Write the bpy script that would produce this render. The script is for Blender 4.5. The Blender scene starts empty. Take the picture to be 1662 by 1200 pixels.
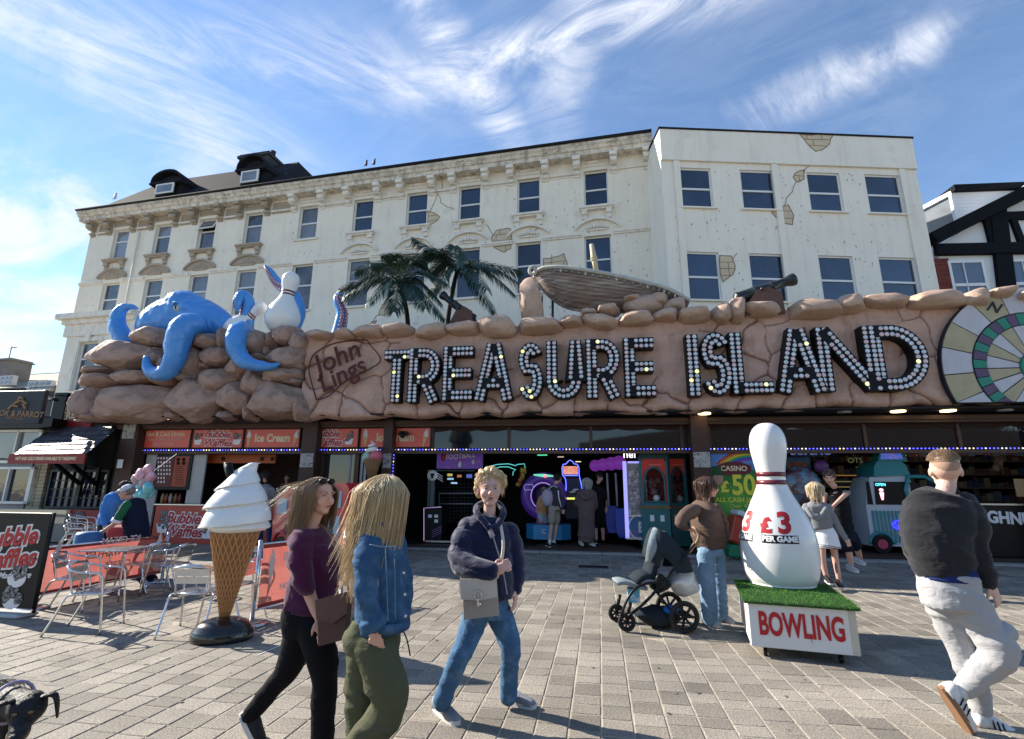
import bpy, bmesh, math, random
import numpy as np
from mathutils import Vector as V, Matrix, noise
R = math.radians
random.seed(11)
S = bpy.context.scene
COL = S.collection
# ------------------------------------------------------------------ camera
CZ, FL, PITCH, ROLL = 1.48, 830.0, R(13.35), R(0.5)
cam = bpy.data.objects.new('camera', bpy.data.cameras.new('camera'))
COL.objects.link(cam)
cam.data.sensor_width = 36; cam.data.lens = FL/1662*36; cam.data.clip_end = 2000; cam.data.clip_start = .05
CM = Matrix.Rotation(math.pi/2+PITCH, 3, 'X') @ Matrix.Rotation(ROLL, 3, 'Z')
cam.matrix_world = Matrix.Translation((0, 0, CZ)) @ CM.to_4x4()
S.camera = cam
# ------------------------------------------------------------------ light
SUN_AZ, SUN_EL = R(-24), R(31.5)       # direction the light travels / elevation
sd = V((math.cos(SUN_AZ)*math.cos(SUN_EL), math.sin(SUN_AZ)*math.cos(SUN_EL), -math.sin(SUN_EL)))
sl = bpy.data.lights.new('sun', 'SUN'); sl.energy = 5.0; sl.angle = R(.5); sl.color = (1, .92, .80)
so = bpy.data.objects.new('sun', sl); COL.objects.link(so)
so.rotation_euler = sd.to_track_quat('-Z', 'Y').to_euler()
SKY_STRENGTH = .105
w = bpy.data.worlds.new('World'); S.world = w; w.use_nodes = True
nt = w.node_tree; nt.nodes.clear()
def N(nt, t, **k):
    n = nt.nodes.new(t)
    for a, b in k.items():
        if a.startswith('i_'): n.inputs[a[2:].replace('_', ' ')].default_value = b
        else: setattr(n, a, b)
    return n
sky = N(nt, 'ShaderNodeTexSky', sky_type='NISHITA'); sky.sun_disc = False
sky.sun_elevation = SUN_EL; sky.sun_rotation = math.atan2(-sd.x, -sd.y)
sky.altitude = 0; sky.air_density = 1.0; sky.dust_density = 0; sky.ozone_density = 3.5
L = nt.links.new
def math_(nt, op, a, b=None, c=None, clamp=False):
    n = nt.nodes.new('ShaderNodeMath'); n.operation = op; n.use_clamp = clamp
    for i, x in enumerate((a, b, c)):
        if x is None: continue
        if isinstance(x, (int, float)): n.inputs[i].default_value = x
        else: nt.links.new(x, n.inputs[i])
    return n.outputs[0]
tc = N(nt, 'ShaderNodeTexCoord')
sep = N(nt, 'ShaderNodeSeparateXYZ'); L(tc.outputs['Generated'], sep.inputs[0])
zz = math_(nt, 'ADD', math_(nt, 'MAXIMUM', sep.outputs[2], 0), .22)
cx = math_(nt, 'DIVIDE', sep.outputs[0], zz); cy = math_(nt, 'DIVIDE', sep.outputs[1], zz)
cb = N(nt, 'ShaderNodeCombineXYZ'); L(cx, cb.inputs[0]); L(cy, cb.inputs[1])
def cloud(rot, sx, sy, scale, lo, hi, off=0, dist=.6, detail=9, rough=.6):
    m1 = N(nt, 'ShaderNodeMapping'); m1.inputs['Rotation'].default_value = (0, 0, R(rot)); m1.inputs['Location'].default_value = (off, off*.7, 0)
    L(cb.outputs[0], m1.inputs[0])
    m2 = N(nt, 'ShaderNodeMapping'); m2.inputs['Scale'].default_value = (sx, sy, 1); L(m1.outputs[0], m2.inputs[0])
    nz = N(nt, 'ShaderNodeTexNoise'); nz.inputs['Scale'].default_value = scale; nz.inputs['Detail'].default_value = detail
    nz.inputs['Roughness'].default_value = rough; nz.inputs['Distortion'].default_value = dist; L(m2.outputs[0], nz.inputs['Vector'])
    mr = N(nt, 'ShaderNodeMapRange'); mr.interpolation_type = 'SMOOTHSTEP'
    mr.inputs[1].default_value = lo; mr.inputs[2].default_value = hi; L(nz.outputs[0], mr.inputs[0])
    return mr.outputs[0]
def blob(px, py, rad, soft):         # smooth region of sky round a direction
    d = (CM @ V(((px-831)/FL, -(py-600)/FL, -1))).normalized()
    vd = N(nt, 'ShaderNodeVectorMath', operation='DOT_PRODUCT'); nm = N(nt, 'ShaderNodeVectorMath', operation='NORMALIZE')
    L(tc.outputs['Generated'], nm.inputs[0]); L(nm.outputs[0], vd.inputs[0]); vd.inputs[1].default_value = d
    mr = N(nt, 'ShaderNodeMapRange'); mr.interpolation_type = 'SMOOTHSTEP'
    mr.inputs[1].default_value = math.cos(R(rad+soft)); mr.inputs[2].default_value = math.cos(R(max(rad-soft, 0))); L(vd.outputs['Value'], mr.inputs[0])
    return mr.outputs[0]
def dirn(px, py): return (CM @ V(((px-831)/FL, -(py-600)/FL, -1))).normalized()
def vdot(v):
    vd = N(nt, 'ShaderNodeVectorMath', operation='DOT_PRODUCT'); L(warp, vd.inputs[0]); vd.inputs[1].default_value = v; return vd.outputs['Value']
wn_ = N(nt, 'ShaderNodeTexNoise'); wn_.inputs['Scale'].default_value = 3.2; wn_.inputs['Detail'].default_value = 7; L(tc.outputs['Generated'], wn_.inputs['Vector'])
wm_ = N(nt, 'ShaderNodeVectorMath', operation='MULTIPLY_ADD'); L(wn_.outputs['Color'], wm_.inputs[0]); wm_.inputs[1].default_value = (.065, .065, .065)
ws_ = N(nt, 'ShaderNodeVectorMath', operation='SUBTRACT'); L(tc.outputs['Generated'], ws_.inputs[0]); ws_.inputs[1].default_value = (.0325, .0325, .0325); L(ws_.outputs[0], wm_.inputs[2]); warp = wm_.outputs[0]
def line(p, q, wid, fall):         # a band of thin cloud along a great circle between two directions
    a, b = dirn(*p), dirn(*q); n = a.cross(b).normalized(); m = (a+b).normalized(); half = math.acos(max(-1, min(1, a.dot(m))))
    mr = N(nt, 'ShaderNodeMapRange'); mr.interpolation_type = 'SMOOTHSTEP'; mr.inputs[1].default_value = wid; mr.inputs[2].default_value = 0; L(math_(nt, 'ABSOLUTE', vdot(n)), mr.inputs[0])
    m2 = N(nt, 'ShaderNodeMapRange'); m2.interpolation_type = 'SMOOTHSTEP'; m2.inputs[1].default_value = math.cos(half*1.35+fall); m2.inputs[2].default_value = math.cos(half*.6); L(vdot(m), m2.inputs[0])
    return math_(nt, 'MULTIPLY', mr.outputs[0], m2.outputs[0])
fine = cloud(25, 1, 2.4, 3.0, .30, .72, 2.2, 1.6, 12, .68); fine2 = cloud(-40, .7, 2.6, 3.4, .32, .74, 6.1, 1.3, 12, .68)
big = cloud(0, .8, .8, 1.1, .35, .75, 5.2, .8, 6)
fluff = cloud(15, 1, 1.6, 2.6, .40, .64, 1.7, .5)
def mx_(a, b): return math_(nt, 'MAXIMUM', a, b)
rs_l = mx_(line((1250, 172), (1430, 95), .050, .05), line((1400, 105), (1640, 10), .042, .05))
ctr = mx_(mx_(line((820, 200), (660, -20), .055, .08), line((900, 190), (960, -40), .075, .08)), line((700, 130), (1120, 10), .05, .08))
lft = mx_(line((-40, -60), (420, 260), .10, .15), line((150, 60), (620, 120), .09, .15))
tot = math_(nt, 'ADD', math_(nt, 'ADD', math_(nt, 'MULTIPLY', math_(nt, 'MULTIPLY', rs_l, fine2), 1.0), math_(nt, 'MULTIPLY', math_(nt, 'MULTIPLY', ctr, fine), 1.0)),
            math_(nt, 'ADD', math_(nt, 'MULTIPLY', math_(nt, 'MULTIPLY', fluff, blob(-40, 430, 14, 9)), .9), math_(nt, 'ADD', math_(nt, 'MULTIPLY', math_(nt, 'MULTIPLY', lft, fine2), .75), math_(nt, 'MULTIPLY', math_(nt, 'MULTIPLY', big, fine), .22))), clamp=True)
mixc = N(nt, 'ShaderNodeMix', data_type='RGBA')
L(tot, mixc.inputs[0]); L(sky.outputs[0], mixc.inputs[6]); mixc.inputs[7].default_value = (4.3, 4.5, 5.0, 1)
bg = N(nt, 'ShaderNodeBackground'); bg.inputs[1].default_value = SKY_STRENGTH; L(mixc.outputs[2], bg.inputs[0])
wo = N(nt, 'ShaderNodeOutputWorld'); L(bg.outputs[0], wo.inputs[0])
S.view_settings.view_transform = 'Standard'; S.view_settings.look = 'None'
S.view_settings.exposure = 1.15; S.view_settings.gamma = 1; S.view_settings.use_curve_mapping = False
S.cycles.use_denoising = True
S.cycles.max_bounces = 8; S.cycles.diffuse_bounces = 4; S.cycles.glossy_bounces = 3; S.cycles.transmission_bounces = 4; S.cycles.transparent_max_bounces = 12
S.cycles.sample_clamp_indirect = 4; S.cycles.caustics_reflective = False; S.cycles.caustics_refractive = False
# ------------------------------------------------------------------ pixel -> place
C0 = V((0, 0, CZ))
def ray(x, y): return CM @ V(((x-831)/FL, -(y-600)/FL, -1))
def G(x, y, z=0):
    d = ray(x, y); return C0 + d*((z-CZ)/d.z)
def at(x, y, Y):
    d = ray(x, y); return C0 + d*(Y/d.y)
class Fr:
    def __init__(s, P, deg):
        s.P = V((P[0], P[1], 0)); s.deg = deg; t = R(deg); s.rz = -t
        s.ux = V((math.cos(t), -math.sin(t), 0)); s.uy = V((math.sin(t), math.cos(t), 0))
    def loc(s, u, y, z=0): return s.P + s.ux*u + s.uy*y + V((0, 0, z))
    def px(s, x, y, dep=0):      # -> (u, z) on the plane at local depth dep
        d = ray(x, y); q = s.P + s.uy*dep
        t = (q-C0).dot(s.uy)/d.dot(s.uy); p = C0+d*t
        return (p-s.P).dot(s.ux), p.z
FAC = Fr(G(1165, 903), 8)
HOT = Fr((4.8, 17.6), 12.8)
RB = Fr((4.6, 16.0), -2.5)
# ------------------------------------------------------------------ materials
MATS = {}
def M(name, col, rough=.6, metal=0, var=.12, vs=4, bump=.15, bs=60, spec=.4, emit=0, ecol=None, coat=0, alpha=1, isl=0, trans=0, ior=1.45, col2=None, m2=(.45, .6), bd=.02, hue=None, sheen=0, stretch=None, attr=None, sub=0):
    if name in MATS: return MATS[name]
    m = bpy.data.materials.new(name); m.use_nodes = True; nt = m.node_tree; L = nt.links.new
    b = nt.nodes['Principled BSDF']; c = (*col, 1)
    b.inputs['Base Color'].default_value = c; b.inputs['Roughness'].default_value = rough; b.inputs['Metallic'].default_value = metal
    b.inputs['Specular IOR Level'].default_value = spec; b.inputs['Coat Weight'].default_value = coat; b.inputs['Alpha'].default_value = alpha
    b.inputs['Transmission Weight'].default_value = trans; b.inputs['IOR'].default_value = ior
    b.inputs['Coat Roughness'].default_value = .08
    if sheen: b.inputs['Sheen Weight'].default_value = sheen
    if sub: b.inputs['Subsurface Weight'].default_value = sub; b.inputs['Subsurface Radius'].default_value = (.02, .008, .005)
    if emit:
        b.inputs['Emission Color'].default_value = (*(ecol or col), 1); b.inputs['Emission Strength'].default_value = emit
    tc = N(nt, 'ShaderNodeTexCoord'); src = tc.outputs['Object']
    if stretch:
        mp = N(nt, 'ShaderNodeMapping'); mp.inputs['Scale'].default_value = stretch; L(src, mp.inputs[0]); src = mp.outputs[0]
    if var or col2:
        n1 = N(nt, 'ShaderNodeTexNoise'); n1.inputs['Scale'].default_value = vs; n1.inputs['Detail'].default_value = 8; n1.inputs['Roughness'].default_value = .62; L(src, n1.inputs['Vector'])
        prev = None
        if col2:
            mr = N(nt, 'ShaderNodeMapRange'); mr.inputs[1].default_value = m2[0]; mr.inputs[2].default_value = m2[1]; L(n1.outputs[0], mr.inputs[0])
            mx = N(nt, 'ShaderNodeMix', data_type='RGBA'); L(mr.outputs[0], mx.inputs[0]); mx.inputs[6].default_value = c; mx.inputs[7].default_value = (*col2, 1); prev = mx.outputs[2]
        hsv = N(nt, 'ShaderNodeHueSaturation')
        if prev: L(prev, hsv.inputs['Color'])
        else: hsv.inputs['Color'].default_value = c
        n2 = N(nt, 'ShaderNodeTexNoise'); n2.inputs['Scale'].default_value = vs*.37+.3; n2.inputs['Detail'].default_value = 6; L(src, n2.inputs['Vector'])
        s = math_(nt, 'ADD', math_(nt, 'MULTIPLY', math_(nt, 'SUBTRACT', n1.outputs[0], .5), var*2.4), math_(nt, 'MULTIPLY', math_(nt, 'SUBTRACT', n2.outputs[0], .5), var*1.6))
        val = math_(nt, 'ADD', s, 1)
        if isl:
            ge = N(nt, 'ShaderNodeNewGeometry'); oi = N(nt, 'ShaderNodeObjectInfo')
            rr = math_(nt, 'FRACT', math_(nt, 'ADD', ge.outputs['Random Per Island'], math_(nt, 'MULTIPLY', oi.outputs['Random'], 7.3)))
            val = math_(nt, 'ADD', val, math_(nt, 'MULTIPLY', math_(nt, 'SUBTRACT', rr, .5), isl))
        L(val, hsv.inputs['Value']); L(hsv.outputs[0], b.inputs['Base Color'])
        last = hsv.outputs[0]
        if attr:
            an = N(nt, 'ShaderNodeAttribute'); an.attribute_name = attr[0]
            mx2 = N(nt, 'ShaderNodeMix', data_type='RGBA'); L(an.outputs['Fac'], mx2.inputs[0]); L(last, mx2.inputs[6]); mx2.inputs[7].default_value = (*attr[1], 1)
            L(mx2.outputs[2], b.inputs['Base Color'])
    if bump:
        n3 = N(nt, 'ShaderNodeTexNoise'); n3.inputs['Scale'].default_value = bs; n3.inputs['Detail'].default_value = 5; L(src, n3.inputs['Vector'])
        bp = N(nt, 'ShaderNodeBump'); bp.inputs['Strength'].default_value = bump; bp.inputs['Distance'].default_value = bd; L(n3.outputs[0], bp.inputs['Height']); L(bp.outputs[0], b.inputs['Normal'])
    MATS[name] = m; return m
def streak(m, amt, sc=(7, 7, .45), lo=.5, hi=.72, col=(.25, .21, .17)):      # runs of dirt over a surface
    nt = m.node_tree; b = nt.nodes['Principled BSDF']; L = nt.links.new; src = b.inputs['Base Color'].links[0].from_socket
    tc = N(nt, 'ShaderNodeTexCoord'); mp = N(nt, 'ShaderNodeMapping'); mp.inputs['Scale'].default_value = sc; L(tc.outputs['Object'], mp.inputs[0])
    nz = N(nt, 'ShaderNodeTexNoise'); nz.inputs['Scale'].default_value = 1; nz.inputs['Detail'].default_value = 9; nz.inputs['Roughness'].default_value = .7; L(mp.outputs[0], nz.inputs['Vector'])
    mr = N(nt, 'ShaderNodeMapRange'); mr.inputs[1].default_value = lo; mr.inputs[2].default_value = hi; mr.inputs[4].default_value = amt; L(nz.outputs[0], mr.inputs[0])
    mx = N(nt, 'ShaderNodeMix', data_type='RGBA'); L(mr.outputs[0], mx.inputs[0]); L(src, mx.inputs[6]); mx.inputs[7].default_value = (*col, 1); L(mx.outputs[2], b.inputs['Base Color'])
def nodes(m): return m.node_tree, m.node_tree.nodes['Principled BSDF'], m.node_tree.links.new
# ------------------------------------------------------------------ mesh builder
class MB:
    def __init__(s): s.v = []; s.f = []; s.m = []; s.s = []
    def add(s, vs, fs, mi=0, sm=False):
        o = len(s.v); s.v += [tuple(v) for v in vs]
        for f in fs: s.f.append([i+o for i in f]); s.m.append(mi); s.s.append(sm)
        return s
    def box(s, x0, x1, y0, y1, z0, z1, mi=0, T=None, bev=0):
        if bev > 0:
            b = min(bev, (x1-x0)*.45, (y1-y0)*.45, (z1-z0)*.45)
            vs = []
            for z, e in ((z0, b), (z0+b, 0), (z1-b, 0), (z1, b)):
                k = b
                for (X, Y) in ((x0+e+k*0, y0+e), (x1-e, y0+e), (x1-e, y1-e), (x0+e, y1-e)):
                    vs.append((X, Y, z))
            # chamfer vertical corners too
            P = []
            for z, e in ((z0, b), (z0+b, 0), (z1-b, 0), (z1, b)):
                X0, X1, Y0, Y1 = x0+e, x1-e, y0+e, y1-e; c = b*.6
                P.append([(X0+c, Y0, z), (X1-c, Y0, z), (X1, Y0+c, z), (X1, Y1-c, z), (X1-c, Y1, z), (X0+c, Y1, z), (X0, Y1-c, z), (X0, Y0+c, z)])
            vs = [p for l in P for p in l]; fs = [list(range(7, -1, -1)), [24+i for i in range(8)]]
            for l in range(3):
                for i in range(8):
                    j = (i+1) % 8; fs.append([l*8+i, l*8+j, l*8+8+j, l*8+8+i])
        else:
            vs = [(x0, y0, z0), (x1, y0, z0), (x1, y1, z0), (x0, y1, z0), (x0, y0, z1), (x1, y0, z1), (x1, y1, z1), (x0, y1, z1)]
            fs = [[3, 2, 1, 0], [4, 5, 6, 7], [0, 1, 5, 4], [1, 2, 6, 5], [2, 3, 7, 6], [3, 0, 4, 7]]
        if T is not None: vs = [T @ V(v) for v in vs]
        return s.add(vs, fs, mi)
    def beam(s, a, b, w, h, mi=0, up=V((0, 0, 1))):
        a = V(a); b = V(b); d = (b-a).normalized(); x = d.cross(up)
        if x.length < 1e-3: x = V((1, 0, 0))
        x.normalize(); y = x.cross(d)
        vs = [p+x*sx*w/2+y*sy*h/2 for p in (a, b) for sx, sy in ((-1, -1), (1, -1), (1, 1), (-1, 1))]
        return s.add(vs, [[3, 2, 1, 0], [4, 5, 6, 7], [0, 1, 5, 4], [1, 2, 6, 5], [2, 3, 7, 6], [3, 0, 4, 7]], mi)
    def tube(s, pts, rad, n=8, mi=0, sm=True, caps=True, flat=1, closed=False, upv=None):
        pts = [V(p) for p in pts]; k = len(pts)
        if not hasattr(rad, '__len__'): rad = [rad]*k
        vs = []; prev = None
        for i, p in enumerate(pts):
            if closed: d = pts[(i+1) % k]-pts[(i-1) % k]
            else: d = pts[min(i+1, k-1)]-pts[max(i-1, 0)]
            if d.length < 1e-9: d = V((0, 0, 1))
            d.normalize()
            if prev is None:
                a = V(upv) if upv else (V((0, 0, 1)) if abs(d.z) < .9 else V((0, 1, 0)))
                x = a.cross(d).normalized()
            else:
                x = prev - d*prev.dot(d)
                if x.length < 1e-6: x = V((1, 0, 0))
                x.normalize()
            prev = x; y = d.cross(x); r = rad[i]
            ra, rb = (r if hasattr(r, '__len__') else (r, r*flat))
            for j in range(n):
                t = 2*math.pi*j/n; vs.append(p+x*math.cos(t)*ra+y*math.sin(t)*rb)
        fs = []
        for i in range(k if closed else k-1):
            for j in range(n):
                a = i*n+j; b = i*n+(j+1) % n; c = ((i+1) % k)*n
                fs.append([a, b, c+(j+1) % n, c+j])
        if caps and not closed: fs += [list(range(n-1, -1, -1)), [(k-1)*n+j for j in range(n)]]
        return s.add(vs, fs, mi, sm)
    def lathe(s, prof, n=24, c=(0, 0, 0), mi=0, sm=True, T=None, sx=1, sy=1):
        vs = []; fs = []; k = len(prof)
        for r, z in prof:
            for j in range(n):
                t = 2*math.pi*j/n; vs.append(V((c[0]+math.cos(t)*r*sx, c[1]+math.sin(t)*r*sy, c[2]+z)))
        for i in range(k-1):
            for j in range(n): fs.append([i*n+j, i*n+(j+1) % n, (i+1)*n+(j+1) % n, (i+1)*n+j])
        if prof[0][0] > 1e-4: fs.append(list(range(n-1, -1, -1)))
        if prof[-1][0] > 1e-4: fs.append([(k-1)*n+j for j in range(n)])
        if T is not None: vs = [T @ v for v in vs]
        return s.add(vs, fs, mi, sm)
    def prism(s, poly, y0, y1, mi=0, T=None, sm=False):      # poly in (x,z) counter-clockwise seen from -y
        n = len(poly); vs = [V((x, y0, z)) for x, z in poly]+[V((x, y1, z)) for x, z in poly]
        if T is not None: vs = [T @ v for v in vs]
        return s.add(vs, [list(range(n)), [2*n-1-i for i in range(n)]]+[[i, i+n, (i+1) % n+n, (i+1) % n] for i in range(n)], mi, sm)
    def ell(s, c, r, nu=16, nv=10, mi=0, T=None):
        vs = []; fs = []
        for i in range(nv+1):
            p = math.pi*i/nv
            for j in range(nu):
                t = 2*math.pi*j/nu; vs.append(V((c[0]+r[0]*math.sin(p)*math.cos(t), c[1]+r[1]*math.sin(p)*math.sin(t), c[2]-r[2]*math.cos(p))))
        for i in range(nv):
            for j in range(nu): fs.append([i*nu+j, i*nu+(j+1) % nu, (i+1)*nu+(j+1) % nu, (i+1)*nu+j])
        if T is not None: vs = [T @ v for v in vs]
        return s.add(vs, fs, mi, True)
    def mesh(s, name, mats):
        me = bpy.data.meshes.new(name); me.from_pydata(s.v, [], s.f)
        for m in (mats if isinstance(mats, (list, tuple)) else [mats]): me.materials.append(m)
        me.polygons.foreach_set('material_index', s.m); me.polygons.foreach_set('use_smooth', s.s)
        me.update(); return me
    def build(s, name, mats, parent=None, loc=None, rz=0):
        return link(name, s.mesh(name, mats), parent, loc, rz)
def link(name, me, parent=None, loc=None, rz=0):
    o = bpy.data.objects.new(name, me); COL.objects.link(o)
    if parent is not None: o.parent = parent
    if loc is not None: o.location = loc
    if rz: o.rotation_euler = (0, 0, rz)
    return o
def tag(o, label, cat=None, group=None):
    o['label'] = label
    if cat: o['category'] = cat
    if group: o['group'] = group
    return o
def thing(name, label, cat, loc=(0, 0, 0), rz=0, group=None):
    o = bpy.data.objects.new(name, None); o.empty_display_size = .1; COL.objects.link(o); o.location = loc; o.rotation_euler = (0, 0, rz)
    return tag(o, label, cat, group)
def struct(o): o['kind'] = 'structure'; return o
def stuff(o): o['kind'] = 'stuff'; return o
def copy_tree(o, parent=None):
    c = o.copy(); COL.objects.link(c)
    if parent is not None: c.parent = parent
    for ch in list(o.children): copy_tree(ch, c)
    return c
def remesh(mb, voxel, mats, smooth=2, disp=None, it=1):
    me = mb.mesh('tmp', mats); o = bpy.data.objects.new('tmp', me); COL.objects.link(o)
    r = o.modifiers.new('r', 'REMESH'); r.mode = 'VOXEL'; r.voxel_size = voxel; r.use_smooth_shade = True
    if smooth: sm = o.modifiers.new('s', 'SMOOTH'); sm.factor = .5; sm.iterations = smooth
    dg = bpy.context.evaluated_depsgraph_get(); dg.update()
    out = bpy.data.meshes.new_from_object(o.evaluated_get(dg)); bpy.data.objects.remove(o)
    out.materials.clear()
    for m in (mats if isinstance(mats, (list, tuple)) else [mats]): out.materials.append(m)
    n = len(out.vertices)
    if disp and n:
        co = np.empty(n*3); out.vertices.foreach_get('co', co); nr = np.empty(n*3); out.vertices.foreach_get('normal', nr)
        co = co.reshape(-1, 3); nr = nr.reshape(-1, 3)
        d = np.array([disp(V(c)) for c in co]); co = co+nr*d[:, None]
        out.vertices.foreach_set('co', co.ravel()); out.update()
    return out
def text(s, size, mat, parent=None, loc=(0, 0, 0), rot=(math.pi/2, 0, 0), ext=.002, shear=0, off=0, name='lettering', sx=1, align='CENTER', space=1):
    cu = bpy.data.curves.new('t', 'FONT'); cu.body = s; cu.size = size; cu.extrude = ext; cu.shear = shear; cu.offset = off; cu.align_x = align; cu.align_y = 'CENTER'
    cu.resolution_u = 4; cu.space_character = space
    o = bpy.data.objects.new('t', cu); COL.objects.link(o)
    dg = bpy.context.evaluated_depsgraph_get(); me = bpy.data.meshes.new_from_object(o.evaluated_get(dg)); bpy.data.objects.remove(o)
    me.materials.clear(); me.materials.append(mat)
    r = link(name, me, parent, loc); r.rotation_euler = rot; r.scale = (sx, 1, 1); return r
def smooth_curve(pts, k=6):
    out = []; n = len(pts); P = [V(p) for p in pts]
    for i in range(n-1):
        a = P[max(i-1, 0)]; b = P[i]; c = P[i+1]; d = P[min(i+2, n-1)]
        for j in range(k):
            t = j/k; out.append(.5*((2*b)+(c-a)*t+(2*a-5*b+4*c-d)*t*t+(3*b-a-3*c+d)*t**3))
    out.append(P[-1]); return out
def lerp_list(vals, m):
    n = len(vals); r = []
    for i in range(m):
        t = i/(m-1)*(n-1); j = min(int(t), n-2); f = t-j; f = f*f*(3-2*f)*.5+f*.5; r.append(vals[j]*(1-f)+vals[j+1]*f)
    return r
# ================================================================== GROUND
def granite(name, col, col2):
    m = M(name, col, .75, var=.10, vs=1.2, bump=.5, bs=190, bd=.006, isl=.5)
    nt, b, L = nodes(m); src = b.inputs['Base Color'].links[0].from_socket
    tc = N(nt, 'ShaderNodeTexCoord'); nz = N(nt, 'ShaderNodeTexNoise'); nz.inputs['Scale'].default_value = 85; nz.inputs['Detail'].default_value = 3
    ge = N(nt, 'ShaderNodeNewGeometry'); L(ge.outputs['Position'], nz.inputs['Vector'])
    mr = N(nt, 'ShaderNodeMapRange'); mr.inputs[1].default_value = .40; mr.inputs[2].default_value = .62; L(nz.outputs[0], mr.inputs[0])
    mx = N(nt, 'ShaderNodeMix', data_type='RGBA', blend_type='MIX'); L(mr.outputs[0], mx.inputs[0]); L(src, mx.inputs[6])
    hs = N(nt, 'ShaderNodeHueSaturation'); L(src, hs.inputs['Color']); hs.inputs['Value'].default_value = 2.1; L(hs.outputs[0], mx.inputs[7])
    n5 = N(nt, 'ShaderNodeTexNoise'); n5.inputs['Scale'].default_value = 1.1; n5.inputs['Detail'].default_value = 7; L(ge.outputs['Position'], n5.inputs['Vector'])
    m5 = N(nt, 'ShaderNodeMapRange'); m5.inputs[1].default_value = .35; m5.inputs[2].default_value = .65; m5.inputs[3].default_value = .78; m5.inputs[4].default_value = 1.15; L(n5.outputs[0], m5.inputs[0])
    h2 = N(nt, 'ShaderNodeHueSaturation'); L(mx.outputs[2], h2.inputs['Color']); L(m5.outputs[0], h2.inputs['Value']); L(h2.outputs[0], b.inputs['Base Color'])
    return m
m_granite = granite('granite_sett', (.152, .136, .113), None)
m_joint = M('sand_joint', (.40, .345, .27), .95, var=.25, vs=3, bump=.4, bs=120)
m_ground = M('far_ground', (.22, .2, .17), .9, vs=.5)
mb = MB(); mb.box(-400, 400, -400, 500, -.35, -.30); struct(mb.build('ground', m_ground))
mb = MB(); mb.box(-26, 16, -16, .0, -.05, -.0045)
pav = struct(mb.build('pavement', m_joint, None, FAC.P, -R(9.6)))
rotp = Matrix.Rotation(-R(9.6), 3, 'Z')
def sett_mesh(mb, x0, x1, y0, y1, z, tx=0, ty=0):
    b = .006; vs = []
    for (X, Y) in ((x0, y0), (x1, y0), (x1, y1), (x0, y1)): vs.append((X, Y, -.03))
    for (X, Y) in ((x0, y0), (x1, y0), (x1, y1), (x0, y1)): vs.append((X, Y, z-.005))
    for (X, Y) in ((x0+b, y0+b), (x1-b, y0+b), (x1-b, y1-b), (x0+b, y1-b)): vs.append((X, Y, z+tx*(X-x0)+ty*(Y-y0)))
    mb.add(vs, [[0, 1, 5, 4], [1, 2, 6, 5], [2, 3, 7, 6], [3, 0, 4, 7], [4, 5, 9, 8], [5, 6, 10, 9], [6, 7, 11, 10], [7, 4, 8, 11], [8, 9, 10, 11]])
setts = []; rnd = random.Random(5)
x = -21.0
while x < 12:
    wd = .212+rnd.uniform(-.004, .004); y = -15.2+rnd.uniform(0, .3)
    while y < -.36:
        ln = rnd.choice((.17, .20, .22, .25)); y1 = min(y+ln, -.35)
        if y1-y > .08:
            c = FAC.P+rotp @ V((x+wd/2, (y+y1)/2, 0)); q = CM.transposed() @ (c-C0)
            vis = 0
            if q.z < -.3:
                px, py = 831-FL*q.x/q.z, 600+FL*q.y/q.z
                if -20 < px < 1682 and 0 < py < 1215: vis = wd*ln/(q.length**2)
            if y > -13.2 or abs(x) < 30: setts.append((vis, x+.003, x+wd-.004, y+.003, y1-.004, rnd.uniform(-.002, .001)))
        y = y1
    x += wd
setts.sort(key=lambda t: -t[0])
proto = {}
for t in setts[:300]:
    k = (round((t[2]-t[1])/.004), round((t[4]-t[3])/.02))
    if k not in proto:
        q = MB(); sett_mesh(q, -k[0]*.002, k[0]*.002, -k[1]*.01, k[1]*.01, 0, .006, -.004); proto[k] = q.mesh('paving_stone', m_granite)
    o = link('paving_stone', proto[k], pav, ((t[1]+t[2])/2, (t[3]+t[4])/2, t[5]))
mb = MB()
for t in setts[300:]: sett_mesh(mb, *t[1:5], t[5], rnd.uniform(-.012, .012), rnd.uniform(-.012, .012))
stuff(mb.build('paving_stones', m_granite, pav))
m_kerb = M('threshold_stone', (.3, .29, .27), .8, var=.2, vs=3, bump=.3)
for i in range(16):
    mb = MB(); mb.box(-16.4+i*1.52, -16.4+i*1.52+1.505, -.36, .0, -.03, .035, bev=.008); mb.build('threshold_slab', m_kerb, pav)
m_iron = M('iron', (.03, .03, .032), .5, .6)
mb = MB(); mb.box(-.3, .3, -.16, .16, -.02, .004, bev=.003)
for i in range(9): mb.box(-.27+i*.06, -.25+i*.06, -.12, .12, .004, .008)
p_ = G(963, 920); mb.build('drain_cover', m_iron, None, p_, -R(9.6)); tag(bpy.data.objects['drain_cover'], 'small dark metal drain cover set in the shaded paving before the arcade', 'drain cover')
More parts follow.
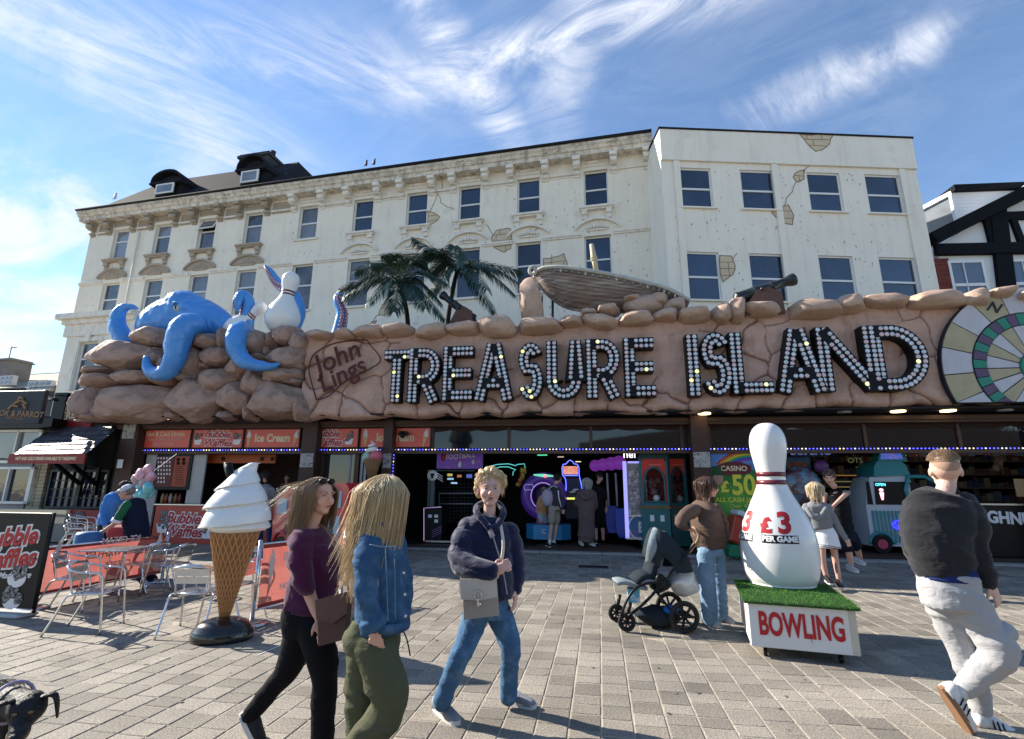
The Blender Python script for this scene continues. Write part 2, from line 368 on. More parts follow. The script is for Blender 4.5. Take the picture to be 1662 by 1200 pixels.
# ================================================================== HOTEL
m_hot = M('cream_render', (.82, .75, .62), .85, var=.10, vs=1.1, bump=.3, bs=18, bd=.01, col2=(.66, .60, .50), m2=(.58, .72))
m_stone = M('bare_stone_trim', (.40, .33, .25), .85, var=.2, vs=3, bump=.4, bs=30)
m_trim = M('cream_trim', (.80, .74, .64), .8, var=.13, vs=2, bump=.3, bs=25, col2=(.56, .50, .41), m2=(.58, .7))
m_corn = M('weathered_cornice', (.74, .67, .56), .85, var=.22, vs=2.5, bump=.5, bs=20, col2=(.34, .29, .23), m2=(.55, .68), stretch=(1, 1, 3))
m_slate = M('slate_roof', (.022, .023, .028), .9, spec=.1, var=.3, vs=2, bump=.3, bs=12)
streak(m_hot, .2, (4, 4, .5)); streak(m_corn, .6, (4, 4, 1.2), .46, .66, (.12, .10, .085)); streak(m_trim, .4, (5, 5, 2))
m_upvc = M('white_upvc', (.72, .72, .70), .35, var=.05, bump=0)
def glassmat(name, col, rough=.04, tint2=None, emit=0):
    m = M(name, col, rough, var=.9, vs=.9, bump=.22, bs=2.2, spec=.9, coat=.4, bd=.02, isl=1.0)
    return m
m_glass = glassmat('window_glass', (.014, .026, .055))
m_glassL = glassmat('pale_window_glass', (.12, .13, .145))
def wallholes(mb, u0, u1, z0, z1, holes, y=0, dep=.22, mi=0, rm=None):
    us = sorted({u0, u1, *[h[0] for h in holes], *[h[1] for h in holes]}); zs = sorted({z0, z1, *[h[2] for h in holes], *[h[3] for h in holes]})
    us = [a for a in us if u0 <= a <= u1]; zs = [a for a in zs if z0 <= a <= z1]
    for a, b in zip(us, us[1:]):
        for c, d in zip(zs, zs[1:]):
            m_, n_ = (a+b)/2, (c+d)/2
            if any(h[0] < m_ < h[1] and h[2] < n_ < h[3] for h in holes): continue
            mb.add([(a, y, c), (b, y, c), (b, y, d), (a, y, d)], [[0, 1, 2, 3]], mi)
    for h in holes:
        a, b, c, d = h[:4]; e = y+dep; r_ = mi if rm is None else rm
        mb.add([(a, y, c), (a, y, d), (a, e, d), (a, e, c)], [[0, 1, 2, 3]], r_); mb.add([(b, y, c), (b, e, c), (b, e, d), (b, y, d)], [[0, 1, 2, 3]], r_)
        mb.add([(a, y, c), (a, e, c), (b, e, c), (b, y, c)], [[0, 1, 2, 3]], r_); mb.add([(a, y, d), (b, y, d), (b, e, d), (a, e, d)], [[0, 1, 2, 3]], r_)
def window(par, u0, u1, z0, z1, y, gm=None, split=.5, fw=.055, openv=False, depth=.07):
    gm = gm or m_glass; mb = MB(); ya, yb = y, y+depth
    mb.box(u0, u0+fw, ya, yb, z0, z1); mb.box(u1-fw, u1, ya, yb, z0, z1)
    mb.box(u0+fw, u1-fw, ya, yb, z0, z0+fw); mb.box(u0+fw, u1-fw, ya, yb, z1-fw, z1)
    zm = z0+(z1-z0)*split; mb.box(u0+fw, u1-fw, ya-.01, yb, zm-fw*.6, zm+fw*.6)
    wn = mb.build('window', m_upvc, par)
    for a, b in ((z0+fw, zm-fw*.6), (zm+fw*.6, z1-fw)):
        q = MB()
        if openv and a > z0+.3:
            T = Matrix.Translation((0, y, b)) @ Matrix.Rotation(R(-24), 4, 'X')
            q.box(u0+fw, u1-fw, 0, .02, -(b-a), 0, T=T); s2 = MB()
            s2.box(u0+fw-.03, u1-fw+.03, -.03, -.005, -(b-a)-.03, -(b-a)+.05, T=T); s2.box(u0+fw-.03, u0+fw+.03, -.03, -.005, -(b-a)+.05, 0, T=T); s2.box(u1-fw-.03, u1-fw+.03, -.03, -.005, -(b-a)+.05, 0, T=T)
            s2.build('opened_vent', m_upvc, wn); q.build('pane', gm, wn)
            q = MB(); q.box(u0+fw, u1-fw, y+.06, y+.065, a, b); q.build('dark_gap', M('dark_gap', (.01, .01, .012), .9, bump=0), wn); continue
        dz = random.uniform(-.01, .01)
        q.box(u0+fw, u1-fw, y+.03+dz*.3, y+.04+dz*.3, a, b); q.build('pane', gm, wn)
    return wn
def profile_run(mb, u0, u1, prof, mi=0):      # prof: list of (y,z) closed polygon, extruded along u
    n = len(prof); vs = [(u0, y, z) for y, z in prof]+[(u1, y, z) for y, z in prof]
    mb.add(vs, [list(range(n)), [2*n-1-i for i in range(n)]]+[[(i+1) % n, (i+1) % n+n, i+n, i] for i in range(n)], mi)
hotel = thing('hotel', 'long cream four storey Victorian hotel with peeling render, bracketed cornice and dark slate roof', 'hotel', HOT.P, HOT.rz)
rowA = [(181, 208, 400), (247, 275, 393), (321, 347, 384), (394, 425, 374), (483, 514, 363), (571, 606, 352), (657, 694, 341), (741, 780, 330), (838, 877, 319), (946, 987, 304)]
rowB = [(160, 190, 486), (230, 260, 487), (305, 333, 475), (380, 413, 470), (473, 505, 460), (560, 600, 455), (652, 690, 441), (741, 779, 436), (836, 880, 420), (950, 993, 412)]
cen = []
for a, b in zip(rowA, rowB):
    ca = (HOT.px(a[0], a[2])[0]+HOT.px(a[1], a[2])[0])/2; cb_ = (HOT.px(b[0], b[2])[0]+HOT.px(b[1], b[2])[0])/2; cen.append((ca+cb_)/2)
zA1 = HOT.px(760, 302)[1]; zA0 = HOT.px(760, 359)[1]; zB1 = HOT.px(970, 382)[1]-.0; zB0 = zB1-2.15
UL, UR, ZT = HOT.px(128, 470)[0], HOT.px(1055, 208)[0], (HOT.px(1047, 214, -.62)[1]+HOT.px(135, 345, -.62)[1])/2
HW = .47; holes = []
for c in cen: holes += [(c-HW, c+HW, zA0, zA1), (c-HW-.04, c+HW+.04, zB0, zB1)]
lowh = [(c-HW, c+HW, 4.6, 6.9) for c in cen[:3]]
mb = MB(); wallholes(mb, UL, UR, 5.3, ZT, holes+[]); 
mb.box(UL, UR, .3, 11, 5.3, ZT-.02); mb.add([(UL, 0, 5.3), (UL, .3, 5.3), (UL, .3, ZT), (UL, 0, ZT)], [[0, 3, 2, 1]]); mb.add([(UR, 0, 0), (UR, .3, 0), (UR, .3, ZT), (UR, 0, ZT)], [[0, 1, 2, 3]])
mb.add([(UL, 0, ZT), (UR, 0, ZT), (UR, .3, ZT), (UL, .3, ZT)], [[0, 1, 2, 3]])
mb.build('wall', m_hot, hotel)
ZC = ZT-.12
for i, c in enumerate(cen):
    lightg = i < 4
    window(hotel, c-HW, c+HW, zA0, zA1, .14, m_glassL if i < 5 else m_glass, .5 if i > 3 else .62, openv=(i == 2))
    window(hotel, c-HW-.04, c+HW+.04, zB0, zB1, .14, m_glassL if i < 6 else m_glass, .55 if i > 3 else .62)
    tm = m_stone if i < 4 else m_trim
    q = MB()                                     # sill on two brackets
    if i != 4:
        q.box(c-HW-.2, c+HW+.2, -.22, .1, zA0-.1, zA0-.002, bev=.015); q.box(c-HW-.16, c+HW+.16, -.16, -.003, zA0-.16, zA0-.1)
        for s_ in (-1, 1):
            q.prism([(0, 0)]*0 or [(c+s_*(HW)-.09, zA0-.52), (c+s_*HW+.09, zA0-.52), (c+s_*HW+.09, zA0-.16), (c+s_*HW-.09, zA0-.16)], -.08, -.003)
            q.box(c+s_*HW-.11, c+s_*HW+.11, -.15, -.08, zA0-.34, zA0-.16)
    else: q.box(c-HW-.15, c+HW+.15, -.08, .1, zA0-.09, zA0-.002)
    q.build('sill', tm, hotel)
    q = MB(); q.box(c-HW-.12, c+HW+.12, -.08, .1, zB0-.09, zB0-.002); q.build('sill', m_trim, hotel)
    if i != 4:                                   # segmental hood over the lower window with an ornament
        q = MB(); pts = []; ww = HW+.38; zz0 = zB1+.24
        for j in range(13):
            t = math.pi*(.18+.64*j/12); pts.append((c-math.cos(t)*ww/math.cos(math.pi*.18), zz0+(math.sin(t)-math.sin(math.pi*.18))*.85))
        for (a, b) in zip(pts, pts[1:]): q.prism([a, b, (b[0], b[1]+.1), (a[0], a[1]+.1)], -.13, -.003)
        if i < 4:
            for (a, b) in zip(pts, pts[1:]): q.prism([(a[0], zz0-.0), (b[0], zz0-.0), b, a], -.05, -.002)
        for j in range(7):
            q.ell((c+(j-3)*.12, -.04, zz0+.07+.13*(1-abs(j-3)/3)), (.07, .06, .06+.08*(1-abs(j-3)/3)), 8, 6)
        q.box(c-.38, c+.38, -.06, -.003, zz0-.05, zz0)
        q.build('window_hood', tm, hotel)
    q = MB(); zf = zA1+.1                        # panel above the top window
    for (a, b, c_, d) in ((-.5, .5, .05, .09), (-.5, .5, .47, .51), (-.5, -.46, .09, .47), (.46, .5, .09, .47)): q.box(c+a, c+b, -.04, -.002, zf+c_, zf+d)
    if lightg: q.box(c-.46, c+.46, -.012, -.002, zf+.09, zf+.47)
    for j in range(7): q.ell((c+(j-3)*.11, -.02, zf+.24+.03*(1-abs(j-3)/3)), (.07, .035, .05+.05*(1-abs(j-3)/3)), 8, 6)
    q.build('frieze_panel', tm, hotel)
bk = MB()                                        # scroll bracket prototype
bk.prism([(-.13, -.72), (.13, -.72), (.13, 0), (-.13, 0)], -.06, 0); bk.prism([(-.12, -.42), (.12, -.42), (.12, 0), (-.12, 0)], -.26, -.06)
bk.box(-.15, .15, -.44, -.003, -.14, -.001)
for z_, y_, r_ in ((-.26, -.27, .12), (-.56, -.09, .08)):
    bk.tube([(-.14, y_, z_), (.14, y_, z_)], r_, 12)
bmeL = bk.mesh('bracket', m_stone); bmeR = bk.mesh('bracket', m_trim)
ZB = ZT-.42
us = []
for i, c in enumerate(cen): us += [(c-.72, i), (c+.72, i)]
us += [(UL+.2, 0), (UR-.2, 9)]
for u, i in us: link('bracket', bmeL if i < 5 and u < cen[4]-1.5 else bmeR, hotel, (u, 0, ZB))
mids = [(UL+.3+.2, cen[0]-.95, 0)]+[(cen[i]+.95, cen[i+1]-.95, i) for i in range(9)]
for a, b, i in mids:
    if b-a < .2: continue
    q = MB(); 
    if i < 4: q.box(a, b, -.012, -.002, ZB-.62, ZB-.1)
    q.box(a, b, -.03, -.002, ZB-.66, ZB-.62); q.build('frieze_panel', m_stone if i < 4 else m_trim, hotel)
q = MB()
profile_run(q, UL-.35, UR+.02, [(-.003, ZB-.001), (-.003, ZB+.12), (-.0, ZT+.02), (-.62, ZT+.02), (-.62, ZT-.09), (-.55, ZT-.14), (-.50, ZT-.24), (-.44, ZT-.26), (-.42, ZB+.0)])
q.build('cornice', m_corn, hotel)
q = MB()
segs = [UL]+[x for c in cen for x in (c-HW-.12, c+HW+.12)]+[UR]
for a, b in zip(segs[::2], segs[1::2]):
    q = MB(); q.box(a, b, -.09, -.003, zB1+.04, zB1+.11); q.box(a, b, -.05, -.003, zB1-.03, zB1+.041); q.build('string_course', m_trim, hotel)
    q = MB(); q.box(a, b, -.07, -.003, zA1-.12, zA1-.05); q.build('upper_string_course', m_trim, hotel)
pass
q = MB(); q.tube([(UL-.35, -.66, ZT+.07), (UR, -.66, ZT+.07)], .06, 8); q.box(UL-.1, UR, -.6, -.5, ZT+.022, ZT+.14)
q.build('gutter', m_slate, hotel)
for i in range(3): 
    q = MB(); q.tube([( (cen[0]+cen[1])/2-.1, -.07, ZB-.7), ((cen[0]+cen[1])/2-.1, -.07, 6.0)], .035, 6) if i == 0 else None
    if i == 0: q.build('drainpipe', m_trim, hotel)
def hp(x, y, d=0): return HOT.px(x, y, d)
# roof, dormers, chimney
ra, rb_ = hp(268, 300, 2.2)[0], hp(478, 272, 1.2)[0]
q = MB(); zr = hp(390, 277, 2.2)[1]
q.add([(ra-1.2, -.45, ZT+.03), (rb_+.3, -.45, ZT+.03), (rb_-.6, 2.2, zr), (ra, 2.2, zr), (ra-1.2, 8, ZT+.03), (rb_+.3, 8, ZT+.03), (rb_-.6, 6, zr), (ra, 6, zr)],
      [[0, 1, 2, 3], [3, 2, 6, 7], [1, 5, 6, 2], [0, 3, 7, 4], [4, 7, 6, 5]])
q.box(UL, UR, -.3, 10, ZT-.01, ZT+.16)
q.build('roof', m_slate, hotel)
for (x0, x1, yb, yt, d) in ((250, 296, 316, 282, .1), (388, 432, 298, 257, .1)):
    u0, z0 = hp(x0, yb, d); u1, _ = hp(x1, yb, d); z1 = hp((x0+x1)/2, yt, d)[1]; cu_ = (u0+u1)/2; wd = (u1-u0)/2; z0 = ZT+.1; zw0 = hp((x0+x1)/2, yb+1, d-.06)[1]; zw1 = zw0+(z1-zw0)*.42
    dm = MB(); pts = []
    for j in range(13):
        t = math.pi*j/12; pts.append((cu_+math.cos(t)*wd, zw1+.12+math.sin(t)*max(.2, z1-.1-zw1-.12)))
    dm.prism([(cu_-wd*.86, z0), (cu_+wd*.86, z0)]+[(a*.92+cu_*.08, b-.05) for a, b in pts], d, d+2.4)
    for (a, b) in zip(pts, pts[1:]): dm.prism([b, a, (a[0], a[1]+.12), (b[0], b[1]+.12)][::-1], d-.3, d+2.4)
    dm.box(cu_-wd*1.08, cu_+wd*1.08, d-.3, d+.1, zw1+.02, zw1+.12)
    dd = dm.build('dormer', m_slate, hotel)
    q = MB(); a = .5*wd; q.box(cu_-a-.1, cu_+a+.1, d-.26, d-.203, zw0, zw1); q.build('window_frame', m_upvc, dd)
    q = MB(); q.box(cu_-a, cu_+a, d-.275, d-.263, zw0+.09, zw1-.09); q.build('pane', m_glassL, dd)
u0, z0 = hp(388, 262, 1.6); u1, z1 = hp(440, 244, 1.6)
q = MB(); q.box(u0, u1-.1, 1.6, 3.2, ZT, z1); q.box(u0-.08, u1-.02, 1.52, 3.28, z1-.25, z1-.1)
ch_ = q.build('chimney', M('sooty_brick', (.05, .048, .05), .9, var=.3, vs=6), hotel)
for k in range(3): q = MB(); q.lathe([(.14, 0), (.12, .35), (.15, .4)], 10, (u0+.4+k*.55, 2.2, z1)); q.build('chimney_pot', MATS['sooty_brick'], ch_)
q = MB(); u2 = hp(455, 290, .3)[0]; q.add([(u2-.2, -.3, ZT+.1), (u2+1.1, -.3, ZT+.1), (u2+.2, 1.8, ZT+1.5), (u2-.6, 1.8, ZT+1.3), (u2-.2, 3, ZT+.1), (u2+1.1, 3, ZT+.1)], [[0, 1, 2, 3], [1, 5, 2], [0, 3, 4], [3, 2, 5, 4]]); q.build('roof_hip', m_slate, hotel)
# bay at the far left end
bl, zb1 = hp(96, 512, -1.5); br = hp(215, 521, -1.5)[0]
q = MB(); wl, wr = hp(121, 600, -1.3)[0], hp(151, 600, -1.3)[0]; bz = hp(130, 556, -1.3)[1]; bz0 = hp(130, 634, -1.3)[1]
wallholes(q, bl+.45, br, 0, zb1-.25, [(wl, wr, bz0, bz)], -1.3, .2); q.box(bl+.45, br, -1.09, -.004, 0, zb1-.25)
q.add([(bl+.45, -1.3, 0), (bl+.45, -1.09, 0), (bl+.45, -1.09, zb1-.25), (bl+.45, -1.3, zb1-.25)], [[0, 3, 2, 1]])
by = q.build('bay', m_hot, hotel)
window(hotel, wl, wr, bz0, bz, -1.16, m_glassL, .66)
q = MB(); q.box(bl, br, -1.65, -.004, zb1-.24, zb1); q.box(bl+.2, br, -1.48, -.004, zb1-.45, zb1-.242); q.box(bl+.3, br, -1.38, -.004, zb1-1.0, zb1-.45)
q.box(wl-.22, wr+.22, -1.36, -1.302, bz+.02, bz+.2); q.box(wl-.22, wl-.04, -1.34, -1.302, bz0, bz+.02); q.box(wr+.04, wr+.22, -1.34, -1.302, bz0, bz+.02); q.box((wl+wr)/2-.12, (wl+wr)/2+.12, -1.45, -1.365, bz-.02, bz+.4)
q.build('bay_cornice', m_trim, hotel)
# painted plaster patches
m_patch = M('painted_stone_patch', (.60, .49, .34), .8, var=.18, vs=4); m_crack = M('painted_crack', (.22, .15, .10), .9, bump=0, var=.2)
def ribbon(mb, pts, w_, y, mi=0):
    for (a, b) in zip(pts, pts[1:]):
        a = V(a); b = V(b); d = (b-a); L_ = d.length
        if L_ < 1e-5: continue
        n = V((-d.y, d.x))/L_*w_/2; e = d/L_*w_*.4
        P = [a-n-e, b-n+e, b+n+e, a+n-e]; mb.add([(p.x, y, p.y) for p in P], [[0, 1, 2, 3]], mi); y -= .0003
def jag(pts, amp, rnd):
    out = []
    for a, b in zip(pts, pts[1:]):
        a = V(a); b = V(b); k = max(2, int((b-a).length/.18))
        for j in range(k):
            p = a.lerp(b, j/k); p += V((rnd.uniform(-amp, amp), rnd.uniform(-amp, amp))) if j else V((0, 0)); out.append(p)
    out.append(V(pts[-1])); return out
def patch(fr, par, poly, rnd):
    P = [V(fr.px(*p)) for p in poly]; P = jag(P+[P[0]], .035, rnd)[:-1]
    c = sum(P, V((0, 0)))/len(P)
    area = sum(P[i].x*P[(i+1) % len(P)].y-P[(i+1) % len(P)].x*P[i].y for i in range(len(P)))
    if area < 0: P = P[::-1]
    mb = MB(); n = len(P); mb.add([(p.x, -.006, p.y) for p in P]+[(c.x, -.006, c.y)], [[i, (i+1) % n, n] for i in range(n)], 0)
    ribbon(mb, P+[P[0]], .03, -.008, 1)
    zs = [p.y for p in P]; z0, z1 = min(zs), max(zs); rows = max(2, int((z1-z0)/.24))
    def span(z):
        xs = []
        for i in range(n):
            a, b = P[i], P[(i+1) % n]
            if (a.y-z)*(b.y-z) < 0: xs.append(a.x+(b.x-a.x)*(z-a.y)/(b.y-a.y))
        return sorted(xs)
    for r_ in range(rows):
        zb = z0+(z1-z0)*r_/rows; zt = z0+(z1-z0)*(r_+1)/rows; xs = span(zt-.001)
        for a, b in zip(xs[::2], xs[1::2]): ribbon(mb, jag([(a, zt), (b, zt+rnd.uniform(-.03, .03))], .012, rnd), .022, -.011, 1)
        xs = span((zb+zt)/2)
        for a, b in zip(xs[::2], xs[1::2]):
            u = a+rnd.uniform(.15, .5)
            while u < b-.1: ribbon(mb, [(u, zb), (u+rnd.uniform(-.03, .03), zt)], .02, -.0125, 1); u += rnd.uniform(.35, .6)
    mb.build('painted_patch', [m_patch, m_crack], par)
def crack(fr, par, pts, rnd, w_=.022):
    mb = MB(); ribbon(mb, jag([fr.px(*p) for p in pts], .04, rnd), w_, -.014); mb.build('crack', m_crack, par)
rc = random.Random(3)
for p in ([(694, 343), (705, 346), (714, 352), (706, 361), (697, 368), (694, 360)], [(798, 385), (806, 374), (828, 371), (831, 390), (829, 404), (818, 410), (802, 402)], [(882, 420), (897, 418), (915, 412), (921, 435), (884, 438)],
          [(675, 264), (705, 259), (738, 257), (726, 268), (716, 276), (690, 272)], [(621, 495), (638, 487), (632, 505), (625, 513), (614, 512)], [(603, 523), (611, 521), (602, 532)]): patch(HOT, hotel, p, rc)
for p in ([(717, 276), (719, 304), (710, 315), (702, 335), (697, 345)], [(711, 315), (716, 330), (738, 341)], [(790, 365), (800, 382)], [(688, 385), (680, 397)], [(612, 512), (604, 525)], [(880, 365), (862, 380)]): crack(HOT, hotel, p, rc)
def specks(fr, par, box_, n, rnd, avoid):       # flaked paint marks
    mb = MB(); u0, u1, z0, z1 = box_
    for _ in range(n):
        u = rnd.uniform(u0, u1); z = rnd.uniform(z0, z1)
        if any(a-.1 < u < b+.1 and c-.1 < z < d+.1 for a, b, c, d in avoid): continue
        s_ = rnd.uniform(.02, .07); a = rnd.uniform(.8, 2.2); k = rnd.uniform(.15, .4)
        d = V((math.cos(a), math.sin(a)))*s_; e = V((-d.y, d.x))*k
        mb.add([(u-d.x, -.004, z-d.y), (u+e.x, -.004, z+e.y), (u+d.x, -.004, z+d.y), (u-e.x, -.004, z-e.y)], [[0, 3, 2, 1]])
    stuff(mb.build('paint_chips', M('grey_chip', (.27, .25, .22), .9, bump=0), par))
specks(HOT, hotel, (UL+.3, UR-.3, 5.8, ZB-.8), 330, rc, holes)
specks(HOT, hotel, (cen[8]+.7, UR-.3, 6.5, ZB-.8), 110, rc, holes)
# two gulls sit as dark finials on the gutter
# ================================================================== RIGHT BUILDING
rbld = thing('plain_building', 'plain flat fronted cream building with eight sash windows and painted fake stone cracks', 'building', RB.P, RB.rz)
m_rb = M('white_render', (.83, .77, .655), .85, var=.07, vs=.9, bump=.3, bs=14, bd=.01, col2=(.68, .62, .53), m2=(.62, .75))
streak(m_rb, .2, (4, 4, .4))
def rp(x, y, d=0): return RB.px(x, y, d)
ru0, rzt = rp(1069, 212); ru1 = rp(1474, 223)[0]; ru0 = rp(1069, 212)[0]; ru1 = rp(1526, 476)[0]
wtop = [(1106, 1157), (1203, 1256), (1310, 1363), (1403, 1459)]; wlow = [(1112, 1168), (1218, 1278), (1333, 1390), (1433, 1493)]
zt1, zt0 = rp(1131, 273)[1], rp(1133, 337)[1]; zl1 = rp(1140, 409)[1]; zl0 = rp(1140, 487)[1]
hs = []
for a, b in zip(wtop, wlow):
    A = (rp(a[0], 305)[0]+rp(b[0], 445)[0])/2; B = (rp(a[1], 305)[0]+rp(b[1], 445)[0])/2; hs += [(A, B, zt0, zt1), (A, B, zl0, zl1)]
mb = MB(); wallholes(mb, ru0, ru1, 5.3, rzt, hs, 0, .16)
mb.box(ru0, ru1, .2, 9, 5.3, rzt-.01); mb.add([(ru0, 0, 0), (ru0, .2, 0), (ru0, .2, rzt), (ru0, 0, rzt)], [[0, 3, 2, 1]]); mb.add([(ru1, 0, 0), (ru1, .2, 0), (ru1, .2, rzt), (ru1, 0, rzt)], [[0, 1, 2, 3]])
mb.add([(ru0, 0, rzt), (ru1, 0, rzt), (ru1, .2, rzt), (ru0, .2, rzt)], [[0, 1, 2, 3]]); mb.build('wall', m_rb, rbld)
q = MB(); q.box(ru0-.0, ru1, -.09, -.002, rzt-1.25, rzt); 
for (x, y) in ((1098, 280), (1256, 280), (1463, 285)):
    u = rp(x, y)[0]; q.box(u-.1, u+.12, -.07, -.003, 5.3, rzt-1.26)
q.build('raised_plaster', m_rb, rbld)
q = MB(); q.box(ru0-.04, ru1+.04, -.12, 9.1, rzt+.002, rzt+.07); q.build('coping', m_slate, rbld)
for i, h in enumerate(hs):
    window(rbld, h[0], h[1], h[2], h[3], .06, m_glass, .48, fw=.06)
    q = MB(); q.box(h[0]-.1, h[1]+.1, -.09, .05, h[2]-.06, h[2]-.002); q.build('sill', m_rb, rbld)
for p in ([(1295, 221), (1320, 222), (1350, 222), (1344, 236), (1330, 247), (1322, 249), (1306, 234)], [(1290, 282), (1306, 276), (1305, 291), (1294, 296), (1287, 288)], [(1268, 335), (1279, 333), (1288, 350), (1286, 365), (1268, 360), (1252, 345)], [(1168, 415), (1187, 416), (1193, 432), (1189, 446), (1173, 458), (1169, 445)]): 
    fr2 = RB; patch(fr2, rbld, p, rc)
for c_ in rbld.children:
    if c_.name.startswith('painted_patch'): c_.location.y = -.09 if c_.name == 'painted_patch.006' or True and max(v.co.z for v in c_.data.vertices) > rzt-.3 else -.002
for p in ([(1322, 249), (1324, 260), (1310, 272), (1303, 280)], [(1292, 296), (1286, 312), (1276, 322), (1273, 335)], [(1268, 362), (1258, 372)], [(1190, 420), (1196, 412)], [(1322, 240), (1340, 262)]): crack(RB, rbld, p, rc)
specks(RB, rbld, (ru0+.3, ru1-.3, zl0, rzt-1.4), 230, rc, hs)
# ================================================================== TUDOR HOUSE
TU = Fr(at(1530, 400, 16.9), 5)
tud = thing('tudor_house', 'black and white timbered house with a gable, red brick pier and white dormer at right', 'house', TU.P, TU.rz)
def tp(x, y, d=0): return TU.px(x, y, d)
m_wht = M('white_paint', (.7, .7, .7), .7, var=.06, bump=.2); m_blk = M('black_timber', (.006, .0065, .009), .7, spec=.12, var=.3, bump=.3, bs=20)
m_brick = M('red_brick', (.18, .045, .035), .85, isl=.5, var=.2, vs=8)
e0, ez = tp(1515, 400); r0, rz_ = tp(1720, 262); fz = tp(1560, 408)[1]
q = MB(); q.prism([(e0+.1, 5), (e0+9, 5), (e0+9, ez), (r0, rz_), (e0+.1, ez-.1)], 0, 8); q.build('wall', m_wht, tud)
def bar(x0, y0, x1, y1, w_, d0=-.12, d1=-.003, par=tud, m=None, nm='timber'):
    a = V(tp(x0, y0)); b = V(tp(x1, y1)); d = (b-a).normalized(); n = V((-d.y, d.x))*w_/2
    q = MB(); q.prism([tuple(p) for p in (a-n, b-n, b+n, a+n)], d0, d1); return q.build(nm, m or m_blk, par)
bar(1505, 393, 1700, 296, .42, -.4, .1, nm='bargeboard')
bar(1515, 408, 1720, 404, .4, -.2)
bar(1615, 340, 1632, 480, .55, -.15); bar(1590, 355, 1700, 350, .3, -.14); bar(1640, 355, 1658, 402, .2, -.13); bar(1600, 360, 1612, 408, .25, -.125)
q = MB(); u0_, zz_ = tp(1519, 421); u1_ = tp(1536, 470)[0]
z = 5.2; k = 0; u1_ = tp(1541, 440)[0]; u0_ = tp(1517, 440)[0]
bb = MB(); bb.box(0, .21, -.05, 0, 0, .062); bm_ = bb.mesh('brick', m_brick); q.box(u0_-.2, u1_, -.03, -.002, 4, tp(1530, 420)[1]); q.build('mortar', M('mortar', (.22, .18, .15), .9), tud)
while z < tp(1530, 420)[1]-.07:
    u = u0_-.2-(k % 2)*.1
    while u < u1_-.05: o = link('brick', bm_, tud, (u, -.03, z)); o.scale.x = min(1, (u1_-u)/.21); u += .22
    z += .075; k += 1
for (x0, x1, y0, y1) in ((1536, 1612, 421, 492), (1632, 1710, 419, 490)):
    a, zt_ = tp(x0, y0+2); b, _ = tp(x1, y0+2); zb_ = tp(x0, y1)[1]; a = tp(x0+6, 460)[0]; b = tp(x1-6, 460)[0]-.1
    wn = window(tud, a, b, zb_-.3, zt_-.05, -.09, M('blind_glass', (.10, .13, .18), .1, var=.1, vs=1, bump=0, spec=.8), .5, .09, depth=.086)
    q = MB(); mm = (a+b)/2-.1; q.box(mm-.015, mm+.015, -.1, -.055, zb_-.2, zt_-.1)
    for j in range(22): zz_ = zb_-.1+j*(zt_-zb_-.1)/22; q.box(a+.1, b-.1, -.058, -.052, zz_, zz_+.015)
    q.build('blind', m_upvc, wn)
# white boarded dormer behind the bargeboard
q = MB(); a = tp(1545, 306, 1.4); b = tp(1700, 292, 1.4); c_ = tp(1560, 400, 1.4)
q.box(a[0], b[0]+1, 1.4, 4.5, c_[1]-.5, a[1]-.2); dmr = q.build('dormer', m_wht, tud)
q = MB(); q.box(a[0]-.05, b[0]+1.1, 1.2, 4.6, a[1]-.2, a[1]+.05); q.build('dormer_roof', m_blk, dmr)
zz_ = c_[1]-.3
while zz_ < a[1]-.32:
    q = MB(); q.box(a[0], b[0]+1, 1.385, 1.399, zz_+.012, zz_+.13); q.build('board', m_wht, dmr); zz_ += .15
q = MB(); e1 = tp(1500, 345, 3.5); q.add([(a[0]-.02, 1.5, a[1]-.3), (a[0]-.02, 1.5, a[1]-1.7), (a[0]-.9, 4.2, a[1]-1.7), (a[0]-.9, 4.2, a[1]-.3)], [[0, 1, 2, 3]]); q.build('side_window', m_glassL, dmr)
q = MB(); q.beam((a[0]-.03, 1.4, a[1]-.2), (a[0]-1.0, 4.3, a[1]-.2), .12, .16); q.beam((a[0]-.03, 1.45, a[1]-.3), (a[0]-.03, 1.45, a[1]-1.7), .14, .14, up=V((0, 1, 0))); q.beam((a[0]-.03, 1.5, a[1]-1.7), (a[0]-.95, 4.2, a[1]-1.7), .08, .1); q.build('side_window_frame', m_upvc, dmr)

# ================================================================== BEHIND THE CAMERA: roofs that the transom glass mirrors
def mirror(x, y, dist):
    d = ray(x, y); t = (FAC.P-C0).dot(FAC.uy)/d.dot(FAC.uy); h = C0+d*t; r_ = d-2*d.dot(FAC.uy)*FAC.uy; return h+r_*(dist/-r_.y)
m_rfb = M('brown_roof_tiles', (.10, .075, .06), .9, var=.3, vs=3, bump=.4, bs=8, stretch=(.3, 1, 6))
a, b, c_ = mirror(940, 719, 34), mirror(1150, 690, 34), mirror(1700, 716, 34)
ob = thing('opposite_building', 'brown pitched roof building mirrored in the transom glass', 'building', (0, 0, 0))
x0, x1 = min(a.x, c_.x), max(a.x, c_.x); yb = a.y; q = MB(); q.prism([(x0, 0), (x1, 0), (x1, c_.z), (x1-6, b.z), (b.x, b.z), (x0, a.z)], yb-10, yb); q.build('wall', m_rfb, ob)
p = mirror(748, 722, 40); p2 = mirror(748, 703, 40); tw = thing('clock_tower', 'small domed tower mirrored in the first transom pane', 'tower', (p.x, p.y, 0)); q = MB(); q.lathe([(1.0, 0), (1.0, p2.z-1.2), (1.35, p2.z-1), (1.25, p2.z-.4), (.8, p2.z+.5), (.2, p2.z+1), (0, p2.z+1.6)], 12, sm=False); q.build('shaft', M('tower_dark', (.03, .03, .035), .8), tw)
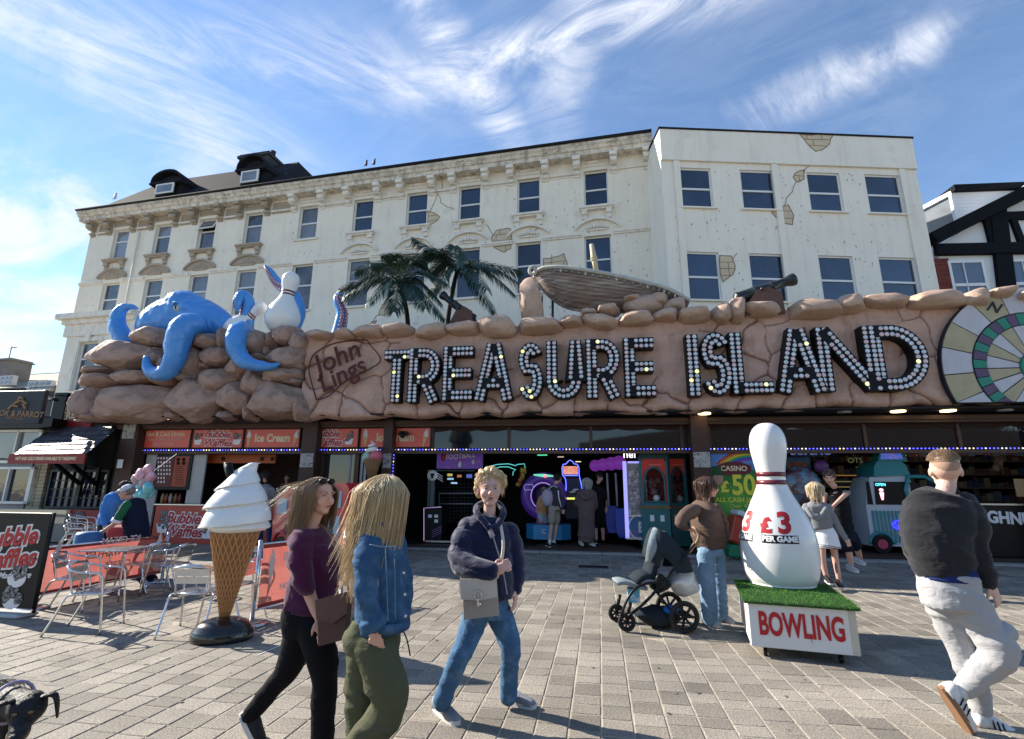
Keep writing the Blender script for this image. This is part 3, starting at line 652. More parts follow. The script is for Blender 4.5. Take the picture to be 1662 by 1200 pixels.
# ================================================================== ARCADE FASCIA
def fp(x, y, off=1.0):
    u, z = FAC.px(x, y, -off); return V((u, -off, z))
m_rock = M('painted_rock', (.57, .365, .285), .8, var=.18, vs=2.2, bump=.8, bs=11, bd=.025, col2=(.42, .265, .195), m2=(.42, .62), attr=('crack', (.10, .035, .022)))
m_rockc = M('painted_cap_rock', (.50, .35, .26), .75, var=.18, vs=2.5, bump=.4, bs=14, bd=.02, col2=(.39, .255, .185), m2=(.45, .65), isl=.12)
m_rockd = M('painted_boulder', (.38, .255, .205), .75, var=.14, vs=2, bump=.8, bs=7, bd=.02, col2=(.24, .165, .13), m2=(.45, .65), isl=.12)
streak(m_rock, .5, (3, 3, .9), .52, .72, (.17, .10, .075)); streak(m_rockd, .55, (2.5, 2.5, 2), .48, .66, (.13, .085, .065)); streak(m_rockc, .35, (3, 3, 3), .5, .7, (.2, .13, .1))
arc = thing('amusement_arcade', 'single storey amusement arcade with carved rock fascia and bulb lettering above a dark open front', 'arcade', FAC.P, FAC.rz)
def rockmesh(seed, mat, p=.8, k=11, sub=4, lo=.70, hi=.95):
    r = np.random.RandomState(seed); bm = bmesh.new(); bmesh.ops.create_icosphere(bm, subdivisions=sub, radius=1)
    co = np.array([v.co[:] for v in bm.verts]); co = np.sign(co)*np.abs(co)**p; co /= np.abs(co).max(0)
    for _ in range(k):
        n = r.normal(size=3); n[1] = -abs(n[1])*1.2; n /= np.linalg.norm(n); d = r.uniform(lo, hi)
        t = co @ n; m = t > d; co[m] -= np.outer((t[m]-d)*.88, n)
    for i in range(len(co)):
        v = V(co[i]*1.4+seed*3.1); co[i] *= 1+.08*noise.noise(v)+.03*(1-2*abs(noise.noise(v*2.6)))+.03*(1-2*abs(noise.noise(v*5.3)))
    co /= np.abs(co).max(0)
    for v, c in zip(bm.verts, co): v.co = c
    for f in bm.faces: f.smooth = True
    me = bpy.data.meshes.new('rock'); bm.to_mesh(me); bm.free(); me.materials.append(mat); return me
caps_m = [rockmesh(i, m_rockc, .62, 12, 3) for i in range(9)]
boul_m = [rockmesh(40+i, m_rockd, .66, 24, 5, .74, .95) for i in range(10)]
def put_rock(meshes, x0, x1, y0, y1, off, par, dep=None, rot=0, i=0, name='rock', ext=1.0):
    a = fp((x0+x1)/2, (y0+y1)/2, off); l, r_ = fp(x0, (y0+y1)/2, off), fp(x1, (y0+y1)/2, off); t, b = fp((x0+x1)/2, y0, off), fp((x0+x1)/2, y1, off)
    sx, sz = (r_.x-l.x)/2*ext, (t.z-b.z)/2*ext
    o = link(name, meshes[i % len(meshes)], par, a); o.scale = (sx*1.03, dep or min(.4, max(sx, sz)*.8), sz*1.04); o.rotation_euler = (0, rot, 0); return o
caps = [(500, 543, 538, 552), (545, 575, 535, 551), (574, 623, 529, 549), (622, 673, 527, 547), (671, 726, 526, 551), (725, 781, 525, 545), (776, 839, 512, 548), (839, 912, 513, 543), (910, 946, 516, 532), (946, 1004, 512, 534), (1004, 1059, 507, 529), (1059, 1099, 503, 523), (1099, 1156, 500, 524), (1154, 1187, 494, 526), (1182, 1209, 487, 525), (1204, 1263, 490, 514), (1279, 1361, 485, 518), (1357, 1403, 482, 509), (1399, 1475, 480, 501), (1472, 1559, 474, 501), (1556, 1601, 471, 501), (1599, 1643, 470, 487), (1641, 1690, 472, 492), (1685, 1750, 470, 495)]
for i, c in enumerate(caps): put_rock(caps_m, *c, 1.08, arc, .42, rnd.uniform(-.06, .06), i*5+1, 'cap_rock', 1.03)
# carved panel
def topz(u): return np.interp(u, [fp(500, 548).x, fp(831, 535).x, fp(1250, 508).x, fp(1661, 486).x], [fp(500, 545).z, fp(831, 531).z, fp(1250, 504).z, fp(1661, 480).z])
def botz(u): return np.interp(u, [fp(480, 683).x, fp(831, 676).x, fp(1250, 668).x, fp(1661, 656).x], [fp(480, 683).z, fp(831, 675).z, fp(1250, 667).z, fp(1661, 656).z])
pu0, pu1 = fp(494, 600).x, 9.6
# crisp centre of the compass
cmp_c = fp(1682, 597, 1.12); cmp_r = fp(1628, 484, 1.12).z-cmp_c.z+.05
cmp_r = cmp_c.x-fp(1527, 590, 1.12).x if abs(cmp_c.x-fp(1527, 590, 1.12).x-cmp_r) < .5 else cmp_r
nu, nz = 760, 96
U = np.linspace(pu0, pu1, nu); VV = np.linspace(0, 1, nz)
UU, TT = np.meshgrid(U, VV); Zb = botz(UU); Zt = topz(UU)
sc_ = .055*np.abs(np.sin(UU*2.3+.8*np.sin(UU*1.1)))
Zb2 = Zb+.09-sc_*1.8; ZZ = Zb2+(Zt-Zb2)*TT
rs = np.random.RandomState(4)
pts = []
for a in np.arange(pu0-1, pu1+1, .95):
    for b, jit in ((3.45, .22), (4.15, .38), (4.9, .35), (5.6, .3)): pts.append((a+rs.uniform(-.38, .38)+(.45 if int(b*3) % 2 else 0), b+rs.uniform(-jit, jit)))
pts = np.array(pts)
wu = UU.copy(); wz = ZZ.copy(); flat = np.stack([UU.ravel(), ZZ.ravel()], 1)
nzv = np.array([[noise.noise(V((a*1.7, b*1.7, 0))), noise.noise(V((a*1.7, b*1.7, 9))), noise.noise(V((a*.5, b*.5, 5))), noise.noise(V((a*5, b*5, 2))), noise.noise(V((a*1.1, b*1.1, 30)))] for a, b in flat])
wp = flat+nzv[:, :2]*.22+nzv[:, 3:4]*.03
d = np.sqrt(((wp[:, None, :]-pts[None])**2).sum(2)); ds = np.partition(d, 1, axis=1); ff = (ds[:, 1]-ds[:, 0]).reshape(nz, nu); near = d.argmin(1).reshape(nz, nu)
hgt = rs.uniform(-.03, .05, len(pts))[near]
low = np.clip(1-(ZZ-Zb)/.75, 0, 1); left = np.clip((fp(640, 600).x-UU)/.8, 0, 1)
act = np.clip(low*1.6+left+(nzv[:, 2].reshape(nz, nu) > .06)*.8+.12, 0, 1)
act *= 1-np.clip((.42-(UU-fp(560, 600).x)**2/.9-(ZZ-fp(560, 600).z)**2/.5)*4, 0, 1)
gro = np.exp(-(ff/.028)**2)*act; soft = np.exp(-(ff/.13)**2)*act
disp = .05*nzv[:, 4].reshape(nz, nu)+.02*nzv[:, 3].reshape(nz, nu)+hgt*act*.8-.05*gro-.05*soft*(low*1.2+left*.6+.2)
edge = np.clip((ZZ-Zb2)/.16, 0, 1); disp -= (1-np.sqrt(1-(1-edge)**2))*.28
disp += low*.05
YY = -1.0-disp
mb = MB(); idx = lambda i, j: i*nu+j
vs = np.stack([UU.ravel(), YY.ravel(), ZZ.ravel()], 1)
fs = [[i*nu+j, i*nu+j+1, (i+1)*nu+j+1, (i+1)*nu+j] for i in range(nz-1) for j in range(nu-1)]
mb.add(vs, fs, 0, True); pm = mb.mesh('rock_panel', m_rock)
at_ = pm.attributes.new('crack', 'FLOAT', 'POINT'); at_.data.foreach_set('value', np.clip(gro*.85, 0, 1).ravel().astype(np.float32))
link('rock_panel', pm, arc)
q = MB(); q.box(pu0, pu1, -.72, -.02, 3.4, 5.3); q.box(-17.0, pu0, -.75, -.02, 3.25, 5.25); q.build('fascia_box', M('dark_board', (.03, .022, .018), .8), arc)
q = MB(); q.box(-17.2, 10, -.4, 6.5, 5.32, 5.36); q.build('flat_roof', M('grey_felt', (.12, .12, .12), .9), arc)
# boulders at left
bl_ = [(465, 710, 405, 530), (168, 607, 488, 682), (560, 685, 545, 652), (590, 680, 535, 577), (145, 345, 655, 717), (128, 405, 703, 787), (343, 590, 680, 777), (583, 747, 668, 782), (90, 262, 780, 1002), (198, 692, 768, 1002), (160, 270, 955, 1007), (678, 1047, 730, 1003), (690, 770, 930, 1003), (862, 1018, 440, 556), (758, 922, 523, 732), (1012, 1112, 413, 552), (913, 1107, 533, 668), (898, 982, 628, 682), (743, 862, 688, 757), (887, 1132, 668, 828), (860, 902, 698, 762), (1073, 1242, 593, 742), (1173, 1337, 668, 858), (1028, 1217, 738, 962), (1183, 1332, 428, 577), (1322, 1402, 438, 537), (1378, 1522, 398, 532), (1478, 1588, 428, 592), (1338, 1562, 528, 682), (1298, 1532, 663, 767), (1468, 1552, 668, 742), (1468, 1552, 733, 782), (1198, 1572, 753, 993), (1238, 1332, 568, 622), (1308, 1352, 518, 602), (1498, 1602, 860, 1003), (690, 760, 470, 600), (640, 760, 600, 700), (1020, 1110, 940, 1000), (1180, 1260, 900, 1000)]
for i, (a, b, c, d_) in enumerate(bl_):
    big = (b-a) > 200; o = put_rock(boul_m, 100+a/3.957, 100+b/3.957, 430+c/3.957, 430+d_/3.957, 1.0+(.0 if not big else .05)-(.08 if (b-a) < 100 else 0), arc, min(.55, (b-a)/3.957*.011+.16), rnd.uniform(-.12, .12)*(0 if big else 1), i*7+3, 'boulder', 1.05)
# brown timber lintel and downlights
m_wood = M('brown_timber', (.055, .026, .018), .55, var=.25, vs=3, bump=.35, bs=20, stretch=(1, 1, .15))
m_woodh = M('brown_timber_beam', (.085, .045, .03), .55, var=.25, vs=3, bump=.3, bs=20, stretch=(.1, 1, 1))
lz1 = fp(831, 684, .2).z; lz0 = fp(831, 692, .2).z
q = MB(); q.box(-16.6, 9.6, -.28, .0, lz0, lz1, bev=.01); q.box(-16.6, 9.6, -.34, -.285, lz0+.07, lz1+.03); q.build('lintel', m_woodh, arc)
q = MB(); q.box(-17.1, 9.6, -.95, -.3, lz1+.1, lz1+.14); q.build('soffit', M('soffit', (.02, .018, .02), .8), arc)
m_lampon = M('lit_downlight', (1, .8, .45), emit=2.2, ecol=(1, .72, .35), bump=0, var=0); m_lampoff = M('unlit_downlight', (.45, .43, .4), .4, bump=0)
for x, on in ((130, 0), (235, 0), (278, 1), (323, 0), (372, 0), (422, 0), (474, 1), (579, 0), (755, 0), (937, 0), (1073, 0), (1143, 1), (1370, 0), (1457, 1), (1538, 1), (1630, 0)):
    p = fp(x, 682-(x-200)*.014, .62); q = MB(); q.lathe([(.15, .0), (.15, .03), (.13, .03)], 14, (0, 0, 0)); q.build('downlight', m_lampon if on else m_lampoff, arc, (p.x, -.62, lz1+.069))
# bulb letters
m_lblk = M('black_letter', (.007, .007, .008), .5, spec=.2, var=.1, bump=.1)
m_bulb = M('bulb', (.6, .6, .6), .25, bump=0, var=0, spec=.6, coat=.3)
nt_, b_, L_ = nodes(m_bulb); ge = N(nt_, 'ShaderNodeNewGeometry'); cr = N(nt_, 'ShaderNodeValToRGB'); cr.color_ramp.interpolation = 'CONSTANT'
els = [(0, (.60, .64, .66)), (.34, (.70, .68, .70)), (.55, (.74, .55, .54)), (.70, (.70, .74, .80)), (.82, (.78, .60, .58)), (.885, (.85, .80, .30)), (.955, (.75, .78, .40)), (.98, (.75, .25, .22))]
cr.color_ramp.elements[0].color = (*els[0][1], 1); cr.color_ramp.elements[1].position = els[1][0]; cr.color_ramp.elements[1].color = (*els[1][1], 1)
for p_, c_ in els[2:]: e = cr.color_ramp.elements.new(p_); e.color = (*c_, 1)
L_(ge.outputs['Random Per Island'], cr.inputs[0]); L_(cr.outputs[0], b_.inputs['Base Color']); L_(cr.outputs[0], b_.inputs['Emission Color'])
em = math_(nt_, 'MULTIPLY', math_(nt_, 'GREATER_THAN', ge.outputs['Random Per Island'], .885), .55); L_(em, b_.inputs['Emission Strength'])
def arcpts(cx, cy, rx, ry, a0, a1, n=12): return [(cx+rx*math.cos(R(a0+(a1-a0)*i/n)), cy+ry*math.sin(R(a0+(a1-a0)*i/n))) for i in range(n+1)]
def glyph(c, w, t):
    h = t/2; l, r, T, B = h, w-h, 1-h, h
    if c == 'T': return [[(0, T), (w, T)], [(w/2, T), (w/2, 0)]]
    if c == 'E': return [[(l, 0), (l, 1)], [(l, T), (w, T)], [(l, .5), (w*.95, .5)], [(l, B), (w, B)]]
    if c == 'R': return [[(l, 0), (l, 1)], [(l, T), (w*.5, T)]+arcpts(w*.5, (T+.42)/2, r-w*.5, (T-.42)/2, 80, -90)+[(l, .42)], [(w*.5, .42), (r, 0)]]
    if c == 'A': return [[(l, 0), (w/2-h*.3, 1)], [(r, 0), (w/2+h*.3, 1)], [(w*.22, .3), (w*.78, .3)]]
    if c == 'S': return [arcpts(w/2, 1-h-.21, r-w/2, .21, 25, 230, 14)[:]+arcpts(w/2, h+.23, r-w/2, .24, 62, -155, 16)]
    if c == 'U': return [[(l, 1), (l, .3)]+arcpts(w/2, .3, w/2-h, .3-h, 180, 360, 12)+[(r, .3), (r, 1)]]
    if c == 'I': return [[(w/2, 0), (w/2, 1)]]
    if c == 'L': return [[(l, 1), (l, 0)], [(l, B), (w, B)]]
    if c == 'N': return [[(l, 0), (l, 1)], [(l+.02, 1-.04), (r-.02, .04)], [(r, 0), (r, 1)]]
    if c == 'D': return [[(l, 0), (l, 1)], [(l, T), (w*.4, T)]+arcpts(w*.4, .5, r-w*.4, .5-h, 85, -85, 16)+[(w*.4, B), (l, B)]]
letters = [('T', 622, 664, 568, 653), ('R', 662, 714, 565, 653), ('E', 718, 767, 562, 650), ('A', 769, 833, 558, 650), ('S', 841, 881, 556, 648), ('U', 886, 944, 553, 648), ('R', 951, 1007, 550, 646), ('E', 1013, 1063, 548, 644), ('I', 1114, 1137, 543, 643), ('S', 1139, 1188, 539, 641), ('L', 1186, 1252, 539, 639), ('A', 1258, 1338, 534, 637), ('N', 1328, 1427, 530, 635), ('D', 1413, 1508, 527, 634)]
for ch, x0, x1, y0, y1 in letters:
    a = fp(x0, (y0+y1)/2, 1.28); b = fp(x1, (y0+y1)/2, 1.28); zt = fp((x0+x1)/2, y0, 1.28).z; zb = fp((x0+x1)/2, y1, 1.28).z
    H = zt-zb; w_ = (b.x-a.x)/H; t = .19; mb = MB(); bb = MB(); occ = []
    for si, st in enumerate(glyph(ch, w_, t)):
        P = [V((x_, z_)) for x_, z_ in st]; n = len(P); lft = []; rgt = []
        for i in range(n):
            d0 = (P[i]-P[i-1]).normalized() if i else (P[1]-P[0]).normalized(); d1 = (P[i+1]-P[i]).normalized() if i < n-1 else d0
            m_ = (d0+d1); m_ = m_.normalized() if m_.length > .1 else d0; nn = V((-m_.y, m_.x)); k = t/2/max(.5, nn.dot(V((-d0.y, d0.x))))
            lft.append(P[i]+nn*k); rgt.append(P[i]-nn*k)
        yf = -.17-si*.0015; yb = .12
        for i in range(n-1):
            quad = [rgt[i], rgt[i+1], lft[i+1], lft[i]]; vs = [(p.x*H, yf, p.y*H) for p in quad]+[(p.x*H, yb, p.y*H) for p in quad]
            fs = [[0, 1, 2, 3], [7, 6, 5, 4], [0, 4, 5, 1], [2, 6, 7, 3]]
            if i == 0: fs.append([0, 3, 7, 4])
            if i == n-2: fs.append([1, 5, 6, 2])
            mb.add(vs, fs)
        for sg in (-1, 1):
            Q = [p+(l_-p)*.49*(1 if sg > 0 else -1) for p, l_ in zip(P, lft)]
            ln = [0]
            for i in range(1, n): ln.append(ln[-1]+(Q[i]-Q[i-1]).length)
            cnt = max(1, round((ln[-1]-.07)/.074))
            for k in range(cnt+1):
                s_ = .036+(ln[-1]-.072)*k/cnt; j = max(i for i in range(n-1) if ln[i] <= s_+1e-9) if s_ > 0 else 0
                f = (s_-ln[j])/max(1e-6, ln[j+1]-ln[j]); p = Q[j].lerp(Q[j+1], f)
                if any((p-o_).length < .06 for o_ in occ): continue
                occ.append(p); r_ = .034*H
                bb.lathe([(r_, 0), (r_, -.012), (r_*.72, -.026), (0, -.032)], 8, (0, 0, 0), T=Matrix.Translation((p.x*H, yf-.001, p.y*H)) @ Matrix.Rotation(-math.pi/2, 4, 'X') @ Matrix.Scale(-1, 4, (0, 0, 1)))
    lo = mb.build('bulb_letter', m_lblk, arc, (a.x, -1.11, zb)); stuff(bb.build('bulbs', m_bulb, lo)); lo['label'] = 'black letter %s studded with bulbs' % ch
# carved name at left
m_red = M('dark_red_paint', (.085, .018, .015), .7, var=.1)
for s_, x, y, sz, rt in (('John', 547, 580, .78, 23), ('Lings', 555, 608, .72, 25)):
    p = fp(x, y, 1.16); o = text(s_, sz, m_red, arc, (p.x, -1.13, p.z), (math.pi/2, -R(rt), 0), .012, .05, .008, 'carved_lettering', .92)
mb = MB(); ring = [(506, 577), (520, 566), (545, 556), (590, 551), (600, 560), (617, 583), (600, 598), (560, 618), (535, 640), (515, 648), (510, 640), (500, 600)]
P = [fp(*p_, 1.1) for p_ in ring]; P = smooth_curve([*P, P[0]], 4)
for p in P:
    p.y = -1.06
mb.tube(P, .016, 6, closed=True); mb.build('carved_outline', m_red, arc)
# compass rose
m_cw = M('compass_white', (.50, .49, .52), .7, var=.12, vs=5, bump=.3, bs=20); m_cb = M('compass_tan', (.40, .35, .22), .7, var=.15, vs=5, bump=.3, bs=20); m_cg = M('compass_green', (.03, .22, .15), .6, var=.12, vs=6, bump=.3)
m_cp = M('compass_purple', (.11, .07, .13), .6, var=.12, vs=6, bump=.3); m_cl = M('compass_line', (.02, .02, .03), .7, bump=0)
r_o = cmp_r; r_r1 = cmp_c.x-fp(1579, 600, 1.12).x; r_r0 = cmp_c.x-fp(1601, 600, 1.12).x; r_h = cmp_c.x-fp(1656, 606, 1.12).x
zlo, zhi = botz(cmp_c.x)+.03, topz(cmp_c.x)+.05
def sector(r0, r1, a0, a1, y0, y1, mat, nm, gap=.012, par=arc, xmax=9.5):
    g0 = gap/max(r0, .1); g1 = gap/r1; out = []; n = 5
    for i in range(n+1): t = R(a0)+g0+(R(a1-a0)-2*g0)*i/n; out.append((r0+gap, t))
    for i in range(n, -1, -1): t = R(a0)+g1+(R(a1-a0)-2*g1)*i/n; out.append((r1-gap, t))
    Pp = [(cmp_c.x+r_*math.cos(t), cmp_c.z+r_*math.sin(t)) for r_, t in out]
    if all(z < zlo+.02 for _, z in Pp) or all(z > zhi+.3 for _, z in Pp): return
    Pp = [(x_, min(max(z, zlo), zhi+.25)) for x_, z in Pp]; a = 0
    for i in range(len(Pp)): a += Pp[i][0]*Pp[(i+1) % len(Pp)][1]-Pp[(i+1) % len(Pp)][0]*Pp[i][1]
    if abs(a) < .01: return
    if a < 0: Pp = Pp[::-1]
    q = MB(); q.prism(Pp, y0, y1, sm=False); return q.build(nm, mat, par)
base = [(cmp_c.x+r_o*1.003*math.cos(R(a)), min(max(cmp_c.z+r_o*1.003*math.sin(R(a)), zlo-.02), zhi+.27)) for a in range(0, 360, 5)]
q = MB(); q.prism(base, -1.12, -1.0); q.build('compass_back', m_cl, arc)
for k in range(18):
    a = 4+k*20
    sector(r_r1+.01, r_o, a, a+20, -1.155, -1.121, m_cw if k % 2 == 0 else m_cb, 'compass_wedge')
for k in range(36): sector(r_r0, r_r1, k*10, k*10+10, -1.175, -1.121, m_cg if k % 2 else m_cp, 'ring_tile', .008)
for k in range(20): sector(r_h, r_r0, k*18, k*18+18, -1.15, -1.121, m_cw if k % 2 else m_cb, 'compass_spoke')
q = MB(); q.prism([(cmp_c.x+r_h*math.cos(R(a)), cmp_c.z+r_h*math.sin(R(a))) for a in range(0, 360, 12)], -1.19, -1.121); q.build('compass_hub', m_cg, arc)
p = fp(1612, 499, 1.17); o = text('N', .34, m_cl, arc, (p.x, -1.166, p.z), (math.pi/2, -R(-22), 0), .006, .3, .004, 'compass_letter')
# ================================================================== OCTOPUS
m_oct = M('octopus_blue', (.06, .25, .60), .35, var=.12, vs=2, bump=.25, bs=9, bd=.02, spec=.5, coat=.25)
m_under = M('sucker_side', (.10, .07, .17), .45, var=.2, vs=6, bump=.2); m_suck = M('sucker_ring', (.62, .40, .42), .5, bump=0)
oc = fp(300, 520, .8); octo = thing('octopus', 'giant glossy blue octopus sculpture sprawled over the brown boulders with curling tentacles', 'octopus', FAC.loc(oc.x, oc.y, oc.z), FAC.rz)
def op(x, y, off): return fp(x, y, off)-oc
mb = MB()
def cone_chain(mb, pts, rad, n=14, k=6, flat=1):
    P = smooth_curve(pts, k); rr = lerp_list(rad, len(P)); mb.tube(P, rr, n, flat=flat); mb.ell(P[0], (rr[0],)*3, 12, 8); mb.ell(P[-1], (rr[-1],)*3, 12, 8)
mb.ell(op(285, 520, .55), (.98, .62, .70), 28, 18); mb.ell(op(262, 528, .6), (.72, .55, .55), 24, 14)
cone_chain(mb, [op(300, 505, .6), op(340, 520, .6), op(385, 545, .5)], [.62, .5, .28], 20)
cone_chain(mb, [op(295, 495, .95), op(300, 498, 1.1)], [.20, .16])          # brow
cone_chain(mb, [op(325, 540, .7), op(313, 528, 1.35), op(297, 533, 1.6), op(288, 560, 1.62), op(284, 582, 1.62), op(270, 604, 1.6), op(250, 606, 1.58), op(239, 596, 1.55), op(237, 583, 1.55)], [.30, .33, .33, .32, .28, .23, .18, .13, .10], 16)
cone_chain(mb, [op(399, 540, .8), op(391, 537, 1.4), op(383, 548, 1.6), op(384, 568, 1.62), op(396, 585, 1.62), op(420, 594, 1.6), op(440, 595, 1.55), op(453, 591, 1.5)], [.25, .26, .27, .25, .2, .15, .11, .05], 14)
cone_chain(mb, [op(205, 556, .7), op(194, 540, .75), op(190, 520, .75), op(196, 504, .75), op(208, 498, .75), op(225, 501, .75)], [.30, .27, .22, .16, .11, .04], 12)
cone_chain(mb, [op(250, 525, .9), op(235, 526, 1.05), op(228, 530, 1.0)], [.12, .1, .06])
def wr(p): return .022*noise.noise(p*3.3)+.012*noise.noise(p*8)+.018*math.sin(p.z*13+p.x*4)*max(0, noise.noise(p*1.6))
bo = remesh(mb, .035, m_oct, 3, wr); link('body', bo, octo)
q = MB(); e = op(289, 500, 1.12); q.ell(e, (.13, .1, .11)); ey = q.build('eye', M('eye_ivory', (.5, .47, .38), .3, bump=0), octo)
q = MB(); q.ell(e+V((0, -.085, 0)), (.03, .03, .07), 10, 8); q.build('pupil', M('eye_black', (.01, .01, .01), .1, bump=0), ey)
for (x, y, dx, dy) in ((289, 494, 1, 0),):
    q = MB(); q.tube(smooth_curve([e+V((-.17, -.02, -.02)), e+V((-.08, -.1, .11)), e+V((.05, -.1, .13)), e+V((.17, -.02, .0))], 4), [.03]*13, 8); q.build('eyelid', m_oct, octo)
def tentacle(pts, rad, side, n=15):
    P = smooth_curve(pts, 7); rr = lerp_list(rad, len(P)); q = MB(); q.tube(P, rr, 14); q.ell(P[-1], (rr[-1],)*3, 10, 8); t_ = q.build('tentacle', m_oct, octo)
    sf = MB(); sk = MB(); m = len(P)
    A = []; B = []
    for i, p in enumerate(P):
        d = (P[min(i+1, m-1)]-P[max(i-1, 0)]).normalized(); nrm = V((side, -.75, 0)); nrm = (nrm-d*nrm.dot(d)).normalized(); A.append((p+nrm*rr[i]*.42, rr[i], nrm, d))
    pts_ = [a[0] for a in A]; sf.tube(pts_, [a[1]*.72 for a in A], 10); sf.build('sucker_strip', m_under, t_)
    for i in range(1, m-1, 2):
        c, r_, nr, d = A[i]; sd_ = d.cross(nr).normalized()
        for s_ in (-1, 1):
            cc = c+nr*r_*.62+sd_*s_*r_*.32; X = sd_; Y = d
            k = 10; ring_ = [cc+(X*math.cos(2*math.pi*j/k)+Y*math.sin(2*math.pi*j/k))*r_*.23 for j in range(k)]
            sk.tube(ring_, r_*.075, 5, closed=True)
    stuff(sk.build('suckers', m_suck, t_))
tentacle([op(399, 560, .7), op(400, 530, .72), op(403, 505, .72), op(402, 487, .75), op(393, 478, .85), op(386, 490, 1.0), op(385, 500, 1.0)], [.2, .2, .19, .17, .13, .12, .08], -1)
tentacle([op(466, 548, .6), op(476, 528, .6), op(483, 508, .55), op(480, 488, .55), op(470, 472, .5), op(456, 465, .45), op(447, 455, .45), op(438, 441, .45), op(431, 433, .45)], [.22, .22, .22, .2, .18, .16, .14, .11, .05], -.4)
tentacle([op(548, 545, .5), op(553, 525, .5), op(555, 508, .5), op(549, 492, .5), op(548, 482, .5), op(555, 478, .5)], [.19, .18, .16, .13, .1, .05], .8)
# ================================================================== PINS
m_pin = M('pin_white', (.74, .73, .70), .3, var=.05, vs=1.5, bump=.08, bs=6, coat=.3); m_pinr = M('pin_red', (.13, .012, .02), .35, var=.1, bump=0, coat=.3)
PIN = [(.0, .0), (.26, 0), (.34, .03), (.42, .12), (.50, .25), (.545, .40), (.56, .52), (.55, .66), (.51, .82), (.445, .99), (.37, 1.13), (.30, 1.26), (.25, 1.37), (.222, 1.46), (.212, 1.53), (.212, 1.60), (.218, 1.66), (.235, 1.75), (.255, 1.85), (.272, 1.95), (.280, 2.05), (.272, 2.15), (.245, 2.24), (.195, 2.32), (.12, 2.375), (.05, 2.392), (0, 2.395)]
def pin_r(z):
    for a, b in zip(PIN, PIN[1:]):
        if a[1] <= z <= b[1] and b[1] > a[1]: return a[0]+(b[0]-a[0])*(z-a[1])/(b[1]-a[1])
    return 0
def smprof(pr, k=4):
    P = smooth_curve([(a, b, 0) for a, b in pr], k); return [(max(0, p.x), p.y) for p in P]
def pin(root, s, stripe=(1.44, 1.505, 1.56, 1.625), fat=1):
    q = MB(); q.lathe([(r_*s*fat, z*s) for r_, z in smprof(PIN)], 40); q.build('pin_body', m_pin, root)
    for a, b in ((stripe[0], stripe[1]), (stripe[2], stripe[3])):
        q = MB(); q.lathe([(pin_r(z)*s*fat+.004, z*s) for z in (a, (a+b)/2, b)], 40); q.build('red_band', m_pinr, root)
p = fp(455, 540, .75); pn = thing('bowling_pin', 'white bowling pin with two dark red bands standing upright in an octopus tentacle', 'bowling pin', FAC.loc(p.x, p.y, p.z), FAC.rz); pin(pn, (fp(462, 443, .75).z-p.z)/2.395, fat=1.15); pn.rotation_euler.y = R(5)
p = fp(385, 531, .75); pn = thing('bowling_pin', 'tilted white bowling pin gripped behind the octopus body', 'bowling pin', FAC.loc(p.x-.25, p.y, p.z-.25), FAC.rz); pin(pn, .58); pn.rotation_euler = (0, R(48), FAC.rz)
# ================================================================== PALMS
m_trunk = M('palm_trunk', (.02, .018, .016), .8, var=.3, vs=9, bump=.6, bs=30); m_frond = M('palm_leaf', (.022, .055, .035), .45, var=.3, vs=3, bump=0, isl=.8, spec=.5)
def palm(name, lab, base, crown, fronds, seed):
    r_ = random.Random(seed); b = fp(*base); c = fp(*crown); o0 = FAC.loc(b.x, b.y, 5.36); t = thing('palm_tree', lab, 'palm tree', o0, FAC.rz); c = c-V((b.x, b.y, 5.36))
    q = MB(); q.tube(smooth_curve([(0, 0, 0), (c.x*.2, c.y*.2, c.z*.45), (c.x*.65, c.y*.65, c.z*.8), c], 5), lerp_list([.10, .075, .07, .06], 16), 9); q.build('trunk', m_trunk, t)
    for (ex, ey, eo, sag) in fronds:
        e = fp(ex, ey, eo)-V((b.x, b.y, 5.36)); mid = (c+e)/2+V((0, 0, sag)); P = smooth_curve([c, c.lerp(mid, .6)+V((0, 0, sag*.35)), mid, e.lerp(mid, .4)+V((0, 0, sag*.1)), e], 9); m = len(P)
        q = MB(); q.tube(P, lerp_list([.02, .012, .006], m), 4)
        for i in range(2, m):
            for sub in (0, .5):
                if i == m-1 and sub: continue
                p = P[i] if not sub else P[i].lerp(P[min(i+1, m-1)], .5)
                d = (P[min(i+1, m-1)]-P[i-1]).normalized(); sd_ = d.cross(V((0, 0, 1))).normalized(); f = i/(m-1); ln = (.20+.42*math.sin(math.pi*min(1, f*.9+.12)))*r_.uniform(.8, 1.1)
                for s_ in (-1, 1):
                    dr = (sd_*s_*.75+d*.75+V((0, 0, -.25+r_.uniform(-.25, .2)))).normalized(); w_ = d.cross(dr).cross(dr).normalized()*.014
                    a = p; e1 = p+dr*ln*.55+V((0, 0, .01)); e2 = p+dr*ln+V((0, 0, -.05-ln*.15))
                    q.add([a-w_*.5, a+w_*.5, e1+w_, e1-w_, e2], [[0, 1, 2, 3], [3, 2, 4]])
        q.build('frond', m_frond, t)
palm('a', 'smaller dark green palm leaning left beside the blue tentacle', (664, 530, .1), (650, 462, .1), [(553, 470, .3, .35), (578, 440, .0, .35), (602, 428, -.3, .3), (640, 415, .8, .15), (690, 430, .0, .35), (725, 460, .5, .35), (722, 520, .7, .30), (690, 500, 1.0, .2), (600, 490, 1.1, .3), (560, 482, .8, .3), (628, 430, -.9, .2), (716, 492, .0, .35), (640, 505, .8, .3)], 1)
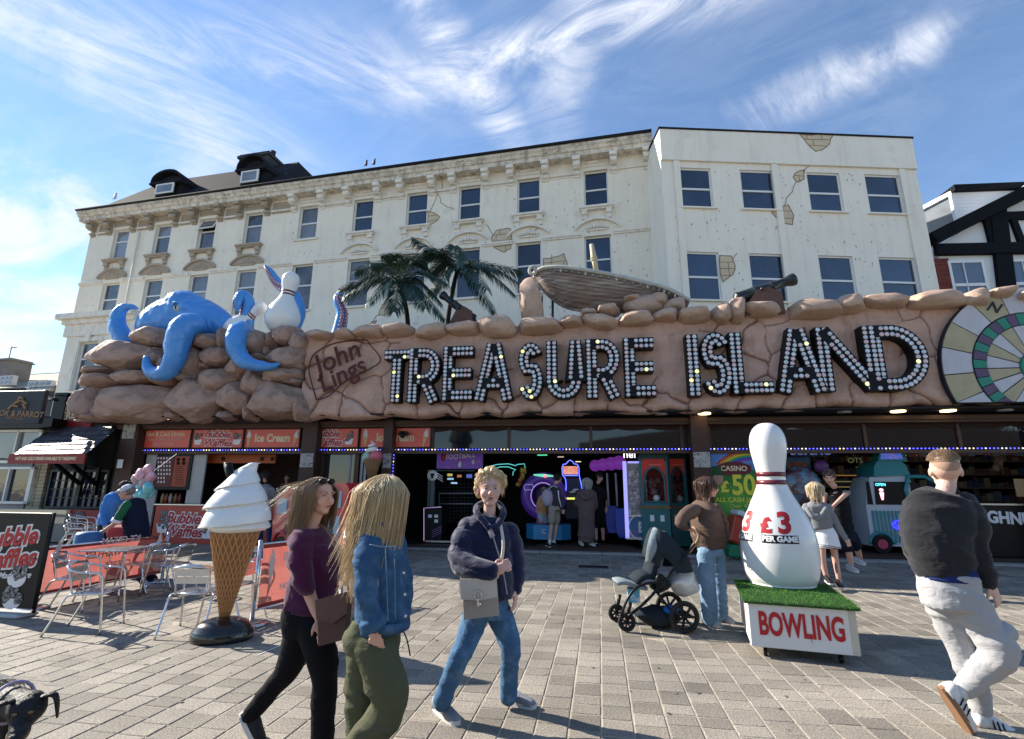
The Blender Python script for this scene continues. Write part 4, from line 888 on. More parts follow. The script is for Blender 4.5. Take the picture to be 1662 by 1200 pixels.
palm('b', 'taller dark green palm behind the tilted cannon', (724, 530, -.6), (742, 440, -.6), [(672, 388, -.3, .12), (697, 405, .1, .2), (738, 400, -.9, .1), (650, 425, -.2, .35), (812, 440, .2, .25), (845, 462, -.2, .4), (803, 508, .2, .25), (845, 440, -.9, .2), (700, 480, .3, .3), (620, 415, -1.2, .3), (790, 470, .6, .3), (700, 445, -.9, .4), (770, 430, -1.4, .2), (835, 478, .1, .4)], 2)
# ================================================================== CANNONS
m_can = M('cannon_iron', (.022, .026, .028), .35, metal=.3, var=.3, vs=5, bump=.3, bs=30, coat=.2); m_car = M('carriage_wood', (.12, .065, .05), .8, var=.25, vs=6, bump=.4, bs=25)
def cannon(lab, muzzle, breech, base, off, wheels=True):
    a = fp(*muzzle, off); b = fp(*breech, off); g = fp(*base, off); t = thing('cannon', lab, 'cannon', FAC.loc(g.x, g.y, g.z), FAC.rz); a -= g; b -= g
    ln = (a-b).length; T = Matrix.Translation(b) @ (a-b).to_track_quat('Z', 'Y').to_matrix().to_4x4(); s = ln/1.7
    pr = [(0, -.16), (.05, -.15), (.06, -.10), (.04, -.07), (.15, -.04), (.2, 0), (.2, .06), (.185, .08), (.18, .5), (.195, .51), (.195, .56), (.17, .57), (.15, 1.0), (.165, 1.01), (.165, 1.05), (.14, 1.06), (.125, 1.45), (.15, 1.5), (.175, 1.6), (.175, 1.68), (.15, 1.7), (.085, 1.7), (.08, 1.45), (0, 1.45)]
    q = MB(); q.lathe([(r_*s, z*s) for r_, z in pr], 20, T=T, sm=True); q.build('barrel', m_can, t)
    m_ = b.lerp(a, .38); dn = -m_.z
    for sy in (-.22, .18):
        q = MB(); q.prism([(m_.x-.55*s, -.25), (m_.x+.55*s, -.25), (m_.x+.5*s, m_.z-.12), (m_.x+.2*s, m_.z+.02), (m_.x-.1*s, m_.z-.02), (m_.x-.5*s, -.05)], sy*s*1.2, sy*s*1.2+.06); q.build('carriage_cheek', m_car, t)
    q = MB(); q.box(m_.x-.5*s, m_.x+.5*s, -.2*s, .2*s, -.2, -.05); q.build('carriage_bed', m_car, t)
    q = MB(); q.tube([(m_.x, -.36*s, m_.z-.03), (m_.x, .33*s, m_.z-.03)], .05*s, 10); q.build('trunnion', m_can, t); return t
cannon('dark iron cannon tilted up left between the palms on a broken carriage', (717, 478), (768, 518), (760, 534), .35)
cannon('glossy black cannon pointing up right at the end of the rockwork', (1290, 453), (1196, 486), (1215, 500), .9)
q = MB(); p = fp(862, 490, .8)
link('standing_stone', caps_m[4], None, FAC.loc(p.x, p.y, p.z), FAC.rz).scale = (.33, .3, .72); tag(bpy.data.objects['standing_stone'], 'tall brown standing stone propping the bow of the boat', 'rock')
for i, (x0, x1, y0, y1, lab) in enumerate([(1010, 1078, 479, 512, 'biggest rounded brown rock heaped below the stern of the boat'), (1055, 1085, 478, 500, 'small brown rock wedged right of the biggest rounded rock'), (968, 1007, 495, 513, 'low flat brown rock left of the biggest rounded rock'), (940, 970, 501, 517, 'small pointed brown rock at the foot of the boat keel'), (1075, 1112, 485, 508, 'brown rock touching the cap stones below the boat stern tip'), (1012, 1040, 480, 492, 'small orange brown rock lodged under the boat hull')]):
    o = put_rock(caps_m, x0, x1, y0, y1, .75, None, .35, 0, i*2+3, 'rock'); p = o.location.copy(); o.location = FAC.loc(p.x, p.y, p.z); o.rotation_euler = (0, 0, FAC.rz); tag(o, lab, 'rock', 'rocks heaped under the boat')
# ================================================================== BOAT
m_hull = M('hull_planks', (.24, .19, .17), .8, var=.3, vs=3, bump=.5, bs=25, col2=(.34, .31, .29), m2=(.5, .62), stretch=(.35, 1, 5)); m_gun = M('weathered_white_rail', (.42, .42, .38), .8, var=.25, vs=6, bump=.3, col2=(.2, .19, .17), m2=(.58, .68))
bx0 = fp(866, 445, .3); bx1 = fp(1118, 490, .3); kz = fp(945, 503, .3).z; bc = fp(960, 500, .3)
boat = thing('wooden_boat', 'old clinker rowing boat with white rail wrecked on top of the arcade', 'boat', FAC.loc(bc.x, bc.y, bc.z), FAC.rz)
top = [(866, 447), (880, 438), (910, 436), (950, 441), (1000, 450), (1050, 462), (1085, 472), (1118, 490)]
bot = [(872, 457), (890, 478), (915, 496), (945, 503), (985, 506), (1040, 503), (1090, 498), (1115, 492)]
bp_ = smooth_curve([fp(x, y, .3)-bc for x, y in bot], 4); PL = 9; n_ = 4*PL; ns = len(bp_)
half = lerp_list([.04, .34, .52, .6, .6, .58, .5, .38], ns); tp_ = [fp(c_.x, c_.y, .3+h_)+V((0, h_, 0))-bc for c_, h_ in zip(smooth_curve([(x, y, 0) for x, y in top], 4), half)]
for side in (-1, 1):
    for k in range(PL):
        q = MB(); vs = []
        for i in range(ns):
            for kk, lift in ((k, .03), (k+1, .0)):
                f = kk/PL; z = bp_[i].z+(tp_[i].z-bp_[i].z)*f; x_ = bp_[i].x+(tp_[i].x-bp_[i].x)*f; wv = half[i]*math.sin(min(1, f*1.02+.04)*math.pi/2)**.75
                vs.append((x_, side*(wv+lift)*(1), z))
        for i in range(ns-1): q.f.append([2*i, 2*i+2, 2*i+3, 2*i+1] if side < 0 else [2*i, 2*i+1, 2*i+3, 2*i+2]); q.m.append(0); q.s.append(True)
        # lower lip of the plank
        o_ = len(vs); vs2 = [(v[0], v[1]-side*.05, v[2]+.002) for v in vs[::2]]; q.v = vs+vs2
        for i in range(ns-1): q.f.append([2*i, o_+i, o_+i+1, 2*i+2]); q.m.append(0); q.s.append(False)
        q.build('hull_plank', m_hull, boat)
q = MB()
for side in (-1, 1):
    P = [V((tp_[i].x, side*(half[i]+.05), tp_[i].z+.02)) for i in range(ns)]; q.tube(P, .055, 6); 
q.tube([V((tp_[-1].x, -half[-1], tp_[-1].z+.02)), V((tp_[-1].x, half[-1], tp_[-1].z+.02))], .05, 6); q.build('rail', m_gun, boat)
q = MB(); q.tube([V((p.x, 0, p.z-.02)) for p in bp_], .05, 6); q.build('keel', m_hull, boat)
q = MB(); q.add([V((tp_[i].x, s_*half[i]*.96, tp_[i].z-.04)) for i in range(ns) for s_ in (-1, 1)], [[2*i, 2*i+2, 2*i+3, 2*i+1] for i in range(ns-1)]); q.build('deck', m_gun, boat)
q = MB(); 
for k in range(34):
    f = .22+.7*k/34; i = int(f*(ns-1)); q.box(tp_[i].x-.02, tp_[i].x+.025, -half[i]-.09, -half[i]-.045, tp_[i].z-.13, tp_[i].z-.06)
stuff(q.build('rail_dentils', m_gun, boat))
q = MB(); p0 = tp_[1]+V((-.02, -.25, .03)); q.tube([p0+V((.16*math.cos(t)*(1-t/12), 0, .16*math.sin(t)*(1-t/12))) for t in np.linspace(0, 8, 20)], .045, 6); q.build('prow_scroll', m_gun, boat)
a = fp(968, 441, .3)-bc; b = fp(960, 397, .3)-bc; q = MB(); q.tube([a, a.lerp(b, .3), a.lerp(b, .5), b], [.07, .075, .085, .06], 10); 
for f in (.42, .5): q.tube([a.lerp(b, f-.02), a.lerp(b, f+.02)], .1, 10)
q.build('mast_stump', M('bamboo', (.45, .38, .24), .6, var=.15), boat)
q = MB()
for x in (880, 897): q.tube([fp(x, 540, .2)-bc, fp(x, 480, .2)-bc], .035 if x > 890 else .02, 6)
q.build('prop', m_can, boat)
# gulls on the hotel gutter and one on the rock edge
m_gull = M('gull_white', (.6, .6, .6), .6, bump=0); m_gulld = M('gull_dark', (.05, .05, .055), .6, bump=0)
for (fr, x, y, d, lab, mt, sz) in ((HOT, 594, 268, -.5, 'left of two small dark birds on the hotel gutter', m_gulld, .22), (HOT, 607, 266, -.5, 'right of two small dark birds on the hotel gutter', m_gulld, .22), (HOT, 186, 322, -.5, 'pale gull on the far left end of the hotel gutter', m_gull, .26), (FAC, 676, 525, -1.1, 'tiny white gull on the rock edge below the left palm', m_gull, .16)):
    u, z = fr.px(x, y+2, d); t = thing('bird', lab, 'bird', fr.loc(u, d, z), fr.rz); q = MB(); q.ell((0, 0, sz*.6), (sz*.3, sz*.2, sz*.6), 10, 8); q.ell((sz*.1, 0, sz*1.25), (sz*.18, sz*.16, sz*.18), 8, 6); q.tube([(sz*.2, 0, sz*1.25), (sz*.45, 0, sz*1.2)], [sz*.06, .002], 5); q.tube([(-.1*sz, 0, sz*.5), (-.55*sz, 0, sz*.1)], [sz*.15, sz*.05], 6); q.build('body', mt, t)
    for s_ in (-1, 1): q = MB(); q.tube([(0, s_*.05*sz, 0), (0, s_*.05*sz, sz*.3)], sz*.03, 4); q.build('leg', m_gulld, t)
# ================================================================== ARCADE FRONT
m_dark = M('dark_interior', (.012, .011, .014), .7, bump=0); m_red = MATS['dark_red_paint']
m_sred = M('sign_red', (.42, .045, .03), .35, var=.08, bump=0, coat=.2); m_cream = M('lettering_cream', (.75, .62, .40), .5, bump=0, var=0); m_white = M('lettering_white', (.75, .73, .72), .5, bump=0, var=0)
m_blackg = M('gloss_black', (.007, .007, .008), .35, bump=0, var=.1, spec=.25); m_alu = M('aluminium', (.55, .55, .56), .25, .9, var=.08, bump=.05)
m_chrome = M('steel_tube', (.62, .62, .63), .16, 1, var=.05, bump=0); m_lred = M('letter_red', (.45, .02, .02), .45, bump=0, var=0)
m_lintg = M('tinted_transom_glass', (.008, .01, .014), .03, var=.1, bump=.04, bs=1.5, spec=.75, coat=.15)
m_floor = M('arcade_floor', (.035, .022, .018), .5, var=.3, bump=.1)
def box_px(mb, x0, x1, y0, y1, off, dep, mi=0, bev=0):
    ym = (y0+y1)/2; u0 = fp(x0, ym, off).x; u1 = fp(x1, ym, off).x; xm = (x0+x1)/2; za = fp(xm, y1, off).z; zb = fp(xm, y0, off).z
    mb.box(u0, u1, -off, -off+dep, za, zb, mi, bev=bev); return u0, u1, za, zb
def obox(name, x0, x1, y0, y1, off, dep, mat, par=None, bev=0):
    q = MB(); r = box_px(q, x0, x1, y0, y1, off, dep, bev=bev); o = q.build(name, mat, par); return o, r
def txt(s, x, y, dp, size, mat, par, rot=0, **k):
    p = fp(x, y, dp); return text(s, size, mat, par, (p.x, -dp, p.z), (math.pi/2, -R(rot), 0), k.pop('ext', .003), name=k.pop('name', 'lettering'), **k)
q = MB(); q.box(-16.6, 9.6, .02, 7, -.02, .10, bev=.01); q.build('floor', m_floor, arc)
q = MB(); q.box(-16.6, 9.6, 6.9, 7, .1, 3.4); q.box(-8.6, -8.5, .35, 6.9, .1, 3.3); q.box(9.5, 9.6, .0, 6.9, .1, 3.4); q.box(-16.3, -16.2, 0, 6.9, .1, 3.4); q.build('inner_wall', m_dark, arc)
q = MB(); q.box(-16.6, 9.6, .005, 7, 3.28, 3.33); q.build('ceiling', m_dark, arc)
# columns
m_plate = M('carved_white_plate', (.42, .40, .38), .8, var=.3, vs=14, bump=1.0, bs=28, bd=.03, col2=(.16, .14, .13), m2=(.5, .6))
for (x0, x1, plate, yp) in ((196, 222, (199, 219, 688, 712), 0), (490, 514, (487, 508, 736, 759), 0), (622, 637, (621, 634, 736, 760), 0), (1122, 1151, (1126, 1153, 734, 759), 0), (1700, 1730, (1700, 1730, 734, 760), 0)):
    u0 = fp(x0, 710, .42).x; u1 = fp(x1, 710, .42).x; q = MB(); q.box(u0, u1, -.42, -.02, .0, lz1+.09, bev=.02); cl = q.build('column', m_wood, arc)
    q = MB(); box_px(q, plate[0], plate[1], plate[2], plate[3], .455, .03, bev=.008); q.build('carved_plate', m_plate, cl)
q = MB(); u = fp(222, 710, .1).x; q.box(u+.02, u+.1, -.1, -.02, 0, lz1); q.build('post', m_wood, arc)
obox('notice', 190, 199, 746, 760, .46, .01, m_white, arc)
# beam with LED beads
bz = fp(831, 732, .1).z; uL = fp(228, 735, .1).x
q = MB(); q.box(uL, 9.5, -.12, .02, bz-.07, bz+.0); q.build('transom_beam', m_woodh, arc)
m_led = M('led_bead', (.2, .2, .9), .4, bump=0, var=0)
nt_, b_, L_ = nodes(m_led); ge = N(nt_, 'ShaderNodeNewGeometry'); oi = N(nt_, 'ShaderNodeObjectInfo'); cr = N(nt_, 'ShaderNodeValToRGB'); cr.color_ramp.interpolation = 'CONSTANT'
cr.color_ramp.elements[0].color = (.10, .10, 1, 1); cr.color_ramp.elements[1].position = .62; cr.color_ramp.elements[1].color = (.55, .5, .8, 1); e = cr.color_ramp.elements.new(.85); e.color = (.6, .5, .35, 1)
L_(ge.outputs['Random Per Island'], cr.inputs[0]); L_(cr.outputs[0], b_.inputs['Base Color']); L_(cr.outputs[0], b_.inputs['Emission Color']); b_.inputs['Emission Strength'].default_value = 1.5
q = MB(); u = uL
while u < 9.4: q.ell((u, -.135, bz+.035), (.019, .014, .017), 6, 4); u += .085
stuff(q.build('led_beads', m_led, arc))
q = MB(); q.box(uL, 9.45, -.122, -.112, bz+.005, bz+.068); q.build('led_rail', m_blackg, arc)
q = MB(); q.box(-16.6, 9.6, .0, .06, lz1+.001, 5.3); q.box(-16.6, -16.5, .06, 7, 3.3, 5.3); q.build('filler_wall', m_dark, arc)  # unseen filler wall, added to stop sun leaking in above the lintel
q = MB(); z = bz-.12; u = fp(638, 760, .3).x
while z > 1.6: q.ell((u, -.3, z), (.016, .012, .017), 6, 4); z -= .085
stuff(q.build('led_beads', m_led, arc))
# transom glazing
tz0, tz1 = bz+.09, lz0-.005
mull = [702, 826, 959, 1106, 1151, 1255, 1404, 1557, 1720]
for x in mull[1:]+[702]:
    u = fp(x, 706, .08).x; q = MB(); q.box(u-.035, u+.035, -.09, .0, tz0-.02, tz1); q.build('mullion', m_woodh, arc)
for a, b in zip(mull, mull[1:]):
    ua, ub = fp(a, 706, .04).x+.04, fp(b, 706, .04).x-.04; q = MB(); T = Matrix.Rotation(R(0), 4, 'X'); q.box(ua, ub, -.04, -.03, tz0-.02, tz1); q.build('transom_pane', m_lintg, arc)
    q = MB(); n = 24; P = [(ua, tz1), (ua, tz1-.1)]
    P = [(ub, tz1), (ua, tz1)]+[(ua+(ub-ua)*i/n, tz1-.06-.055*abs(math.sin(i/n*math.pi*2.6+a))**.7) for i in range(n+1)]; q.prism(P, -.07, -.05); q.build('scalloped_valance', M('brown_valance', (.035, .018, .014), .9), arc)
txt('SLUSH', 1652, 695, .045, .26, M('faded_lettering', (.16, .17, .18), .5, bump=0), arc, -4, ext=.002, shear=.2)
o, _ = obox('wall_notice', 1276, 1316, 682, 697, .046, .004, M('notice_grey', (.2, .2, .21), .5), arc); txt('CASINO', 1297, 687, .05, .11, M('notice_ink', (.03, .03, .07), .5, bump=0), arc, ext=.001)
u = fp(1198, 706, .2).x; q = MB(); q.box(u-.06, u+.08, -.03, -.022+.0, tz0, tz1); q.build('white_blind', m_white, arc)
# lit strips seen inside
for (x0, x1, y0, y1, c, st) in ((790, 818, 715, 717, (.35, 1, .75), .8), (883, 909, 719, 721, (1, .9, .5), 1.6), (970, 998, 712, 715, (.3, 1, .6), .6), (1330, 1345, 712, 715, (.3, 1, .6), .3), (872, 888, 738, 739.5, (.1, .8, .4), .5), (905, 915, 741, 742.5, (.8, .6, .4), .3), (934, 943, 749, 750, (1, .8, .5), .6)):
    p = fp((x0+x1)/2, y0, -.8); q = MB(); a = fp(x0, y0, -.8); b = fp(x1, y1, -.8); q.box(a.x, b.x, .8, .86, b.z, a.z); q.build('ceiling_light', M('light_%d' % x0, c, .5, bump=0, var=0, emit=st), arc)
# red sign boxes over the kiosk
m_sred2 = M('sign_red_glow', (.50, .07, .04), .35, var=.1, vs=2, bump=0, coat=.2, emit=.05)
m_frost = M('swirl_white', (.8, .78, .74), .5, bump=0); m_conet = M('cone_tan', (.62, .40, .18), .6, bump=0); m_cup = M('cup_dark', (.06, .05, .06), .6, bump=0, col2=(.35, .32, .3), vs=30)
def little_cone(par, u, y, z, s, lean=0):
    T = Matrix.Translation((u, y, z)) @ Matrix.Rotation(lean, 4, 'Y'); q = MB(); q.prism([(0, -.5*s), (.1*s, .0), (-.1*s, .0)][::1], -.004, .0, T=T); c_ = q.build('cone_picture', m_conet, par)
    q = MB(); 
    for k, (r_, zz) in enumerate(((.12, .06), (.105, .15), (.08, .24), (.045, .32))): q.lathe([(0, -.006), (r_*s, -.006+.0), (r_*s, 0)], 10, (0, 0, 0), T=T @ Matrix.Translation((0, -.003-.001*k, zz*s)) @ Matrix.Rotation(math.pi/2, 4, 'X') @ Matrix.Scale(.7, 4, (0, 1, 0)))
    q.build('swirl_picture', m_frost, par)
def waffle_pic(par, u, y, z, s):
    q = MB(); q.prism([(u-.11*s, z-.2*s), (u+.11*s, z-.2*s), (u+.17*s, z), (u-.17*s, z)], y-.004, y); q.build('tub_picture', m_white, par)
    q = MB(); r_ = random.Random(int(u*100)); 
    for k in range(14): a = r_.uniform(-.13, .13)*s; b = r_.uniform(-.08, .26)*s; q.ell((u+a, y-.006, z+b), (.05*s, .006, .05*s), 7, 5)
    stuff(q.build('waffle_picture', m_cup, par))
def bubble_txt(par, u, y, z, s, sx=1):
    s *= 1.12
    for i, w_ in enumerate(('Bubble', 'Waffles')):
        text(w_, s, m_white, par, (u+(i-.5)*s*.15, y-.003, z+(.5-i)*s*.86), (math.pi/2, -R(-2), 0), .001, .25, s*.085, 'lettering_outline', sx)
        text(w_, s, m_lred, par, (u+(i-.5)*s*.15, y-.008, z+(.5-i)*s*.86), (math.pi/2, -R(-2), 0), .001, .25, s*.025, 'lettering', sx)
def shop_sign(x0, x1, lab, kind, yt=695, yb=729):
    a = fp(x0, (yt+yb)/2, .1); b = fp(x1, (yt+yb)/2, .1); zt = tz1; zb = tz0; W_ = b.x-a.x; cu = (a.x+b.x)/2
    t = thing('shop_sign', lab, 'sign', FAC.loc(cu, -.12, (zt+zb)/2), FAC.rz); q = MB(); h = (zt-zb)/2; q.box(-W_/2+.02, W_/2-.02, 0, .06, -h, h); q.build('panel', m_sred2, t)
    q = MB(); 
    for (p0, p1, r0, r1) in ((-W_/2, -W_/2+.025, -h, h), (W_/2-.025, W_/2, -h, h), (-W_/2+.025, W_/2-.025, h-.02, h), (-W_/2+.025, W_/2-.025, -h, -h+.02)): q.box(p0, p1, -.02, .065, r0, r1)
    q.build('frame', m_wood, t)
    if kind == 'hot':
        for s_, z, sz, m in (('Hot & Cold Drinks', h*.52, .19, m_cream), ('Tea • Coffee • Bottles', 0, .15, MATS['lettering_pink']), ('Cans • Water', -h*.52, .15, MATS['lettering_pink'])): text(s_, sz, m, t, (0, -.004, z), ext=.002, off=.003, sx=.84)
    if kind == 'bw':
        bubble_txt(t, 0, -.002, 0, .25, 1.05); waffle_pic(t, -W_*.38, -.002, -.02, .75); waffle_pic(t, W_*.38, -.002, -.02, .75)
    if kind == 'bwr': bubble_txt(t, -W_*.22, -.002, 0, .25, .95); waffle_pic(t, W_*.27, -.002, -.02, .8)
    if kind == 'ic': 
        text('Ice Cream', .3, m_cream, t, (0, -.004, 0), ext=.002, off=.012, sx=.85); little_cone(t, -W_*.42, -.004, .02, .62); little_cone(t, W_*.42, -.004, .02, .62, R(12))
    return t
M('lettering_pink', (.62, .32, .28), .5, bump=0, var=0)
shop_sign(227, 311, 'red sign reading Hot & Cold Drinks above the kiosk menu board', 'hot')
shop_sign(313, 396, 'red Bubble Waffles sign with two tubs above the kiosk opening', 'bw')
shop_sign(398, 488, 'red Ice Cream sign with two cones directly left of the carved column', 'ic')
shop_sign(513, 583, 'red Bubble Waffles sign with one tub above the brown kiosk door', 'bwr')
shop_sign(585, 700, 'red Ice Cream sign partly hidden by a column and camera', 'ic')
q = MB(); p = fp(655, 704, .3); q.box(-.12, .12, -.1, .1, -.06, .06, bev=.03); q.tube([(0, -.1, -.03), (.06, -.24, -.09)], [.07, .06], 10); o = q.build('security_camera', m_blackg, None, FAC.loc(p.x, -.3, p.z), FAC.rz); tag(o, 'small black camera mounted on the red ice cream sign by the second column', 'camera')
# ---- kiosk
m_board = M('kiosk_white', (.42, .40, .38), .6, var=.1); m_org = M('orange_panel', (.42, .10, .025), .5, var=.1, bump=0)
ks = thing('kiosk', 'bubble waffle kiosk with red counter front, cream walls and orange bulkhead behind it', 'kiosk', FAC.P, FAC.rz)
obox('side_panel', 227, 251, 738, 880, .0, .06, m_board, ks); obox('side_panel', 306, 330, 738, 818, -.02, .05, m_board, ks)
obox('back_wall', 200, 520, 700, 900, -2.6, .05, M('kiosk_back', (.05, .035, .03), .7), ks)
obox('bulkhead', 335, 447, 738, 752, -.35, .1, m_org, ks)
for x in (362, 425, 442): obox('vent', x-3, x+3, 742, 748, -.34, .02, m_dark, ks)
o, r_ = obox('counter', 248, 486, 822, 889, .12, .6, m_sred, ks); cu0, cu1, cz0, cz1 = r_
q = MB(); q.box(cu0-.05, cu1, -.16, .5, cz1+.002, cz1+.05, bev=.01); q.build('counter_top', m_alu, ks)
u = fp(297, 855, .12).x; bubble_txt(ks, u, -.122, (cz0+cz1)/2+.02, .36, .95); waffle_pic(ks, fp(264, 855, .12).x, -.123, (cz0+cz1)/2+.05, 1.2); waffle_pic(ks, fp(338, 855, .12).x, -.123, (cz0+cz1)/2-.1, 1.1)
txt('or', 418, 862, .124, .4, m_cream, ks, shear=.3, off=.01)
mbd = thing('menu_board', 'dark red menu board with rows of white cups on the kiosk wall', 'menu board', FAC.P, FAC.rz); obox('frame', 251, 309, 737, 795, .03, .04, m_blackg, mbd); obox('panel', 254, 280, 741, 790, .036, .004, M('menu_maroon', (.10, .012, .012), .4, bump=0), mbd); obox('panel', 281, 304, 741, 790, .036, .004, M('menu_orange', (.33, .05, .02), .4, bump=0), mbd)
q = MB()
for r__ in range(7):
    for c__ in range(5 if r__ < 5 else 3):
        p = fp(257+c__*4.6, 744+r__*6.4, .045); q.box(p.x-.02, p.x+.02, -.045, -.042, p.z-.03, p.z+.03)
stuff(q.build('menu_pictures', m_white, mbd)); q = MB()
for r__ in range(9): p = fp(287, 757+r__*3.6, .045); q.box(p.x-.05, p.x+.2, -.045, -.042, p.z-.008, p.z+.008)
for c_ in range(4): p = fp(289+(c_ % 2)*9, 746+(c_//2)*6, .045); q.lathe([(0, 0), (.05, 0), (.05, .003)], 10, T=Matrix.Translation(p) @ Matrix.Rotation(math.pi/2, 4, 'X'))
stuff(q.build('menu_lines', m_blackg, mbd))
rq = random.Random(8)
cnt = [('black_till', 310, 331, 806, 816, 'small black till on the kiosk counter left of the giant cone'), ('display_case', 338, 362, 798, 818, 'glass display case on the counter')]
t = thing('till', 'small black till on the kiosk shelf left of the giant cone swirl', 'till', FAC.loc(0, 0), FAC.rz); obox('till_body', 311, 331, 788, 792, -.1, .2, m_blackg, t); obox('till_screen', 314, 328, 783, 788, -.1, .05, m_blackg, t)
for i, (x, c) in enumerate(((268, (.3, .05, .03)), (275, (.35, .3, .25)), (283, (.25, .12, .04)), (290, (.2, .03, .03)), (345, (.4, .36, .3)), (352, (.1, .08, .05)), (262, (.3, .2, .1)))):
    p = fp(x, 815, -.1); q = MB(); q.lathe([(.045, 0), (.05, .18), (.03, .22), (.03, .27), (0, .27)], 10); o = q.build('jar', M('jar_%d' % i, c, .3, bump=0), None, FAC.loc(p.x, .12, cz1+.055), FAC.rz); tag(o, ('maroon', 'cream', 'brown', 'dark red', 'off white', 'black', 'tan')[i]+' topping jar standing on the steel kiosk counter', 'jar', 'topping jars on the kiosk counter')
for i in range(5): p = fp(372+i*15, 741+(i % 2)*2, -.8); q = MB(); q.ell(p, (.03, .03, .025), 8, 6); q.build('spot_lamp', M('spot', (1, .85, .6), emit=6, bump=0, var=0), ks)
# kiosk door and its column side
dr = thing('kiosk_door', 'brown framed glass kiosk door between the two carved columns', 'door', FAC.P, FAC.rz)
obox('frame', 515, 520, 733, 880, .02, .1, m_woodh, dr); obox('frame', 571, 578, 733, 880, .02, .1, m_woodh, dr); obox('glass', 520, 571, 734, 880, -.02, .01, M('dark_glass', (.02, .02, .022), .05, bump=0, spec=.9, coat=.5), dr); obox('mullion', 563, 566, 737, 860, -.0, .03, M('pale_post', (.3, .3, .3), .5), dr); obox('rail', 520, 571, 733, 738, .02, .08, m_woodh, dr)
for x in (584, 590, 597): obox('shutter_post', x-3, x+1, 738, 880, -.04, .03, M('grey_post', (.3, .3, .32), .4, .3), dr)
# hanging cone on column
p = fp(605, 745, .75); hc = thing('wall_cone_model', 'small hanging ice cream cone model with pink, green and white scoops beside the column', 'cone model', FAC.loc(p.x, -.75, p.z), FAC.rz)
q = MB(); q.lathe([(0, -.72), (.03, -.72), (.23, -.02), (.24, 0), (0, 0)], 20); q.build('cone', M('cone_weave', (.28, .16, .075), .7, bump=.8, bs=40, var=.3, vs=20), hc)
q = MB(); q.ell((.10, -.05, .06), (.17, .17, .15), 14, 10); q.build('pink_scoop', M('scoop_pink', (.55, .13, .17), .5), hc); q = MB(); q.ell((-.13, -.03, .03), (.14, .16, .15), 14, 10); q.build('green_scoop', M('scoop_green', (.32, .48, .36), .5), hc)
q = MB(); q.tube([(.13*math.cos(t)*(1-t/22)-.01, -.06+.12*math.sin(t)*(1-t/22), .13+t*.019) for t in np.linspace(0, 17, 50)], lerp_list([.06, .055, .03, .01], 50), 8); q.build('white_swirl', m_frost, hc)
q = MB(); q.tube([(0, .05, .3), (0, .3, .3)], .02, 6); q.build('bracket', m_blackg, hc)
# ---- arcade machines, interior  (local depth measured from the front line)
def neon(name, par, pts, off, col, st, r=.012, closed=False):
    q = MB(); q.tube([fp(x, y, off) for x, y in pts], r, 5, closed=closed); return q.build(name, M('neon_%s_%d' % (name, int(col[0]*99+col[1]*990+col[2]*9)), col, .5, bump=0, var=0, emit=st), par)
fm = thing('football_machine', 'football kicking machine with purple header and goal net inside the dark doorway', 'arcade machine', FAC.P, FAC.rz)
m_purp = M('header_purple', (.07, .03, .16), .4, var=.5, vs=6, bump=0, col2=(.25, .05, .12), m2=(.52, .62), emit=.12, ecol=(.12, .05, .35))
o, _ = obox('header', 709, 783, 733, 761, -.5, .1, m_purp, fm); txt('FOOTBALL', 747, 741, -.49, .19, m_white, fm, 5, shear=.1, off=.004, sx=.9); txt('PRO', 748, 748.5, -.49, .12, M('pink_letter', (.5, .05, .12), .5, bump=0), fm, 4)
for x, y, r_ in ((746, 754, .09), (720, 742, .12), (768, 750, .07)): 
    p = fp(x, y, -.49); q = MB(); q.lathe([(0, 0), (r_, 0), (r_, .006)], 14, T=Matrix.Translation(p) @ Matrix.Rotation(math.pi/2, 4, 'X') @ Matrix.Scale(.6, 4, (1, 0, 0))); q.build('printed_figure', m_white if r_ < .1 else MATS['pink_letter'], fm)
q = MB(); box_px(q, 693, 770, 763, 765, -.7, .1); box_px(q, 693, 697, 765, 870, -.7, .1); q.build('frame', M('machine_green', (.03, .07, .05), .4, bump=0), fm)
q = MB(); box_px(q, 697, 703, 780, 870, -.75, .1); q.build('side_light', M('dim_panel', (.12, .13, .13), .5, bump=0), fm)
p = fp(702, 772, -.68); q = MB(); q.lathe([(0, 0), (.15, 0), (.15, .02)], 22, T=Matrix.Translation(p) @ Matrix.Rotation(math.pi/2, 4, 'X')); em_ = q.build('round_emblem', m_white, fm); q = MB(); q.ell(p+V((0, -.01, .02)), (.1, .015, .06), 12, 8); q.ell(p+V((0, -.01, -.05)), (.06, .015, .05), 10, 8); q.build('emblem_print', m_blackg, em_)
q = MB()
for k in range(3): a = fp(709+k*.3, 768+k*4, -.68); q.beam(a, a+V((.17, 0, -.1)), .02, .03, up=V((0, 1, 0)))
q.build('printed_stripe', m_white, fm)
for (x, y, w_, h_, c) in ((726, 769, 8, 4, (.5, .4, .1)), (726, 776, 10, 3, (.3, .5, .7)), (742, 771, 7, 4, (.4, .15, .05)), (757, 770, 9, 6, (.08, .12, .4)), (732, 783, 10, 2.5, (.4, .6, .8))): obox('screen', x, x+w_, y, y+h_, -.75, .02, M('scr_%d%d' % (x, y), c, .5, bump=0, var=0, emit=.35), fm)
q = MB()
for k in range(12): a = fp(700, 786+k*5.5, -1.6); b = fp(775, 786+k*5.5, -1.6); q.tube([a, b], .006, 4)
for k in range(13): a = fp(700+k*6, 766, -1.6); b = fp(700+k*6, 850, -1.6); q.tube([a, b], .006, 4)
stuff(q.build('net', M('net_grey', (.07, .08, .08), .8, bump=0), fm))
for pts in ([(713, 830), (713, 801), (768, 801)], [(713, 818), (768, 818)]): q = MB(); q.tube([fp(x, y, -1.5) for x, y in pts], .02, 6); q.build('goal_bar', M('goal_grey', (.22, .23, .24), .5), fm)
